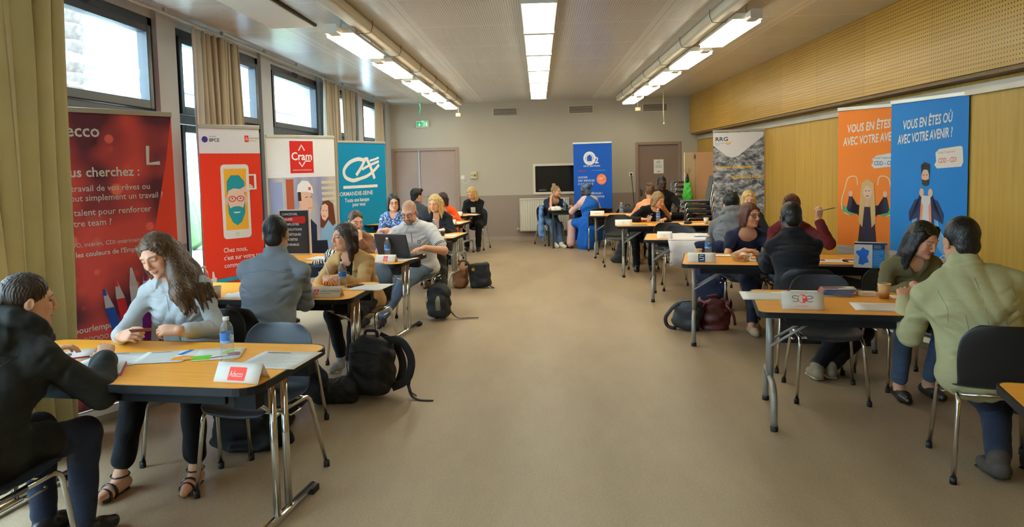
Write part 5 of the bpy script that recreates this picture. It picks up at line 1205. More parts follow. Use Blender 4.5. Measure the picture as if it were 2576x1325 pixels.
    def crs(d):
        if res > .0096: return []
        r = random.Random(int(abs(Hw[0]*977+Hw[1]*131))); e = d.get('e', .014); k = d.get('crease', 1.); C_ = []; u = nrm(sp); fb = .105*s+e; R_ = r.random; w = max(.0115, res*1.4)
        for q in (-1, 1):
            for side in (-1, 1):
                for j in range(4):
                    a = N+lat*q*(.15+.01*R_())*s-u*(.07+.045*j+.015*R_())*s+ch*side*(.075*s+e); b = a-lat*q*(.07+.09*R_())-u*(.02+.03*j*R_())+ch*side*.02; C_.append((a, b, ch*side, w, .017*k))
            for j in range(4):
                a = S[q]+(E[q]-S[q])*(.10+.12*j+.05*R_()); pd = nrm(np.cross(E[q]-S[q], ch)); n_ = ch*(1 if j % 2 else -1)+lat*q*.6; C_.append((a+ch*.0+pd*.045+n_*.04, a-pd*.045+n_*.04+(E[q]-S[q])*(.15*R_()), n_, w, .013*k))
            if d.get('sleeve', .93) > .55:
                fd = nrm(nrm(S[q]-E[q])+nrm(Wr[q]-E[q])+1e-6); sd = nrm(np.cross(S[q]-E[q], Wr[q]-E[q])+1e-6)
                for j in range(6):
                    c = E[q]+((S[q]-E[q])*(.07*j) if j < 4 else (Wr[q]-E[q])*(.12*(j-3))); dr = nrm((S[q]-E[q]) if j < 4 else (Wr[q]-E[q]))
                    for sg in (-1, 1): C_.append((c+fd*.035, c-fd*.02+dr*(.02+.02*R_()), sd*sg, w, .014*k))
                    C_.append((c+sd*.035, c-sd*.035+dr*.02*(R_()-.5), fd if j in (0, 1, 4) else nrm(ch*1.-lat*q*.3), w, .014*k))
        for j in range(9):
            h = .06+.40*R_(); c = P+sp*h; x0 = (R_()-.5)*.16; side = -1 if j < 5 else 1; L_ = .05+.08*R_(); dz_ = (R_()-.5)*.04
            C_.append((c+lat*(x0-L_)*s+ch*side*fb-u*dz_, c+lat*(x0+L_)*s+ch*side*fb+u*dz_, ch*side, w, .015*k))
        return C_
    def garment(d, base):
        e = d.get('e', .014)+base; Q = torso(e); fr = d.get('sleeve', .93)
        for q in (-1, 1):
            if fr > 0: Q += arm(q, e*.9, fr, cuff=d.get('cuff', .0))
        hem = d.get('hem', 0.)
        if hem > 0:
            bk = P-fw*.06-up*.02
            Q += [slab(C1, P-up*.03, rt, (.142*s*W_+e, .105*s+e), (.168*s*W_+e, .112*s+e), .04)]
            for q in (-1, 1): Q.append(cone(hj[q]-fw*.03, hj[q]+(K[q]-hj[q])*min(.9, hem), .086*s+e*.8, .070*s+e*.8, .04))
            if d.get('flap'): Q.append(slab(P-fw*.08+up*.05, P-fw*.11-up*d['flap'], rt, (.17*s*W_+e, .05+e), (.185*s*W_+e, .035+e), .03))
        nk = d.get('neck', 'crew'); nb = N+ch*.06*s
        if nk == 'collar':
            ax = nrm(sp+ch*.16*np.linalg.norm(sp)); cw = 1.12 if male else 1.; Q += [cone(N+ax*.012*s+ch*.002, N+ax*.052*s+ch*.010, .073*s*cw, .064*s*cw, .012), ring(N+ax*.054*s+ch*.010, np.stack([lat, np.cross(ax, lat), ax], 1), .064*s*cw, .064*s*cw, .010, .008)]
            Q += [cone(N+ch*.066*s+lat*q*.022*s+nrm(sp)*.034, N+ch*.092*s+lat*q*.058*s-nrm(sp)*.030, .013, .006, .006) for q in (-1, 1)]
            if d.get('open', 1): o_ = d.get('open', 1); Q.append(cone(N+ch*.088*s+nrm(sp)*.045*s, N+ch*.125*s-nrm(sp)*.085*s*o_, .030*s*o_, .008*s, .006, True))
        elif nk == 'v': Q += [cone(N+ch*.075*s+nrm(sp)*.05*s, N+ch*.15*s-nrm(sp)*.125*s, .060*s, .014*s, .008, True)]
        elif nk == 'scoop': Q.append(ell(N+ch*.09*s+nrm(sp)*.025*s, V3(.098, .10, .092)*s, np.stack([lat, ch, nrm(sp)], 1), .012, True))
        elif nk == 'lapel':
            Q += [cone(N+ch*.080*s+nrm(sp)*.05*s, N+ch*.165*s-nrm(sp)*.16*s, .060*s, .050*s, .010, True), cone(N+ch*.165*s-nrm(sp)*.16*s, N+ch*.165*s-nrm(sp)*.33*s, .050*s, .020*s, .010, True)]
            Q += [ring(N+nrm(sp)*.012*s-ch*.004, np.stack([lat, np.cross(nrm(sp+ch*.2), lat), nrm(sp+ch*.2)], 1), .072*s, .066*s, .014, .014)]
            for q in (-1, 1): Q += [cone(N+lat*q*.066*s+ch*.045*s, C2+lat*q*.085*s+ch*.125*s, .012, .014, .014), cone(C2+lat*q*.085*s+ch*.125*s, C1+lat*q*.055*s+ch*.115*s, .013, .01, .014)]
        elif nk == 'hood':
            hr_ = []
            for th_ in range(-35, 216, 25):
                a_ = math.radians(th_); hr_.append(N+lat*math.cos(a_)*(.085*s+e*.8)-ch*math.sin(a_)*(.075*s+e*.8)+nrm(sp)*(.050+.022*math.sin(a_))*s+ch*.012)
            Q += chain(hr_, [.027+.024*max(0, math.sin(math.radians(t_))) for t_ in range(-35, 216, 25)], .02)
            Q += [ell(N-ch*(.085*s+e)-nrm(sp)*.045*s, V3(.125, .050, .085)*s, np.stack([lat, ch, nrm(sp)], 1), .03)]
        elif nk == 'jacket':
            ax = nrm(sp+ch*.14*np.linalg.norm(sp)); cw = 1.14 if male else 1.; Q += [cone(N+ax*.015*s, N+ax*.050*s+ch*.008, .080*s*cw, .068*s*cw, .012), ring(N+ax*.054*s+ch*.008, np.stack([lat, np.cross(ax, lat), ax], 1), .068*s*cw, .066*s*cw, .012, .008)]
        elif nk == 'turtle': Q += [cone(N-nrm(sp)*.02, N+nrm(sp)*.05*s+ch*.005, .066*s, .060*s, .015)]
        else: Q.append(ell(N+ch*.045*s+nrm(sp)*.045*s, V3(.070, .075, .055)*s, np.stack([lat, ch, nrm(sp)], 1), .01, True))
        if d.get('cuffs'):
            for q in (-1, 1):
                u = nrm(Wr[q]-E[q]); c0 = E[q]+(Wr[q]-E[q])*fr; Q.append(cone(c0-u*.05, c0, .046*s, .044*s, .01))
        if 'more' in d: Q += d['more'](g)
        return sobj(d.get('name', 'shirt'), Q, res, d['mat'], root, extra=both(folds(d.get('amp', .0035)*.9, (Hw[0]*7+Hw[1]*3) % 6, d.get('f', 1.)), creases(crs(d))))
    if inner: inner.setdefault('name', 'undershirt'); inner.setdefault('e', .008); garment(inner, 0)
    if top: PEOPLE[label] = g; g['top'] = garment(top, .004 if inner else 0)
    if legs:
        e = legs.get('e', .012); Q = [slab(P-up*.03*s, P+(C1-P)*.75, rt, (.165*s*W_+e*.6, .115*s+e*.6+fat), ((.14)*s*W_+e*.6, .102*s+e*.6+fat), .04)]
        for q in (-1, 1): Q += leg(q, e, legs.get('len', .93), flare=legs.get('flare', .004))
        if 'more' in legs: Q += legs['more'](g)
        sobj(legs.get('name', 'trousers'), Q, res*1.1, legs['mat'], root, extra=folds(legs.get('amp', .003), 1.7, .8))
    shoes = shoes or dict(mat=DEFSHOE)
    if shoes:
        for q in (-1, 1):
            Fp, heel, toe, d = foot(q, .006); dn = -up if A[q][2] < .12 else nrm(np.cross(toe-heel, rt)*(1 if np.cross(toe-heel, rt)[2] < 0 else -1)); kd = shoes.get('kind', 'shoe')
            if kd == 'sandal':
                so = [slab(heel+dn*.030, toe+dn*.012, rt, (.028*s, .008), (.036*s, .007), .01), cone(heel+dn*.03, V3(heel[0], heel[1], .008), .012, .008, .008)] if shoes.get('heel') else [slab(heel+dn*.034, toe+dn*.02, rt, (.03*s, .008), (.036*s, .007), .01)]
                so += [ring(A[q]+up*.005, np.eye(3), .043*s, .046*s, .0045, .003), ring(heel+(toe-heel)*.62+up*.004, np.stack([nrm(np.cross(d, up)), up*1., d*1.], 1), .041*s, .034*s, .009, .006), ring(heel+(toe-heel)*.80, np.stack([nrm(np.cross(d, up)), up*1., d*1.], 1), .036*s, .028*s, .008, .006)]
            elif kd == 'flat': so = [cone(heel, heel+(toe-heel)*.68, .039*s, .042*s, .015), cone(heel+(toe-heel)*.68, toe, .041*s, .027*s, .015), ell(A[q]+d*.03+up*.012, V3(.034, .065, .034)*s, None, .01, True)]
            else:
                so = Fp+[cone(A[q], A[q]+up*.03*0+(K[q]-A[q])*shoes.get('ankle', .06), .044*s, .045*s, .015)]
                if shoes.get('sole'): pass
            sobj('shoe', so, max(.006, res*.8), shoes['mat'], root)
            if shoes.get('sole'): sobj('shoe_sole', [slab(heel+dn*.035, toe+dn*.022, rt, (.037*s, .010), (.038*s, .009), .01)], max(.006, res*.8), shoes['sole'], root)
    if glasses:
        m = MB(); 
        for x in (-1, 1):
            pts = [T(x*.033+.024*math.cos(a)*1.0, .0945-.008*abs(math.cos(a))*(1 if math.cos(a)*x > 0 else .2), .006+.0175*math.sin(a)) for a in np.linspace(0, 2*math.pi, 17)]; m.tube([tuple(p) for p in pts], .0021*hs, 6, cap=False)
            m.tube([tuple(T(x*.057, .088, .012)), tuple(T(x*.073, .06, .012)), tuple(T(x*.082, -.012, .012))], .0019*hs, 6)
        m.tube([tuple(T(-.011, .0965, .010)), tuple(T(0, .100, .013)), tuple(T(.011, .0965, .010))], .0019*hs, 6); m.build('glasses', glasses, root)
    return root
lin_hair = dict(chestnut=(.03, .018, .01), dkbrown=(.022, .013, .009), brown=(.05, .03, .016), ash=(.16, .11, .06), blond=(.28, .19, .10), black=(.009, .008, .007), auburn=(.06, .028, .014), curly=(.09, .055, .03))
def badge(root_label, off=(0, .145, -.10), txt=None, w=.07, h=.048):
    """name badge lying on the chest of a person"""
    g = PEOPLE[root_label]; c = g['N']+g['lat']*off[0]+g['ch']*off[1]+g['sp']*off[2]; x = g['lat']; n = g['ch']; z = np.cross(x, n); z = z if z[2] > 0 else -z
    M4 = Matrix.Identity(4)
    for i in range(3): M4[i][0], M4[i][1], M4[i][2], M4[i][3] = x[i], -n[i], z[i], c[i]
    MB().box(-w/2, w/2, -.0015, .0015, -h/2, h/2, M4).build('name_badge', PAPER, g['root'])
    MB().box(-.006, .006, -.003, .003, h/2, h/2+.035, M4).build('badge_clip', CHROME, g['root'])
# ------------------------------------------------------------------ the cast
DENIM = cloth('blue_denim', '4a607c', .85, .14, 14); DKDENIM = cloth('dark_denim', '23293a', .85, .1, 14); BLKT = cloth('black_trouser_cloth', '121215', .85, .1); BLACKK = cloth('black_knit', '121114', .9, .1)
BLKSHOE = M('black_leather', '121212', .35, var=(9, .1)); WSOLE = M('pale_rubber_sole', 'c9c3b6', .7, var=(9, .05)); SNEAK = M('grey_sneaker', '8e8c88', .7, var=(20, .2), bump=(90, .3))
BLKFRAME = M('black_spectacle_frame', '151316', .3, var=(9, .1))
TBLZ = .7395
def tz(key, u, v, z=.03): return tuple(on(key, u, v, TBLZ+z))
# 1 woman in the dark hooded coat, her back to the camera
person('woman in a dark hooded coat with brown ponytail, at the left edge seen from behind', (-2.17, 2.96, 1.10), -14, hy=-26, hp=8, skin='tan', hair=('tail', 'dkbrown'), res=.0075, wide=1.12,
       top=dict(mat=cloth('dark_olive_parka', '1b1a14', .75, .12), e=.034, neck='hood', hem=.55, flap=.10, amp=.006, name='hooded_coat', f=.7), legs=dict(mat=DKDENIM), shoes=dict(mat=BLKSHOE),
       rh=(-1.99, 3.18, .80), re=(1.7, -.7, -.9), lh=(-2.28, 3.20, .80), le=(-1, 0, -.4), rhand=dict(curl=.5), lhand=dict(curl=.5), eyes='open')
# 2 woman in the light blue shirt
def sweep(T, s, l):
    Q = []
    for pts, rs in (([(-2.06, 3.93, 1.25), (-2.00, 3.885, 1.09), (-1.945, 3.815, .98), (-1.905, 3.775, .885)], [.035, .050, .052, .016]), ([(-2.06, 4.0, 1.20), (-1.97, 4.0, 1.08), (-1.885, 3.97, .985), (-1.82, 3.945, .93)], [.05, .045, .035, .010]), ([(-2.06, 3.95, 1.2), (-1.97, 3.93, 1.06), (-1.90, 3.88, .97)], [.04, .055, .03])):
        Q += chain([l(V3(p)) for p in pts], rs, .03)
    r = random.Random(5)
    for k in range(14):
        t = r.random(); a = V3(-1.945+.10*t, 3.80+.15*t, .99+.02*r.random()); Q.append(cone(l(a), l(a+V3(.03+.04*r.random(), -.02, -.08-.06*r.random())), .017, .003, .008))
    return Q
BLUESH = cloth('light_blue_shirt', 'bec4c6', .8, .07)
person('woman with long brown hair in a light blue shirt, holding a card', (-2.105, 3.90, 1.18), 178, hy=-4, hp=24, hr=12, skin='light', hair=('long', 'chestnut'), extra_hair=sweep, res=.0065, wide=1.08,
       top=dict(mat=BLUESH, e=.014, neck='collar', sleeve=.80, cuffs=True, amp=.005, open=1.25), legs=dict(mat=BLKT, e=.010, len=.80, flare=.006, name='black_trousers'), shoes=dict(mat=BLKSHOE, kind='sandal', heel=1),
       rh=(-2.16, 3.60, .80), re=(-.9, .2, -.5), lh=(-1.885, 3.66, .812), le=(.9, .35, -.45), rhand=dict(f=(.55, -.25, .12), n=(-.3, -.75, .55), curl=.75), lhand=dict(f=(-1, -.18, .12), n=(.1, -.6, .8), curl=.62), lf=(-1.82, 3.62), rf=(-2.18, 3.55), lips=(.45, .13, .12), hips=(-2.0, 4.10))
# 3 man in the blue grey shirt seen from behind
person('man in a blue grey shirt with cropped hair, back turned, second left table', (-1.745, 4.72, 1.21), 0, hy=6, hp=6, male=1, skin='tan', hair=('crop', 'black'), res=.0075, scalp=None,
       top=dict(mat=cloth('blue_grey_shirt', '8b949e', .8, .05), e=.015, neck='collar', open=0, sleeve=.93, hem=.12, amp=.0045), legs=dict(mat=DKDENIM), shoes=dict(mat=M('navy_suede', '232b3c', .8, var=(30, .1))),
       rh=(-1.67, 5.07, .79), re=(.1, -.1, -1), lh=(-1.80, 5.08, .79), le=(-1, 0, -.4), rf=(-1.66, 4.40, .10), lf=(-1.95, 4.42, .10), rhand=dict(curl=.5), lhand=dict(curl=.5), hips=(-1.76, 4.52))
# 4 woman in the tan jacket
L4 = 'woman with shoulder length dark hair in a tan jacket smiling at the second left table'
person(L4, (-1.60, 5.86, 1.075), 170, hy=-38, hp=2, skin='light', hair=('mid', 'dkbrown'), res=.0075, eyes='open', hipz=.52, s=.98,
       inner=dict(mat=BLACKK, neck='v'), top=dict(mat=cloth('tan_cotton_jacket', 'b08a58', .8, .06), e=.020, neck='lapel', hem=.25, amp=.005, name='tan_jacket'), legs=dict(mat=BLKT, name='leggings', e=.006, len=.9), shoes=dict(mat=SNEAK, sole=WSOLE),
       rh=(-1.66, 5.50, .80), re=(-.9, .3, -.5), lh=(-1.56, 5.52, .80), le=(.9, .35, -.5), rhand=dict(f=(.75, -.6, -.05), n=(-.3, -.35, .9), curl=.6), lhand=dict(f=(-.75, -.55, -.05), n=(.2, -.4, .9), curl=.6), lf=(-1.52, 5.62), rf=(-1.64, 5.80))
badge(L4, (-.02, .125, -.14), w=.08, h=.06)
_g = PEOPLE[L4]; _c = _g['N']-_g['lat']*.005+_g['ch']*.133-_g['sp']*.118
MB().lathe([(.001, .004), (.02, .004), (.022, 0), (.001, 0)], 16, M4=Matrix.Translation(Vector(_c)) @ Matrix.Rotation(-math.pi/2, 4, 'X')).build('green_pin_button', M('green_button', '58a858', .4, var=(9, .05)), _g['root'])
# 5 woman in the brown jacket, chin on hand
person('woman with a blond ponytail in a brown leather jacket resting her chin on her hand', (-2.03, 7.93, 1.055), 172, hy=44, hp=14, skin='light', hair=('tail', 'brown'), res=.009, eyes='down', hipz=.52,
       top=dict(mat=cloth('brown_leather_jacket', '7a4c2c', .5, .1), e=.018, neck='jacket', amp=.005, name='leather_jacket'), legs=dict(mat=DKDENIM),
       lh=(-1.94, 7.74, .875), le=(.9, -.1, -.9), lhand=dict(f=(-.15, .18, 1), n=(.9, -.6, .1), curl=.8), rh=(-2.12, 7.62, .79), re=(-1, 0, -.4), rhand=dict(curl=.4))
# 6 man in the white polo shirt
L6 = 'balding man with glasses and stubble in a white polo shirt typing on the laptop'
person(L6, (-1.40, 7.76, 1.155), 174, hy=-4, hp=24, male=1, skin='light', hair=(None, 'brown'), res=.0085, beard=(.16, .085, .05), scalp=((.36, .21, .135), .055), glasses=BLKFRAME, wide=1.06,
       top=dict(mat=cloth('white_polo_cotton', 'd5d6d8', .8, .04), e=.018, neck='collar', open=.8, sleeve=.36, hem=.2, amp=.005, name='polo_shirt'), legs=dict(mat=cloth('washed_jeans', '6a7d94', .85, .14, 12), name='jeans', len=.95), shoes=dict(mat=M('dark_sneaker', '2c2c2e', .7, var=(30, .2)), sole=WSOLE),
       lh=(-1.215, 7.53, .79), le=(1, .2, -.3), rh=(-1.62, 7.50, .79), re=(-1, .1, -.4), lhand=dict(f=(-.8, -.7, -.1), curl=.35), rhand=dict(f=(.2, -1, -.1), curl=.35), rf=(-1.84, 7.36), lf=(-1.66, 7.42), hips=(-1.33, 8.0))
g = PEOPLE[L6]; NAVYT = cloth('navy_trim', '2a3148')
for q in (-1, 1):
    u = nrm(g['E'][q]-g['S'][q]); c = g['S'][q]+(g['E'][q]-g['S'][q])*.70
    m = MB()
    for o in (0, .018): m.tube([tuple(c+u*o+x) for x in [0.069*(math.cos(a)*nrm(np.cross(u, [0, 0, 1]))+math.sin(a)*np.cross(u, nrm(np.cross(u, [0, 0, 1])))) for a in np.linspace(0, 2*math.pi, 20)]], .0035, 5, cap=False)
    m.build('sleeve_trim', NAVYT, g['root'])
# 7 woman in the blue patterned blouse
def blouse_mat():
    m = M('blue_print_blouse', '3f5f94', .8); t = NT(m); p = t.n['Principled BSDF']; vec, xyz = coords(t)
    v = t.new('ShaderNodeTexVoronoi', i_Scale=70.); t.l.new(vec, v.inputs['Vector']); n = t.new('ShaderNodeTexNoise', i_Scale=45., i_Detail=2.); t.l.new(vec, n.inputs['Vector'])
    rp = t.new('ShaderNodeMapRange', i_From_Min=.5, i_From_Max=.56); t.l.new(n.outputs['Fac'], rp.inputs['Value']); c = t.mix(rp.outputs[0], lin('34548c'), lin('b4c4dc'))
    sp = t.new('ShaderNodeSeparateColor'); t.l.new(v.outputs['Color'], sp.inputs[0]); c = t.mix(t.math('GREATER_THAN', sp.outputs[0], .75), c, lin('22304f')); t.l.new(c, p.inputs['Base Color']); return m
person('smiling woman with dark bobbed hair and glasses in a blue patterned blouse', (-2.045, 10.12, 1.15), 175, hy=22, hp=8, skin='light', hair=('bob', 'black'), res=.0095, eyes='open', glasses=BLKFRAME, wide=1.05,
       top=dict(mat=blouse_mat(), e=.014, neck='v', sleeve=.7, amp=.004, name='blouse'), legs=dict(mat=DKDENIM), lh=(-2.10, 9.86, .80), rh=(-2.02, 9.88, .785), lhand=dict(f=(-1, -.1, 0), curl=.4), rhand=dict(f=(1, -.1, 0), curl=.4), le=(1, .2, -.3), re=(-1, .2, -.3))
# 8 blonde in the black blazer
person('blonde woman with straight hair in a black blazer looking down at the fourth left table', (-1.44, 9.98, 1.135), 178, hy=-14, hp=14, skin='light', hair=('long', 'blond'), res=.0095,
       inner=dict(mat=cloth('pink_top', 'c08878'), neck='scoop'), top=dict(mat=cloth('black_blazer', '16171d', .8), e=.018, neck='lapel', hem=.2, amp=.004, name='blazer'), legs=dict(mat=BLKT), shoes=dict(mat=M('brown_strap_shoe', '5a3a28', .5, var=(9, .1))),
       lh=(-1.30, 9.72, .79), rh=(-1.56, 9.73, .79), lhand=dict(f=(-.8, -.5, 0), curl=.4), rhand=dict(f=(.8, -.5, 0), curl=.4))
# 9 man seen from behind at the fifth table
person('dark haired man in a dark grey shirt seen from behind at the fifth left table', (-1.90, 11.22, 1.195), -6, hy=-34, hp=4, male=1, skin='tan', hair=('short', 'black'), res=.011, top=dict(mat=cloth('dark_grey_shirt', '3c4046', .8), e=.016, neck='collar', open=0), legs=dict(mat=DKDENIM), s=1.0)
# 10 woman in orange
person('woman with dark shoulder length hair in a bright orange jacket', (-1.645, 12.28, 1.085), 178, hy=-28, hp=8, skin='light', hair=('bob', 'dkbrown'), res=.011, top=dict(mat=cloth('orange_jacket', 'e8571c', .75), e=.024, neck='lapel', hem=.2, name='orange_jacket'), inner=dict(mat=cloth('white_tee', 'd8d4cc'), neck='crew'), legs=dict(mat=BLKT), lh=(-1.45, 12.1, .79), rh=(-1.75, 11.98, .79))
# 11 blonde woman in black by the back wall
L11 = 'blonde woman in black with a white badge looking down, farthest on the left side'
person(L11, (-1.31, 14.08, 1.115), 176, hy=-16, hp=30, skin='light', hair=('long', 'blond'), res=.011, top=dict(mat=BLACKK, e=.02, neck='crew', hem=.3, name='black_top'), legs=dict(mat=BLKT), shoes=dict(mat=BLKSHOE, sole=WSOLE), lh=(-1.30, 13.80, .66), rh=(-1.42, 13.80, .66), lhand=dict(f=(-.7, -.6, -.1)), rhand=dict(f=(.7, -.6, -.1)))
badge(L11, (0, .13, -.16), w=.09, h=.11)
# 12 woman in the navy tee with the bun, hand on cheek
person('woman with a fair bun in a navy tee resting her cheek on her hand', (.345, 14.62, 1.095), 205, hy=36, hp=4, skin='light', hair=('bun', 'ash'), res=.011, eyes='open', wide=1.08,
       top=dict(mat=cloth('navy_tee', '1f2638'), e=.016, neck='scoop', sleeve=.36), legs=dict(mat=DENIM, name='jeans'), shoes=dict(mat=M('white_sneaker', 'd8d4cc', .6, var=(20, .05)), sole=WSOLE), rh=(.235, 14.52, .935), re=(-.6, -.6, -1), rhand=dict(f=(.15, .1, 1), n=(-.7, -.6, 0), curl=.8), lh=(.62, 14.42, .785), lhand=dict(curl=.4), lf=(.42, 14.26), rf=(.30, 14.30))
# 13 woman in the blue dress and head wrap
BLUED = cloth('royal_blue_dress', '1a5fb4', .8, .06)
def skirt(g):
    K = g['K']; P = g['P']; up = g['up']; fw = g['fw']
    return [slab(P+up*.04, P-up*.05+fw*.05, g['rt'], (.19, .17), (.235, .22), .05), slab(P-up*.05+fw*.04, V3(0, .18, .10), g['rt'], (.235, .22), (.24, .20), .06), slab(P-fw*.10-up*.02, V3(-.12, -.02, .05), g['rt'], (.15, .08), (.10, .06), .06)]
def wrap(T, s, l): return [ell(T(0, -.02, .035), V3(.092, .108, .102)*s, None, .02), ell(T(.02, -.115, .085), V3(.055, .05, .05)*s, None, .015), ell(T(.0, -.08, -.06), V3(.075, .05, .06)*s, None, .03)]
r13 = person('woman in a royal blue dress and dark head wrap, seen from behind', (.885, 13.98, 1.135), 26, hy=12, hp=4, skin='dark', hair=(None, 'black'), res=.011, hips=(1.02, 13.90), wide=1.1,
       inner=dict(mat=cloth('pale_pink_sleeves', 'd8b4b0'), e=.022, neck='crew', sleeve=.93, name='pink_undershirt'), top=dict(mat=BLUED, e=.026, neck='crew', sleeve=0, hem=.8, more=skirt, name='dress'), legs=dict(mat=cloth('pale_pink_trousers', 'd2aca6'), e=.022, len=.95, flare=.02), shoes=dict(mat=BLKSHOE, kind='sandal'), lf=(.60, 14.10), rf=(.85, 14.30), lh=(.66, 14.26, .77), rh=(1.0, 14.30, .77), le=(-1, -.3, -.5))
g = PEOPLE['woman in a royal blue dress and dark head wrap, seen from behind']
sobj('head_wrap', wrap(g['T'], g['hs'], None)+[ell(g['T'](0, .10, -.02), V3(.07, .07, .10), g['hR'], .01, True)], .009, M('navy_print_scarf', '141c30', .7, var=(16, .4), second='6a7c98', bump=(40, .3)), r13, extra=folds(.005, 2., 1.5))
# 14 woman in the black top leaning over her table
L14 = 'woman with a short light brown bob in a black top, leaning over to write'
person(L14, (1.80, 11.06, 1.06), 176, hy=46, hp=22, hr=-4, skin='light', hair=('bob', 'ash'), res=.0095, leandir=215, top=dict(mat=BLACKK, e=.016, neck='crew', amp=.004, name='black_top'), legs=dict(mat=BLKT), rh=(1.53, 10.86, .79), re=(-1, .2, -.2), rhand=dict(f=(.95, -.3, 0), curl=.55), lh=(1.86, 10.80, .785), lhand=dict(f=(-.5, -.6, 0), curl=.4), le=(1, .2, -.4))
badge(L14, (.05, .125, -.10), w=.07, h=.08)
# 15 woman in peach seen from behind
person('woman with curly pinned up hair in a peach sweater seen from behind', (1.86, 12.22, 1.125), -4, hy=-8, hp=10, skin='light', hair=('curlyup', 'curly'), res=.010, wide=1.15, top=dict(mat=cloth('peach_knit', 'ee9a6c'), e=.022, neck='crew', sleeve=.8), legs=dict(mat=DKDENIM), rh=(2.12, 12.50, .79), lh=(1.66, 12.55, .79))
# 16 man with dark skin facing the camera at the far right table
person('dark skinned man in a dark sweater facing the camera near the back wall', (2.235, 13.28, 1.245), 180, hy=4, hp=14, male=1, skin='dark', hair=('crop', 'black'), res=.011, lips=(.10, .035, .03), top=dict(mat=cloth('charcoal_sweater', '1d1e24'), e=.02, neck='crew'), legs=dict(mat=BLKT), lh=(2.45, 13.0, .79), rh=(2.05, 13.0, .79), hips=(2.235, 13.42), le=(1, .2, -.3))
# 17 man in the grey hoodie
person('man with black tousled hair in a grey hooded sweatshirt seen from behind', (2.11, 8.06, 1.14), -14, hy=14, hp=18, male=1, skin='tan', hair=('messy', 'black'), res=.0085, top=dict(mat=cloth('grey_sweatshirt', '6c6e72'), e=.024, neck='hood', hem=.12, amp=.004, name='hooded_sweatshirt'), legs=dict(mat=DKDENIM), lh=(2.0, 8.46, .79), le=(-.5, -.2, -.8), rh=(2.35, 8.42, .79), lf=(1.98, 7.9, .10), rf=(2.25, 7.85, .10))
# 18 fair haired woman opposite him
person('fair haired woman mostly hidden behind the man in the grey sweatshirt', (2.66, 9.32, 1.12), 180, hy=-6, hp=8, skin='light', hair=('bob', 'blond'), res=.012, detail=True, top=dict(mat=cloth('dark_jersey', '2a2c34'), e=.016, neck='crew'), legs=dict(mat=BLKT))
# 19 woman in the navy top with glasses
L19 = 'woman with an auburn bob and dark glasses in a navy top with a name badge'
person(L19, (2.045, 7.12, 1.09), 176, hy=32, hp=4, hr=0, skin='tan', hair=('bob', 'auburn'), res=.0075, eyes='open', glasses=BLKFRAME, top=dict(mat=cloth('navy_jersey_top', '191f33'), e=.013, neck='scoop', sleeve=.24, amp=.003, name='navy_top'), legs=dict(mat=cloth('dark_navy_trousers', '181b28'), e=.008, len=.88), shoes=dict(mat=M('beige_ballet_shoe', 'b8a488', .5, var=(9, .05)), kind='flat'),
       lh=(2.16, 6.82, .785), lhand=dict(f=(-.1, -1, -.05), curl=.3), rh=(1.92, 6.84, .785), rhand=dict(f=(.9, -.4, 0), curl=.4), lf=(1.97, 6.80), rf=(2.06, 7.0), le=(1, .3, -.5), re=(-.9, .3, -.5))
badge(L19, (.01, .165, -.165), w=.105, h=.06)
# 20 man in the black jacket seen from behind
person('man in a black jacket, back turned, at the table with the salad box', (2.02, 5.90, 1.155), -8, hy=4, hp=12, male=1, skin='dark', hair=('crop', 'black'), res=.0075, wide=.84, top=dict(mat=cloth('black_bomber_jacket', '121318', .8), e=.026, neck='jacket', hem=.25, amp=.006, name='black_jacket', f=.8), legs=dict(mat=BLKT), shoes=dict(mat=M('tan_work_shoe', '8a7a62', .7, var=(9, .1)), sole=WSOLE),
       lh=(1.92, 6.32, .79), le=(-.1, -.2, -1.5), rh=(2.12, 6.3, .79), re=(.1, -.2, -1.5), lf=(2.02, 5.33, .10), rf=(2.13, 5.36, .10))
# 21 woman opposite him with the raised pen
person('brown haired woman in a dark red sweater holding up a pen', (2.40, 6.99, 1.165), 174, hy=-10, hp=6, skin='light', hair=('short', 'auburn'), res=.0085, eyes='open', s=1.02, top=dict(mat=cloth('dark_red_sweater', '5c1a1c'), e=.018, neck='crew', name='red_sweater'), legs=dict(mat=DENIM), lh=(2.60, 6.86, 1.06), le=(.7, -.2, -1), lhand=dict(f=(.15, .0, 1), n=(.3, -.9, .2), curl=.7), rh=(2.25, 6.72, .785))
# 22 woman with sunglasses on her head
L22 = 'woman with long dark hair, sunglasses pushed up on her head and a khaki blouse'
person(L22, (2.585, 4.98, 1.06), 182, hy=20, hp=24, skin='light', hair=('long', 'black'), res=.0075, lips=(.40, .10, .14), hips=(2.60, 5.28), top=dict(mat=cloth('khaki_blouse', '5f5638'), e=.018, neck='v', sleeve=.9, amp=.005, name='khaki_blouse'), legs=dict(mat=cloth('slate_jeans', '3c4a5c', .85, .1, 12), e=.008, len=.86, name='jeans'), shoes=dict(mat=BLKSHOE, kind='flat'),
       rh=(2.40, 4.72, .80), re=(-.9, .3, -.5), rhand=dict(f=(.5, -.9, -.1), curl=.6), lh=(2.75, 4.68, .79), lf=(2.62, 4.95), rf=(2.40, 4.90))
g = PEOPLE[L22]; m = MB(); T = g['T']
for x in (-1, 1):
    pts = [T(x*.035+.030*math.cos(a), .066-.035*(.5+.5*math.sin(a))-.01*abs(x*math.cos(a)), .098+.020*math.sin(a)) for a in np.linspace(0, 2*math.pi, 17)]; m.tube([tuple(p) for p in pts], .003, 6, cap=False); m.add([tuple(p) for p in pts[:-1]], [tuple(range(16))]); m.tube([tuple(T(x*.066, .045, .098)), tuple(T(x*.09, -.02, .06))], .0028, 6)
m.tube([tuple(T(-.006, .066, .10)), tuple(T(.006, .066, .10))], .003, 6); m.build('sunglasses', M('sunglasses_dark', '1a1712', .12, var=(9, .1)), g['root'])
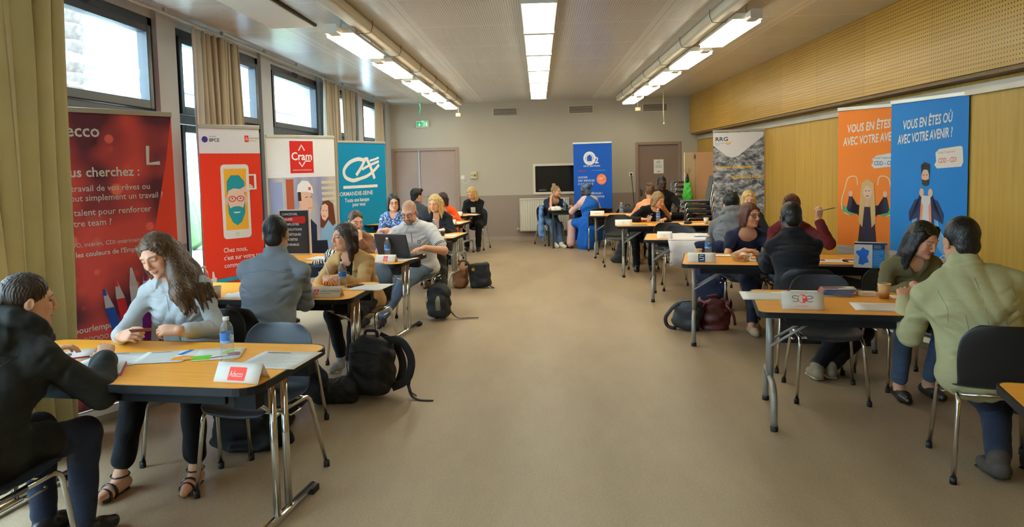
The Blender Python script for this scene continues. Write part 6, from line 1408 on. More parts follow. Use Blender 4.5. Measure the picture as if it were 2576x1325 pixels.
# 23 man in the cream blazer seen from behind
person('man in a cream blazer with short black hair, seen from behind at the right edge', (2.225, 3.90, 1.165), -12, hy=4, hp=16, male=1, skin='tan', hair=('crop', 'black'), res=.0070, wide=1.08, s=1.10, top=dict(mat=cloth('cream_cotton_blazer', 'b4b086', .8, .05), e=.026, neck='jacket', hem=.35, amp=.0065, name='cream_blazer', f=.8),
       legs=dict(mat=DKDENIM), shoes=dict(mat=M('brown_suede_shoe', '3c3228', .85, var=(20, .15)), sole=M('dark_sole', '1d1a17', .8, var=(9, .1))), lh=(2.12, 4.26, .79), le=(-.5, -.4, -1), rh=(2.42, 4.22, .79), re=(.7, -.4, -1), lf=(2.27, 3.62, .11), rf=(2.46, 3.64, .12), hips=(2.28, 3.77))
# ------------------------------------------------------------------ things on the tables
WATER = clear_mat('clear_bottle_plastic'); TUB = clear_mat('clear_food_box', (.97, .98, .97), .05)
CAPM = M('white_cap', 'eceef2', .4, var=(9, .02))
def label_mat():
    m = M('bottle_label', '3a74b8', .4); t = NT(m); p = t.n['Principled BSDF']; vec, xyz = coords(t)
    n = t.new('ShaderNodeTexNoise', i_Scale=22., i_Detail=2.); t.l.new(vec, n.inputs['Vector']); rp = t.new('ShaderNodeMapRange', i_From_Min=.53, i_From_Max=.58); t.l.new(n.outputs['Fac'], rp.inputs['Value'])
    c = t.mix(rp.outputs[0], lin('2f6cb4'), lin('cfe0f0')); c = t.mix(t.math('LESS_THAN', xyz[2], .105), c, lin('8fb4d8')); t.l.new(c, p.inputs['Base Color']); return m
LABM = label_mat()
_BT = [None]
def bottle(p, label, rz=0):
    if _BT[0] is not None: return clone(_BT[0], p, rz, label)
    e = empty('water_bottle', p, rz, label, 'bottle', 'small plastic water bottles on the tables'); _BT[0] = e
    pr = [(.001, .004), (.022, .002), (.029, .006)]
    for k in range(5): pr += [(.0305, .012+.016*k), (.0305, .020+.016*k), (.0285, .024+.016*k)]
    pr += [(.030, .092), (.030, .140), (.0305, .144), (.030, .160), (.024, .178), (.0145, .190), (.0125, .194), (.0125, .202), (.001, .202)]
    MB().lathe(pr, 24).build('bottle', WATER, e); MB().lathe([(.0307, .092), (.0309, .094), (.0309, .139), (.0307, .141)], 24).build('label', LABM, e)
    MB().lathe([(.001, .214), (.0135, .213), (.0145, .210), (.0145, .198), (.013, .197)], 20).build('cap', CAPM, e); return e
_CUP = {}
def cup(p, label, c='c99a5c', s=1., lid=None):
    if (c, s) in _CUP: return clone(_CUP[(c, s)], p, 0, label)
    e = empty('paper_cup', p, 0, label, 'cup', 'paper cups on the tables'); _CUP[(c, s)] = e
    MB().lathe([(.001*s, .004*s), (.023*s, .003*s), (.024*s, 0), (.033*s, .078*s), (.031*s, .078*s), (.0225*s, .008*s), (.001*s, .008*s)], 22).build('cup_wall', M('kraft_cup_'+c, c, .7, var=(30, .05)), e)
    MB().lathe([(.0305*s, .0785*s), (.0335*s, .0775*s), (.0345*s, .0795*s), (.033*s, .0815*s), (.0305*s, .0795*s)], 22).build('rolled_rim', M('cup_rim', 'e9dfcc', .6, var=(30, .03)), e)
    MB().lathe([(.001, .055*s), (.0285*s, .055*s)], 22).build('coffee', M('coffee', '2a170c', .2, var=(9, .1)), e); return e
def text_lines(A, u0, u1, v0, v1, n, c='9a9a98', seed=0, th=.0022):
    r = random.Random(seed)
    for k in range(n):
        v = v1-(v1-v0)*(k+.5)/n; A.rect(u0, u0+(u1-u0)*(.55+.45*r.random()), v, v+th, c)
def paper(p, rz, label, w=.21, h=.297, n=14, cat='paper', art=None, z=.0, mat=None, lift=0, group='loose papers on the tables', name='paper_sheet', c='a8a8a6'):
    e = empty(name, (p[0], p[1], p[2]+z), rz, label, cat, group)
    P = [[Vector((-w/2+w*i/6, -h/2+h*j/4, .0006+lift*((i/6)**2)*(.3+j/4))) for j in range(5)] for i in range(7)]
    s = MB().sheet(P, .0008).build('sheet', mat or PAPER, e)
    if not lift or True:
        A = Art((-w/2, -h/2, .0016+lift*.0), (1, 0, 0), (0, 1, 0), step=.0004)
        if lift: A = Art((-w/2, -h/2, .0018), (1, 0, lift*.9/w*.4), (0, 1, 0), step=.0006)
        if art: art(A, w, h)
        elif n: text_lines(A, w*.1, w*.9, h*.08, h*.85, n, c, hash(label) % 99); A.rect(w*.1, w*.5, h*.88, h*.91, '77777a')
        A.build(s)
    return e
def tent(p, rz, label, w=.21, hh=.085, art=None, c='eeebe2'):
    """folded name card, its front facing -y"""
    e = empty('name_card', p, rz, label, 'name card', 'folded name cards at the table corners')
    m = M('card_stock_'+c, c, .65, var=(20, .02)); d = .045; th = .0012
    for s in (-1, 1):
        P = [[Vector((-w/2+w*i/4, s*d*(1-j/3), hh*j/3)) for j in range(4)] for i in range(5)]
        if s > 0: P = P[::-1]
        f = MB().sheet(P, th).build('front_flap' if s < 0 else 'back_flap', m, e)
        if s < 0 and art:
            A = Art((-w/2, -d-.0016, .0002), (1, 0, 0), (0, d, hh), step=.0006); art(A, w, math.hypot(d, hh)); A.build(f)
    return e
def art_adecco(A, w, h): A.rr(w*.30, w*.68, h*.12, h*.78, .004, 'd8402f').layer(2).text('Adecco', w*.325, h*.30, .036, 'f4e8e4', .006, sx=.58)
def art_ce(A, w, h):
    A.rr(w*.10, w*.27, h*.28, h*.74, .002, 'd84a3a').line([(w*.13, h*.36), (w*.18, h*.66), (w*.24, h*.4)], .005, 'f0e6e0').layer(2).text("CAISSE D'EPARGNE", w*.32, h*.52, .017, '77726a', .002, sx=.86, spacing=1.1).text('NORMANDIE', w*.32, h*.34, .012, '77726a', .001)
def art_cram(A, w, h): A.rr(w*.40, w*.62, h*.16, h*.82, .003, 'd0483e').layer(2).text('Cram', w*.425, h*.38, .024, 'f4ecea', .004, sx=.8).line([(w*.46, h*.62), (w*.51, h*.74), (w*.56, h*.62)], .003, 'f4ecea').line([(w*.46, h*.32), (w*.51, h*.22), (w*.56, h*.32)], .003, 'f4ecea')
def art_s(A, w, h): A.rect(w*.38, w*.62, h*.06, h*.86, '1d3452').rect(w*.40, w*.60, h*.09, h*.16, '3a6aa0').layer(2).line([(w*.57, h*.74), (w*.44, h*.74), (w*.43, h*.54), (w*.57, h*.52), (w*.57, h*.30), (w*.43, h*.30)], .007, 'e8ecf0')
def art_sos(A, w, h):
    A.ell(w*.50, h*.60, .026, .026, 'e03a34').layer(2).ell(w*.50, h*.60, .023, .023, 'eeebe2', a0=95, a1=265, n=18).poly([(w*.50, h*.78), (w*.47, h*.66), (w*.485, h*.60), (w*.475, h*.56), (w*.49, h*.50), (w*.485, h*.42), (w*.50, h*.40)], 'eeebe2').ell(w*.535, h*.68, .007, .006, 'eeebe2')
    A.arc(w*.33, h*.68, .017, .0085, 30, 270, .0032, '23242c').arc(w*.33, h*.51, .017, .0085, 90, -150, .0032, '23242c').arc(w*.67, h*.68, .017, .0085, -90, 150, .0032, '23242c').arc(w*.67, h*.51, .017, .0085, 90, 330, .0032, '23242c').text('INTERIM', w*.33, h*.14, .0135, 'd87a78', .001, sx=1.15, spacing=1.2)
def art_plain(tx): return lambda A, w, h: A.text(tx, w*.5, h*.38, .018, '77777c', .002, align='CENTER')
def art_box(A, w, h): A.line([(w*.40, h*.3), (w*.62, h*.3), (w*.62, h*.66), (w*.40, h*.66)], .0025, '8a8a90', closed=True).text('ID', w*.44, h*.42, .018, '9a9aa0')
def pen(p, rz, label, c, L=.14, up=0):
    e = empty('pen', p, rz, label, 'pen')
    M4 = Matrix.Rotation(math.radians(-up), 4, 'Y')
    m = MB().tube([M4 @ Vector((0, 0, .0045)), M4 @ Vector((L*.85, 0, .0045))], .0042, 8); m.build('barrel', M('pen_'+c, c, .35, var=(20, .05)), e)
    MB().tube([M4 @ Vector((L*.85, 0, .0045)), M4 @ Vector((L, 0, .0045))], [.0042, .0008], 8).build('tip', M('pen_tip', 'c8c4bc', .3, .6, var=(20, .05)), e)
    MB().tube([M4 @ Vector((.005, 0, .0095)), M4 @ Vector((.04, 0, .0095))], .0014, 6).build('clip', CHROME, e); return e
# --- nearest left table
def P_(px, py, z=0): return (px, py, TBLZ+z)
tent(P_(-1.285, 3.00), -12, 'folded white name card with a red logo block on the nearest left table', .215, .075, art_adecco)
bottle(P_(-1.475, 3.30), 'water bottle with a blue label on the nearest left table')
paper(P_(-1.24, 3.32), -8, 'white printed sheet at the right end of the nearest left table', .30, .30, 14)
paper(P_(-2.05, 3.38), -4, 'white letter lying left of centre on the nearest left table, overlapping another sheet', .30, .23, 9)
paper(P_(-1.83, 3.40), 8, 'white letter at the middle of the nearest left table beside the coloured leaflets', .24, .23, 8, z=.001)
paper(P_(-2.36, 3.44), 22, 'white handwritten sheet under the red pen on the nearest left table', .26, .24, 7, c='8a90c0')
pen((-2.31, 3.35, TBLZ+.003), 28, 'red pen on a handwritten sheet of the nearest left table', 'b41c20')
def art_leaf(A, w, h): A.poly([(0, 0), (w*.55, 0), (w*.45, h*.3), (w*.2, h*.42), (0, h*.3)], 'e08a28').ell(w*.3, h*.16, .02, .012, 'd8c090').layer(2).poly([(0, h*.55), (w*.14, h*.5), (w*.3, h*.95), (w*.2, h)], '2f7ac8').text('adia', w*.5, h*.55, .03, '6a7a9a')
def art_green(A, w, h): A.rect(0, w*.38, 0, h*.42, '68b42c').arc(w*.85, h*.55, w*.22, h*.3, 90, 200, .03, '8cc63f').ell(w*.82, h*.42, w*.14, h*.16, '8a5a64').layer(2).line([(w*.38, h*.12), (w*.98, h*.3)], .012, '3a3038')
paper(P_(-1.68, 3.44, .002), 12, 'leaflet with an orange corner and a blue stripe beside the water bottle', .21, .2, 0, art=art_leaf, cat='leaflet')
e = paper(P_(-1.575, 3.43, .004), 14, 'brochure with green corner blocks lying behind the water bottle', .22, .2, 0, art=art_green, cat='brochure')
MB().box(-.11, .11, -.1, .1, -.003, .0004).build('page_block', PAPER, e)
e = empty('pink_folder', (-2.05, 3.135, TBLZ), 24, 'magenta edged folder with a printed sheet on top beside the woman in the hooded coat', 'folder')
MB().box(-.15, .15, -.11, .11, .0005, .003).box(-.15, .15, -.11, .11, .007, .010).box(-.15, -.146, -.11, .11, .0005, .010).build('cover', M('magenta_card', 'b04a8c', .5, var=(9, .06)), e)
sh = MB().box(-.146, .147, -.106, .106, .003, .0068).box(-.148, .146, -.107, .108, .0102, .0112).build('sheets', PAPER, e); A = Art((-.148, -.107, .0112), (1, 0, 0), (0, 1, 0), step=.0005); text_lines(A, .03, .22, .06, .18, 6, '8a8a90', 4); A.rect(.08, .24, .175, .18, 'c07a4a'); A.build(sh)
g = PEOPLE['woman with long brown hair in a light blue shirt, holding a card']
c_ = tuple(np.array(g['org'])+g['Z'] @ ((g['W'][-1]+g['W'][1])/2))
e = empty('business_card', (c_[0]-.0, c_[1]-.085, c_[2]+.035), 20, 'dark red card held between the hands of the woman in the light blue shirt', 'card')
MB().box(-.05, .05, -.03, .03, -.001, .001, Matrix.Rotation(math.radians(-25), 4, 'X')).build('card', M('dark_red_card', '5a1c1c', .4, var=(9, .05)), e)
# --- second left table
tent(P_(-1.50, 4.99), -4, 'folded cream name card with a bank logo at the front of the second left table', .215, .075, art_ce, 'e4ddcc')
bottle(P_(-1.46, 5.26), 'water bottle standing behind the bank name card on the second left table', 40)
bottle(P_(-2.44, 5.14), 'water bottle at the far left end of the second left table beside a paper cup', 80)
cup(P_(-2.30, 5.02), 'cream paper cup at the left end of the second left table', 'd8c4a0', 1.05)
for k, (dx, dy, r, lab) in enumerate(((0, 0, 10, 'white sheets at the left end of the second left table, the lower one'), (.03, .03, -6, 'white sheet with blue text at the left end of the second left table, on top'))): paper(P_(-2.16+dx, 5.10+dy, .0015*k), r, lab, .24, .25, 9, c='9aa0c8')
paper(P_(-1.28, 5.38), -10, 'white form lying at the right end of the second left table', .26, .30, 12)
e = empty('smartphone', P_(-1.42, 5.44), -30, 'black smartphone lying behind the water bottle on the second left table', 'phone'); MB().rbox(-.036, .036, -.072, .072, 0, .008, .008).build('body', M('black_phone', '101013', .15, var=(9, .1)), e, .001); MB().rbox(-.033, .033, -.066, .066, .008, .0084, .006).build('screen', M('phone_glass', '08080c', .05, var=(9, .1)), e)
g = PEOPLE[L4]; hw = np.array(g['org'])+g['Z'] @ g['W'][1]
e = empty('ballpoint_pen', (hw[0]+.05, hw[1]-.07, hw[2]+.02), 0, 'white ballpoint pen held upright by the woman in the tan jacket', 'pen'); MB().tube([(0, 0, 0), (-.035, .01, .11)], .0045, 8).build('barrel', CAPM, e); MB().tube([(-.035, .01, .11), (-.039, .0112, .122)], .0035, 8).build('push_button', CHROME, e)
# --- laptop table
tent(P_(-1.47, 6.84), -10, 'folded white name card with a small red square in front of the laptop', .20, .07, art_cram)
bottle(P_(-1.50, 7.05), 'water bottle between the name card and the laptop lid', 20)
e = empty('laptop', (-1.40, 7.24, TBLZ), 158, 'open black laptop seen from behind on the third left table', 'laptop'); LB = M('laptop_black', '18181a', .45, var=(20, .06))
MB().rbox(-.185, .185, -.12, .13, 0, .022, .012).build('base', LB, e, .002); MB().rbox(-.165, .165, -.02, .115, .022, .0235, .005).box(-.05, .05, -.105, -.035, .022, .023).build('keyboard', M('key_black', '0c0c0d', .5, bump=(140, .5), var=(60, .2)), e)
M4 = Matrix.Translation((0, .125, .018)) @ Matrix.Rotation(math.radians(72), 4, 'X'); l = MB().rbox(-.185, .185, .0, .24, -.008, .004, .01, M4).build('lid', LB, e, .002)
M4 = Matrix.Translation((0, .125, .018)) @ Matrix.Rotation(math.radians(72), 4, 'X'); MB().box(-.17, .17, .015, .225, .004, .0048, M4).build('screen', M('laptop_screen', '9fb4c8', .2, emit=('a8c0d8', .6), var=(4, .1)), l)
MB().tube([(-.16, .128, .016), (.16, .128, .016)], .008, 8).build('hinge', RUBBER, e)
paper(P_(-1.36, 7.02), 150, 'papers sticking out from under the laptop', .22, .28, 10)
for k, (x, y, r) in enumerate(((-2.10, 7.18, 10), (-2.22, 7.24, -14), (-1.99, 7.22, -30))): paper(P_(x, y, .0015*k), r, 'white sheet on the left half of the laptop table, %s' % ('the lowest of three', 'the middle one of three', 'the top one of three'[:20])[0 if k == 0 else k], .24, .30, 10)
pen((-1.86, 6.94, TBLZ+.001), -10, 'purple pen lying on the laptop table', '7a3a9a', .12)
e = empty('computer_mouse', P_(-1.72, 6.97), 10, 'black computer mouse beside the laptop', 'mouse'); MB().lathe([(.001, .028), (.012, .027), (.024, .02), (.03, .008), (.029, 0), (.001, 0)], 16, M4=Matrix.Diagonal((1, 1.7, 1, 1))).build('shell', RUBBER, e); MB().box(-.002, .002, .01, .03, .024, .030).build('wheel', CHROME, e)
def zebra_mat():
    m = M('zebra_print_cloth', 'e8e6e0', .85, wrinkle=.2); t = NT(m); p = t.n['Principled BSDF']; vec, xyz = coords(t)
    w_ = t.new('ShaderNodeTexWave', i_Scale=14., i_Distortion=6., i_Detail=1.); t.l.new(vec, w_.inputs['Vector']); t.l.new(t.mix(t.math('GREATER_THAN', w_.outputs['Fac'], .5), lin('14161c'), lin('e4e2dc')), p.inputs['Base Color']); return m
zs_ = [ell((0, 0, .05), (.11, .09, .055), None, .03), ell((-.06, .03, .07), (.06, .06, .06), None, .03), ell((.08, -.03, .03), (.09, .06, .035), None, .03), cone((-.1, -.05, .02), (-.2, -.08, .015), .03, .02, .03)]
o = sobj('striped_scarf', zs_, .008, zebra_mat(), None, extra=folds(.008, 2., 1.6)); o.location = (-1.96, 6.86, TBLZ); o['label'] = 'black and white striped scarf heaped on the laptop table'; o['category'] = 'scarf'
# --- fourth to sixth left tables
paper(P_(-2.12, 9.62), 5, 'white sheets in front of the woman in the blue blouse', .25, .3, 8); paper(P_(-1.9, 9.6, .0015), -20, 'turquoise leaflet in front of the woman in the blue blouse', .2, .2, 6, mat=M('pale_turquoise_paper', '9cc4c8', .6, var=(9, .03)), cat='leaflet')
bottle(P_(-1.40, 9.55), 'water bottle in front of the blonde woman in the black blazer', 10)
e = empty('glass_mug', P_(-1.27, 9.35), 0, 'dark coffee cup with a white lid on the fourth left table', 'cup'); MB().lathe([(.001, 0), (.034, 0), (.042, .075), (.001, .075)], 20).build('cup_wall', M('dark_brown_cup', '3a2418', .3, var=(9, .1)), e); MB().lathe([(.043, .074), (.044, .08), (.04, .088), (.001, .088)], 20).build('lid', CAPM, e)
paper(P_(-1.20, 9.42), -10, 'white booklet at the right end of the fourth left table', .21, .3, 8); paper(P_(-1.38, 9.2), -8, 'white sheet at the front edge of the fourth left table', .28, .2, 6)
bottle(P_(-1.75, 11.75), 'water bottle beside the orange jacket on the fifth left table', 30)
paper(P_(-1.38, 11.6), -9, 'white sheets at the right end of the fifth left table', .3, .3, 8); tent(P_(-1.40, 11.33), -9, 'small white name card on the fifth left table', .18, .07, art_plain('RH'))
tent(P_(-1.52, 13.2), -14, 'white name card on the farthest left table', .24, .08, art_plain('SOLUTIONS')); paper(P_(-1.25, 13.45), -14, 'white sheet on the farthest left table', .25, .25, 6)
# --- small dark table
tent(P_(.32, 14.28), 12, 'white name card on the small dark table', .2, .075, lambda A, w, h: A.arc(w*.45, h*.5, .012, .014, 0, 360, .005, '3a6ac0').text('2', w*.55, h*.28, .022, '3a6ac0', .003))
cup(P_(.345, 14.43), 'kraft paper cup on the small dark table', 'c99a5c', .95); bottle(P_(.50, 14.42), 'water bottle on the small dark table', 60); paper(P_(.75, 14.42), 15, 'white papers on the small dark table', .3, .25, 8); paper(P_(1.15, 14.5), 10, 'white sheet at the right end of the small dark table', .3, .22, 8)
# --- far right tables
tent(P_(1.0, 12.56), -9, 'white name card on the right table nearest the back wall', .24, .08, art_plain('FORMATION')); bottle(P_(1.42, 12.62), 'water bottle on the right table nearest the back wall', 15); paper(P_(1.62, 12.66), -5, 'white sheet on the right table nearest the back wall, near the water bottle', .22, .2, 6)
for k in range(3): paper(P_(2.25+.02*k, 12.55+.01*k, .004*k), -12+6*k, ('lowest', 'middle', 'topmost')[k]+' of the white sheets piled before the dark skinned man', .22, .28, 7)
e = empty('document_tray', P_(2.40, 12.30), -9, 'flat black tray at the right end of the table nearest the back wall', 'tray'); MB().box(-.17, .17, -.12, .12, 0, .006).box(-.17, .17, -.12, -.112, .006, .04).box(-.17, .17, .112, .12, .006, .04).box(-.17, -.162, -.11, .11, .006, .04).box(.162, .17, -.11, .11, .006, .04).build('tray', RUBBER, e, .002)
tent(P_(1.20, 10.40), -5, 'white name card with an outlined square, before the woman in the black top', .24, .085, art_box); bottle(P_(1.735, 10.66), 'water bottle beside the writing hand of the woman in the black top', 35)
def art_dark(A, w, h): A.rect(.0, w, 0, h, '2a2a2e').layer(2); text_lines(A, w*.1, w*.6, h*.3, h*.7, 3, 'b8b8b4', 3)
paper(P_(1.42, 10.42), -5, 'dark leaflet beside the outlined square name card', .24, .13, 0, art=art_dark, cat='leaflet'); paper(P_(1.93, 10.56), -12, 'white papers under the hands of the woman in the black top', .34, .24, 9)
e = empty('car_key_case', P_(2.13, 10.48), 0, 'small rounded black case on the table of the woman in the black top', 'case'); MB().lathe([(.001, .04), (.03, .038), (.05, .02), (.045, 0), (.001, 0)], 18, M4=Matrix.Diagonal((1.2, .8, 1, 1))).build('shell', RUBBER, e)
paper(P_(2.27, 10.42), 6, 'small dark edged booklet next to the paper cup on the far right table', .2, .14, 4, cat='booklet'); cup(P_(2.37, 10.40), 'white paper cup on the table of the woman in the black top', 'e4dccb', 1.1)
g = PEOPLE[L14]; hw = np.array(g['org'])+g['Z'] @ g['W'][1]; pen((hw[0]+.06, hw[1]-.035, hw[2]+.02), 25, 'dark pen in the writing hand of the woman in the black top', '1a1a20', .13, 25)
# --- table with the white cloth
tent(P_(1.45, 8.46), -14, 'white name card at the corner of the table with the white cloth', .17, .085, art_plain('Lidie'))
def drape():
    o_, a, L, D, an = TB['R3']; P = []
    for i in range(33):
        u = .28+(1.5-.28)*i/32; row = []
        prof = [(D+.012, -.20), (D+.012, -.10), (D+.010, -.01), (D-.01, .004), (D*.5, .004), (.02, .004), (-.012, -.01), (-.018, -.12), (-.016, -.20), (-.014, -.275-.02*math.sin(u*5))]
        for v, z in prof:
            wv = .012*math.sin(u*26+v*3)*(1 if z < -.05 else .15)
            row.append(on('R3', u+.02*(z < -.05)*math.sin(u*4), v-(wv if v < 0 else 0), TBLZ+z+(.002*math.sin(u*31+v*9) if z > 0 else 0)))
        P.append(row)
    return P
o = MB().sheet(drape(), .0025).build('white_cloth', M('white_banner_cloth', 'd9d5d8', .7, var=(4, .04), bump=(120, .1), wrinkle=.25)); tag(o, 'white cloth with eyelets draped over the third right table, hanging down in front', 'cloth')
m = MB()
for k in range(2):
    q = on('R3', .31+.02*k, -.028, TBLZ-.262); q2 = on('R3', .31, -.028, TBLZ-.13); m.tube([tuple((q if k == 0 else q2)+Vector((.010*math.cos(a), 0, .010*math.sin(a)))) for a in np.linspace(0, 2*math.pi, 15)], .003, 6, cap=False)
m.build('eyelets', CHROME, o)
q = on('R3', .75, .45, TBLZ+.0075); e = paper(q, -12, 'blue edged clipboard sheet lying on the white cloth', .32, .22, 6, c='9ab0d8'); MB().box(-.17, .17, -.125, -.112, 0, .006).build('blue_edge', M('blue_plastic', '3a6ac8', .4, var=(9, .05)), e)
# --- table with the salad
tent(P_(1.42, 6.41), -12, 'white name card with a dark blue letter square beside the salad box', .24, .085, art_s); cup(P_(1.46, 6.72), 'kraft paper cup behind the dark blue letter name card', 'c99a5c', 1.0); bottle(P_(1.54, 6.68), 'water bottle next to a kraft cup on the salad table', 70)
e = empty('salad_box', P_(1.78, 6.46), 0, 'clear plastic box of mixed salad on the second right table', 'food box')
MB().lathe([(.001, .002), (.07, .002), (.075, .006), (.097, .058), (.099, .062), (.095, .062), (.072, .010), (.001, .008)], 28).build('tub', TUB, e)
for nm, c, n in (('carrot_piece', 'd8763a', 14), ('cucumber_piece', '8a9c44', 9), ('tomato_piece', 'b8402c', 7), ('cheese_piece', 'e2d2ac', 10)):
    mm = M(nm, c, .5, var=(30, .15)); r = random.Random(len(nm)+n); m = MB()
    for k in range(n):
        a = r.random()*6.28; rr = .068*math.sqrt(r.random()); M4 = Matrix.Translation((rr*math.cos(a), rr*math.sin(a), .018+.026*r.random())) @ Matrix.Rotation(r.random()*3, 4, 'X') @ Matrix.Rotation(r.random()*3, 4, 'Z')
        if nm == 'cucumber_piece': m.lathe([(.001, 0), (.014, 0), (.014, .004), (.001, .004)], 12, M4=M4)
        else: m.rbox(-.011, .011, -.006, .006, -.005, .005, .003, M4)
    f = m.build(nm.replace('_piece', '')+'_salad', mm, e); f['kind'] = 'stuff'
for k, (x, y, r) in enumerate(((1.66, 6.86, -20), (1.70, 6.82, -8))): paper(P_(x, y, .003*k), r, ('lower', 'upper')[k]+' of two white leaflets behind the salad box', .24, .12, 4, cat='leaflet')
def art_cv(A, w, h): A.rect(w*.08, w*.4, h*.62, h*.9, '3a4a7a').rect(w*.08, w*.4, h*.4, h*.6, 'c03a40'); text_lines(A, w*.48, w*.92, h*.1, h*.9, 9, '9a9a9c', 5)
paper(P_(1.98, 6.50), -13, 'white sheet with a small dark picture beside the salad box', .24, .2, 0, art=art_cv); paper(P_(2.22, 6.46), -10, 'white sheet under the hand of the woman in the navy top', .3, .22, 8)
paper(P_(2.50, 6.34), -14, 'white sheet with a small flag picture right of the man in the black jacket', .3, .2, 0, art=art_cv); paper(P_(2.74, 6.32), -16, 'white sheet near the calendar stand', .26, .2, 0, art=art_cv); paper(P_(2.46, 6.05), -12, 'leaflet with dark stripes at the front of the salad table', .3, .12, 0, art=art_dark, cat='leaflet')
pen((2.20, 6.62, TBLZ), 20, 'blue pen by the hand of the woman in the navy top', '3a5aa0', .13)
e = empty('tabletop_display', P_(2.68, 5.96), -26, 'folded display card with a blue map at the end of the salad table', 'display card'); hh = .20; w_ = .24
for s in (-1, 1):
    P = [[Vector((-w_/2+w_*i/4, s*.075*(1-j/3), hh*j/3)) for j in range(4)] for i in range(5)]; P = P[::-1] if s > 0 else P
    f = MB().sheet(P, .002).build('front_flap' if s < 0 else 'back_flap', M('display_card', 'd8d4c4', .6, var=(9, .02)), e)
    if s < 0:
        A = Art((-w_/2, -.0775, 0), (1, 0, 0), (0, .075, hh), step=.0007); H2 = math.hypot(.075, hh); A.rect(0, w_*.56, 0, H2*.96, 'e6e8ea').rect(w_*.56, w_*.93, 0, H2*.72, '2a78b8').rect(w_*.0, w_, H2*.9, H2*.97, '1c3050').rect(w_*.56, w_*.93, H2*.72, H2*.9, '22304a')
        A.layer(2).poly([(w_*.27, H2*.80), (w_*.34, H2*.72), (w_*.46, H2*.66), (w_*.44, H2*.50), (w_*.40, H2*.42), (w_*.46, H2*.22), (w_*.34, H2*.17), (w_*.28, H2*.10), (w_*.14, H2*.15), (w_*.17, H2*.42), (w_*.06, H2*.58), (w_*.08, H2*.66), (w_*.18, H2*.66)], '2a6ad0'); text_lines(A, w_*.60, w_*.90, H2*.1, H2*.66, 9, 'a8c8e8', 2); text_lines(A, w_*.60, w_*.90, H2*.74, H2*.88, 3, 'd8dce4', 3); A.build(f)
g = PEOPLE['brown haired woman in a dark red sweater holding up a pen']; hw = np.array(g['org'])+g['Z'] @ g['W'][-1]
e = empty('raised_pen', (hw[0]+.02, hw[1]-.03, hw[2]+.085), 0, 'green grey pen held up in the raised hand behind the black jacket', 'pen'); MB().tube([(-.03, 0, -.006), (.12, 0, .022)], .0045, 8).build('barrel', M('pen_greygreen', '5c6a58', .35, var=(9, .05)), e); MB().tube([(.12, 0, .022), (.138, 0, .0255)], [.0045, .001], 8).build('tip', CHROME, e)
# --- nearest right table
tent(P_(1.55, 4.33), -12, 'white name card with black curves round a red disc, nearest right table', .235, .10, art_sos)
e = paper(P_(1.52, 4.74), -10, 'large white printed sheet overhanging the corner of the nearest right table', .42, .30, 8); paper(P_(1.78, 4.80, .0015), -16, 'grey photo leaflet beside the stacked flyers on the nearest right table', .3, .2, 0, art=lambda A, w, h: A.rect(w*.1, w*.9, h*.2, h*.8, 'b8bcc4').rect(0, w*.08, 0, h, 'c04a50'), cat='leaflet')
def art_fly(A, w, h): A.rect(0, w, h*.0, h*.16, '3a4a9a').rect(w*.05, w*.95, h*.3, h*.92, '7a5a54').rect(w*.5, w*.95, h*.3, h*.55, 'd8cfc0').rect(0, w*.04, 0, h, 'c83a44')
for k in range(5): paper(P_(1.90+.012*k, 4.74+.012*k, .004+.007*k), -24+3*k, ('lowest', 'second from the bottom', 'middle', 'second from the top', 'topmost')[k]+' of the fanned red and blue flyers on the nearest right table', .21, .13, 0, art=art_fly, cat='flyer', lift=.004, group='fanned flyers')
e = empty('card_box', P_(2.10, 4.72), -13, 'small white box of cards beside the kraft cup on the nearest right table', 'box'); MB().box(-.055, .055, -.035, .035, 0, .022).build('box', M('white_card_box', 'ddd3be', .6, var=(9, .03)), e, .002); A = Art((-.055, -.0352, 0), (1, 0, 0), (0, 0, 1)); text_lines(A, .02, .09, .006, .016, 2, 'b05a50', 1, .002); A.build(e)
cup(P_(2.155, 4.60), 'kraft paper cup on the nearest right table', 'c99a5c', 1.15); paper(P_(2.30, 4.62), -14, 'white and blue card right of the kraft cup on the nearest right table', .17, .12, 0, art=lambda A, w, h: A.poly([(w*.5, h*.4), (w*.95, h*.35), (w*.95, h*.8)], '4a5aa8'), cat='card')
def art_poster(A, w, h):
    A.rect(w*.04, w*.50, h*.04, h*.065, 'c83a3a').rect(w*.62, w*.72, h*.9, h*.96, 'd83a3a'); text_lines(A, w*.1, w*.62, h*.2, h*.84, 9, 'd8b4b0', 6)
    for q, c in enumerate(('4a6a9a', '8a8a90', '5a6468', '8a3a38')): A.rect(w*.76, w*.97, h*(.72-.2*q), h*(.9-.2*q), c)
paper(P_(2.06, 4.31), -14, 'glossy pale red poster with a strip of photos on the nearest right table', .42, .25, 0, art=art_poster, cat='poster')
e = empty('writing_pad', P_(2.46, 4.55), -35, 'writing pad with a dark blue cover before the woman with the sunglasses', 'pad'); MB().box(-.12, .12, -.16, .16, 0, .004).build('cover', M('navy_card', '1c2a48', .5, var=(9, .05)), e); MB().box(-.115, .115, -.155, .155, .004, .016).build('pages', PAPER, e)
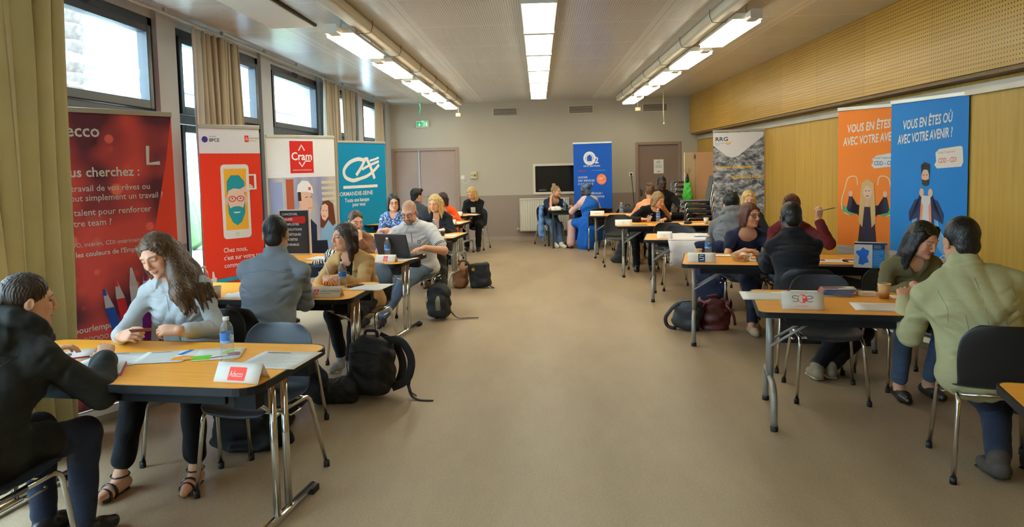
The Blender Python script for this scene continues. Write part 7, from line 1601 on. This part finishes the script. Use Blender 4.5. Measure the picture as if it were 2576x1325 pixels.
# --- things on the floor and against the walls
e = empty('product_case', (2.68, 6.36, 0), -14, 'black display case with a big white letter S under the salad table', 'display case'); MB().box(-.17, .17, -.05, .05, 0, .70).build('case', M('black_case', '0f0f11', .4, var=(9, .1)), e, .004)
A = Art((-.17, -.0505, 0), (1, 0, 0), (0, 0, 1)); A.line([(.255, .60), (.10, .63), (.09, .50), (.25, .48), (.255, .34), (.085, .35)], .042, 'c8bfa4').text('SAMSIC', .08, .26, .05, 'b0a890', .008); A.build(e)
e = empty('product_case', (2.30, 6.46, 0), -14, 'black display case with small white writing under the salad table, left of the big letter', 'display case'); MB().box(-.18, .18, -.05, .05, 0, .68).build('case', M('black_case'), e, .004)
A = Art((-.18, -.0505, 0), (1, 0, 0), (0, 0, 1)); A.text('GET IT ON', .12, .53, .018, 'b0b0a8').text('Google Play', .11, .49, .034, 'c0c0b8').poly([(.08, .49), (.08, .53), (.105, .51)], 'b0b0a8'); A.build(e)
BAGK = M('black_nylon', '121214', .7, var=(6, .15), bump=(160, .25), wrinkle=.3); STRAP = M('black_webbing', '1c1c1f', .75, var=(30, .15), bump=(200, .3))
def strap_(pts, w, parent, mat=None, th=.003, nrm_=(0, 0, 1)):
    pts = fillet(pts, .08, 5); L = []
    for i, p in enumerate(pts):
        t = (pts[min(i+1, len(pts)-1)]-pts[max(i-1, 0)]).normalized(); s = t.cross(Vector(nrm_)); s = s.normalized() if s.length > 1e-3 else Vector((1, 0, 0)); L.append([p-s*w/2, p, p+s*w/2])
    return MB().sheet(L, th).build('strap', mat or STRAP, parent)
# big black backpack and pouch near the aisle
e = empty('backpack', (-1.22, 5.08, 0), -12, 'big black backpack standing on the floor by the aisle', 'bag')
sobj('body', [rbox((0, 0, .22), (.165, .11, .20), .09, None, .02), rbox((-.0, -.10, .17), (.13, .06, .14), .06, None, .04), ell((.0, .0, .40), (.10, .08, .05), None, .04), ell((-.14, .0, .14), (.05, .08, .10), None, .03)], .008, BAGK, e, extra=folds(.007, 1., 1.1))
MB().tube(fillet([(-.05, 0, .43), (-.045, 0, .475), (.045, 0, .475), (.05, 0, .43)], .03), .011, 8).build('top_handle', STRAP, e)
strap_([(.09, .02, .40), (.22, .02, .42), (.31, .02, .28), (.27, .0, .12), (.15, 0, .07)], .055, e, None, .012, (0, 1, 0)); strap_([(.02, .10, .42), (.14, .12, .36), (.20, .12, .2), (.15, .1, .06)], .055, e, None, .012, (0, 1, 0)); strap_([(.27, 0, .10), (.30, -.02, .02), (.36, -.05, .006), (.47, -.04, .006)], .025, e); strap_([(.28, 0, .13), (.26, .02, .05), (.32, .03, .006)], .02, e)
MB().tube([(-.15, -.08, .12), (-.15, -.10, .25), (-.12, -.12, .34), (0, -.125, .36), (.12, -.12, .34), (.15, -.10, .25)], .003, 6).build('zip', M('dark_zip', '2a2a2c', .4, .5, var=(9, .1)), e)
e = empty('camera_pouch', (-1.45, 4.94, 0), 8, 'small black zipped pouch lying in front of the big backpack', 'bag')
sobj('body', [rbox((0, 0, .085), (.16, .085, .08), .05, None, .02), ell((-.05, -.06, .09), (.1, .05, .06), None, .03), ell((.08, 0, .12), (.08, .07, .06), None, .04)], .007, BAGK, e, extra=folds(.005, 3., 1.2)); A = Art((-.165, -.105, .10), (1, .2, 0), (0, 0, 1)); A.arc(.05, .02, .018, .024, 40, 320, .006, 'a8a8a4'); A.build(e); MB().tube([(-.13, -.07, .13), (0, -.085, .15), (.13, -.06, .14)], .003, 6).build('zip', M('dark_zip'), e)
# black backpack by the laptop table
e = empty('backpack', (-1.10, 7.70, 0), -10, 'black backpack with a bottle in its side net beside the laptop table', 'bag')
sobj('body', [rbox((0, 0, .19), (.13, .10, .18), .085, None, .02), rbox((.02, -.09, .15), (.10, .05, .12), .05, None, .04), ell((0, 0, .35), (.08, .07, .05), None, .04)], .010, BAGK, e, extra=folds(.007, 5., 1.1)); MB().tube(fillet([(-.04, 0, .385), (-.035, 0, .43), (.035, 0, .43), (.04, 0, .385)], .025), .010, 8).build('top_handle', STRAP, e)
MB().lathe([(.001, .0), (.03, .0), (.03, .1), (.012, .15), (.001, .152)], 14, (.03, -.13, .12)).build('side_bottle', M('olive_bottle', '8a8c74', .3, var=(9, .1)), e); strap_([(.12, 0, .1), (.2, -.02, .012), (.34, .05, .012), (.42, .06, .012)], .03, e); MB().tube([(-.11, -.09, .3), (-.115, -.1, .2), (-.10, -.11, .12)], .006, 6).build('key_clip', CHROME, e)
# brown and black bag by the fourth table
e = empty('holdall', (-.98, 9.68, 0), -8, 'brown leather bag with a black flap bag leaning on it, beside the aisle', 'bag')
sobj('leather_body', [rbox((-.11, .02, .15), (.10, .11, .145), .06, None, .02), ell((-.13, .0, .24), (.07, .09, .07), None, .03)], .010, M('brown_leather_bag', '7a4c26', .5, var=(7, .25), wrinkle=.3), e, extra=folds(.007, 2., 1.2)); strap_([(-.14, .02, .28), (-.10, .0, .37), (-.02, 0, .37), (.02, .02, .3)], .03, e, M('brown_leather_bag'), .006, (0, 1, 0))
e = empty('messenger_bag', (-.82, 9.68, 0), -14, 'black flap bag leaning against the brown leather bag by the aisle', 'bag')
sobj('body', [rbox((0, .0, .17), (.14, .085, .165), .04, np.array(Matrix.Rotation(-.12, 3, 'Y')), .02)], .010, BAGK, e, extra=folds(.006, 4., 1.)); MB().rbox(-.02, .02, -.02, .02, 0, .006, .006, Matrix.Translation((-.06, -.09, .26)) @ Matrix.Rotation(math.pi/2, 4, 'X')).build('buckle', M('brass', 'c8a040', .3, .9, var=(9, .05)), e); strap_([(.12, -.02, .05), (.19, -.02, .01), (.2, -.05, .01)], .04, e)
# bags at the salad table
e = empty('shoulder_bag', (1.40, 7.02, 0), -20, 'grey black shoulder bag with a wide strap on the floor under the salad table', 'bag')
sobj('body', [rbox((.02, 0, .14), (.14, .10, .14), .07, np.array(Matrix.Rotation(.25, 3, 'Y')), .02), ell((.05, -.02, .24), (.11, .09, .06), None, .04)], .008, M('grey_black_leather', '26292d', .5, var=(6, .2), wrinkle=.3), e, extra=folds(.007, 1., 1.1)); strap_([(.06, -.06, .28), (-.08, -.09, .27), (-.19, -.08, .12), (-.17, -.06, .03), (-.08, -.06, .02)], .035, e, M('grey_black_leather'), .006, (0, 1, 0))
e = empty('handbag', (1.68, 7.02, 0), -10, 'dark red leather handbag open on the floor under the salad table', 'bag')
sobj('body', [slab((0, 0, .03), (0, 0, .27), (1, 0, 0), (.14, .08), (.165, .085), .03), rbox((0, 0, .30), (.13, .055, .06), .04, None, .02, True)], .008, M('dark_red_leather', '561c16', .45, var=(7, .2), wrinkle=.3), e, extra=folds(.006, 2., 1.1))
for y in (-.07, .07): strap_([(-.09, y, .26), (-.14, y*1.4, .20), (-.18, y*1.5, .1)], .025, e, M('dark_red_leather'), .006, (0, 1, 0)); 
strap_([(.10, -.08, .26), (.17, -.09, .16), (.18, -.08, .06)], .025, e, M('dark_red_leather'), .006, (0, 1, 0)); sobj('contents', [ell((-.05, 0, .255), (.05, .04, .03), None, .01), ell((.05, .01, .255), (.05, .04, .025), None, .01)], .008, M('bag_contents', '2a6a88', .6, var=(30, .5), second='c84a50'), e)
# cream and dark bags at the far right tables
e = empty('canvas_bag', (1.56, 11.78, 0), -8, 'cream canvas bucket bag with long handles on the floor under the far right tables', 'bag')
CREAM = M('cream_canvas', 'b8a27a', .8, var=(6, .1), bump=(120, .2), wrinkle=.3); sobj('body', [slab((0, 0, .06), (.02, 0, .34), (1, 0, 0), (.12, .10), (.10, .07), .03), ell((0, 0, .08), (.14, .11, .08), None, .03)], .010, CREAM, e, extra=folds(.008, 3., 1.2))
strap_([(-.05, -.06, .36), (-.16, -.08, .42), (-.12, -.08, .50), (.03, -.06, .48), (.06, -.05, .36)], .025, e, CREAM, .006, (0, 1, 0)); strap_([(-.02, .05, .36), (-.02, .06, .52), (.1, .05, .5), (.08, .05, .36)], .025, e, CREAM, .006, (0, 1, 0))
e = empty('dark_bag', (1.34, 11.95, 0), 0, 'slouching black cloth bag beside the cream canvas bag', 'bag'); sobj('body', [slab((0, 0, .04), (.06, 0, .40), (1, 0, 0), (.15, .11), (.08, .06), .03), ell((-.05, 0, .05), (.14, .1, .06), None, .03)], .012, BAGK, e, extra=folds(.009, 2., 1.1)); strap_([(.02, -.04, .42), (.06, -.05, .5), (.11, -.04, .42)], .02, e, None, .005, (0, 1, 0))
e = empty('daypack', (1.62, 13.38, .46), 0, 'dark grey daypack resting on a chair behind the table nearest the back wall', 'bag'); sobj('body', [rbox((0, 0, .19), (.16, .09, .18), .08, None, .02), rbox((.02, -.08, .15), (.11, .05, .11), .05, None, .03)], .012, M('dark_grey_nylon', '2b2d31', .7, var=(6, .15), bump=(160, .25)), e, extra=folds(.006, 4., 1.)); MB().tube(fillet([(-.04, 0, .37), (-.035, 0, .41), (.035, 0, .41), (.04, 0, .37)], .02), .009, 8).build('top_handle', STRAP, e)
chair(BSHELL, 1.62, 13.36, 178, 'black shell chair carrying the dark grey daypack')
# coats over chairs
e = empty('black_coat', (-1.12, 8.12, 0), 10, 'long black quilted coat hanging over the chair of the man in the white polo shirt', 'coat'); sobj('cloth', [slab((0, 0, .10), (.0, .03, .78), (.5, 1, 0), (.10, .05), (.14, .05), .03), slab((-.05, .05, .05), (-.02, .05, .6), (.5, 1, 0), (.12, .04), (.12, .05), .03)], .012, M('quilted_black', '141418', .6, bump=(18, .6), var=(9, .1)), e, extra=folds(.012, 1., .9))
e = empty('black_jacket', (-1.72, 4.12, 0), 0, 'black jacket hanging from a chair to the floor between the two nearest left tables', 'jacket'); sobj('cloth', [slab((0, 0, .04), (.02, .0, .44), (1, .2, 0), (.24, .05), (.20, .045), .03), slab((-.1, -.03, .03), (.12, -.02, .03), (0, 1, 0), (.09, .025), (.07, .025), .04)], .010, M('black_jacket_cloth', '101012', .85, var=(9, .1), wrinkle=.3), e, extra=folds(.012, 2., .9))
e = empty('blue_jacket', (.02, 14.72, 0), 25, 'light blue jacket hanging over the chair at the small dark table', 'jacket'); sobj('cloth', [slab((0, 0, .22), (.02, 0, .76), (.4, 1, 0), (.15, .05), (.17, .05), .03), slab((.02, -.08, .12), (0, -.08, .5), (.4, 1, 0), (.06, .035), (.08, .045), .03)], .012, M('light_blue_jacket_cloth', '6a9cd8', .7, var=(9, .08), wrinkle=.3), e, extra=folds(.010, 3., .9))
e = empty('dark_coat', (.92, 14.62, .46), 0, 'dark coat bundled on a chair between the small dark table and the tall blue banner', 'coat'); sobj('cloth', [ell((0, 0, .16), (.17, .12, .17), None, .03), ell((.04, 0, .30), (.10, .09, .10), None, .03)], .012, M('black_jacket_cloth'), e, extra=folds(.012, 3., .9))
e = empty('navy_cardigan', (1.86, 7.46, 0), 0, 'navy cardigan hanging over the chair of the woman in the navy top', 'cardigan'); sobj('cloth', [slab((-.12, 0, .18), (-.10, .0, .78), (1, 0, 0), (.16, .04), (.18, .045), .03)], .012, M('navy_knit_cloth', '1c2440', .85, var=(9, .1), wrinkle=.3), e, extra=folds(.010, 3., .9))
# green bag hanging on the cupboard door
e = empty('drawstring_bag', (2.74, 13.46, 0), -30, 'bright green folded nylon bag hanging by cords on the cream cupboard door', 'bag')
sobj('body', [slab((0, -.03, .86), (0, -.03, 1.30), (1, 0, 0), (.10, .03), (.055, .02), .03), ell((0, -.03, 1.02), (.095, .035, .12), None, .03)], .008, M('green_nylon', '3fb02c', .5, var=(7, .15), wrinkle=.3), e, extra=folds(.006, 3., 1.2)); sobj('black_top', [cone((0, -.03, 1.28), (0, -.03, 1.40), .04, .012, .01)], .008, BAGK, e)
m = MB()
for k, x in enumerate((-.07, -.03, .03, .07)): m.tube([(0, -.03, 1.38), (x*.6, -.03, 1.45), (x, -.02, 1.54-.03*abs(k-1.5))], .0028, 5)
m.build('cords', M('dark_cord', '3a3a34', .7, var=(9, .1)), e)
# chairs of the seated people (shell chair copies)
def chair_for(label, mat, txt, back=.0, rz=None):
    g = PEOPLE[label]; o = g['root']; r = math.degrees(o.rotation_euler.z) if rz is None else rz; a = math.radians(r)
    chair(mat, o.location.x-math.sin(a)*(.02+back), o.location.y+math.cos(a)*(.02+back), r, txt)
chair_for('woman with long brown hair in a light blue shirt, holding a card', BSHELL, 'black shell chair under the woman in the light blue shirt')
chair_for(L4, SHELL, 'charcoal shell chair under the woman in the tan jacket'); chair_for('woman with a blond ponytail in a brown leather jacket resting her chin on her hand', BSHELL2, 'blue shell chair under the woman in the brown leather jacket')
chair_for(L6, SHELL, 'charcoal shell chair under the man in the white polo shirt'); chair_for('smiling woman with dark bobbed hair and glasses in a blue patterned blouse', SHELL, 'charcoal shell chair under the woman in the blue patterned blouse')
chair_for('blonde woman with straight hair in a black blazer looking down at the fourth left table', BSHELL2, 'blue shell chair under the blonde woman in the black blazer'); chair_for('dark haired man in a dark grey shirt seen from behind at the fifth left table', SHELL, 'charcoal shell chair under the man in the dark grey shirt')
chair_for('woman with dark shoulder length hair in a bright orange jacket', SHELL, 'charcoal shell chair under the woman in the orange jacket'); chair_for(L11, SHELL, 'charcoal shell chair under the blonde woman farthest on the left', rz=170)
chair_for('woman with a fair bun in a navy tee resting her cheek on her hand', SHELL, 'charcoal shell chair under the woman in the navy tee'); chair_for(L14, BSHELL, 'black shell chair under the woman in the black top'); chair_for('woman with curly pinned up hair in a peach sweater seen from behind', SHELL, 'charcoal shell chair under the woman in the peach sweater')
chair_for('dark skinned man in a dark sweater facing the camera near the back wall', BSHELL, 'black shell chair under the dark skinned man facing the camera'); chair_for('man with black tousled hair in a grey hooded sweatshirt seen from behind', SHELL, 'charcoal shell chair under the man in the grey sweatshirt')
chair_for('fair haired woman mostly hidden behind the man in the grey sweatshirt', SHELL, 'charcoal shell chair under the fair haired woman behind the grey sweatshirt'); chair_for(L19, SHELL, 'charcoal shell chair under the woman in the navy top'); chair_for('brown haired woman in a dark red sweater holding up a pen', SHELL, 'charcoal shell chair under the woman in the dark red sweater'); chair_for(L22, SHELL, 'charcoal shell chair under the woman with the sunglasses')

# stitched seams laid on the garments
from mathutils.bvhtree import BVHTree
def seam(label, lines, mat, r=.0016, part='top'):
    """lines: lists of (lat, ch, sp) offsets in metres from the neck base, dropped onto the garment surface"""
    g = PEOPLE[label]; o = g[part]; me = o.data; bv = BVHTree.FromPolygons([v.co.copy() for v in me.vertices], [tuple(p.vertices) for p in me.polygons]); m = MB()
    for ln_, side in lines:
        pts = []
        for i in range(len(ln_)-1):
            for k in range(8):
                t = k/8; q = [ln_[i][j]*(1-t)+ln_[i+1][j]*t for j in range(2)]; c = g['N']+g['lat']*q[0]+g['sp']*q[1]; d = -g['ch']*side; h = bv.ray_cast(Vector(c-d*.6), Vector(d))
                if h[0] is not None: pts.append(h[0]+h[1]*.0004)
        if len(pts) > 2: m.tube(pts, r, 5)
    m.build('seam', mat, o)
seam('man in a blue grey shirt with cropped hair, back turned, second left table', [([(-.19, -.10), (0, -.085), (.19, -.10)], -1)], M('blue_grey_seam', '77818c', .8, var=(9, .05)))
seam('man in a cream blazer with short black hair, seen from behind at the right edge', [([(0, -.01), (0, -.46)], -1), ([(-.17, -.05), (-.155, -.14), (-.165, -.22)], -1), ([(.17, -.05), (.155, -.14), (.165, -.22)], -1), ([(-.09, -.18), (-.08, -.44)], -1), ([(.09, -.18), (.08, -.44)], -1)], M('cream_seam', '9a9070', .8, var=(9, .05)))
seam('man in a black jacket, back turned, at the table with the salad box', [([(-.19, -.09), (0, -.08), (.19, -.09)], -1), ([(-.17, -.05), (-.155, -.14), (-.165, -.22)], -1), ([(.17, -.05), (.155, -.14), (.165, -.22)], -1)], M('black_seam', '08080a', .8, var=(9, .05)))
seam('woman in a dark hooded coat with brown ponytail, at the left edge seen from behind', [([(-.2, -.36), (0, -.355), (.2, -.36)], -1), ([(.15, -.06), (.135, -.16), (.15, -.24)], -1)], M('olive_seam', '15140f', .8, var=(9, .05)))
seam('woman with long brown hair in a light blue shirt, holding a card', [([(.004, -.07), (.004, -.40)], 1)], M('blue_shirt_seam', '94a0ae', .8, var=(9, .05)))
seam(L6, [([(.0, -.05), (.0, -.17)], 1)], M('red_placket', '9a3a34', .8, var=(9, .05)), .004)
g = PEOPLE[L6]; c = g['N']-g['lat']*.085+g['ch']*.152-g['sp']*.14; A = Art(tuple(c), tuple(-g['lat']), tuple(g['sp']), tuple(g['ch'])); A.ell(0, 0, .018, .022, '3c4458').layer(2).ell(0, 0, .012, .015, 'c8ccd4'); A.build(g['root'])
ax = nrm(g['sp']+g['ch']*.16); m = MB()
for h_, r_ in ((.056, .075),): m.tube([tuple(g['N']+ax*h_+g['ch']*.010+(g['lat']*math.cos(a)+np.cross(ax, g['lat'])*math.sin(a))*r_) for a in np.linspace(0, 2*math.pi, 25)], .0028, 5, cap=False)
m.build('collar_trim', NAVYT, g['root'])
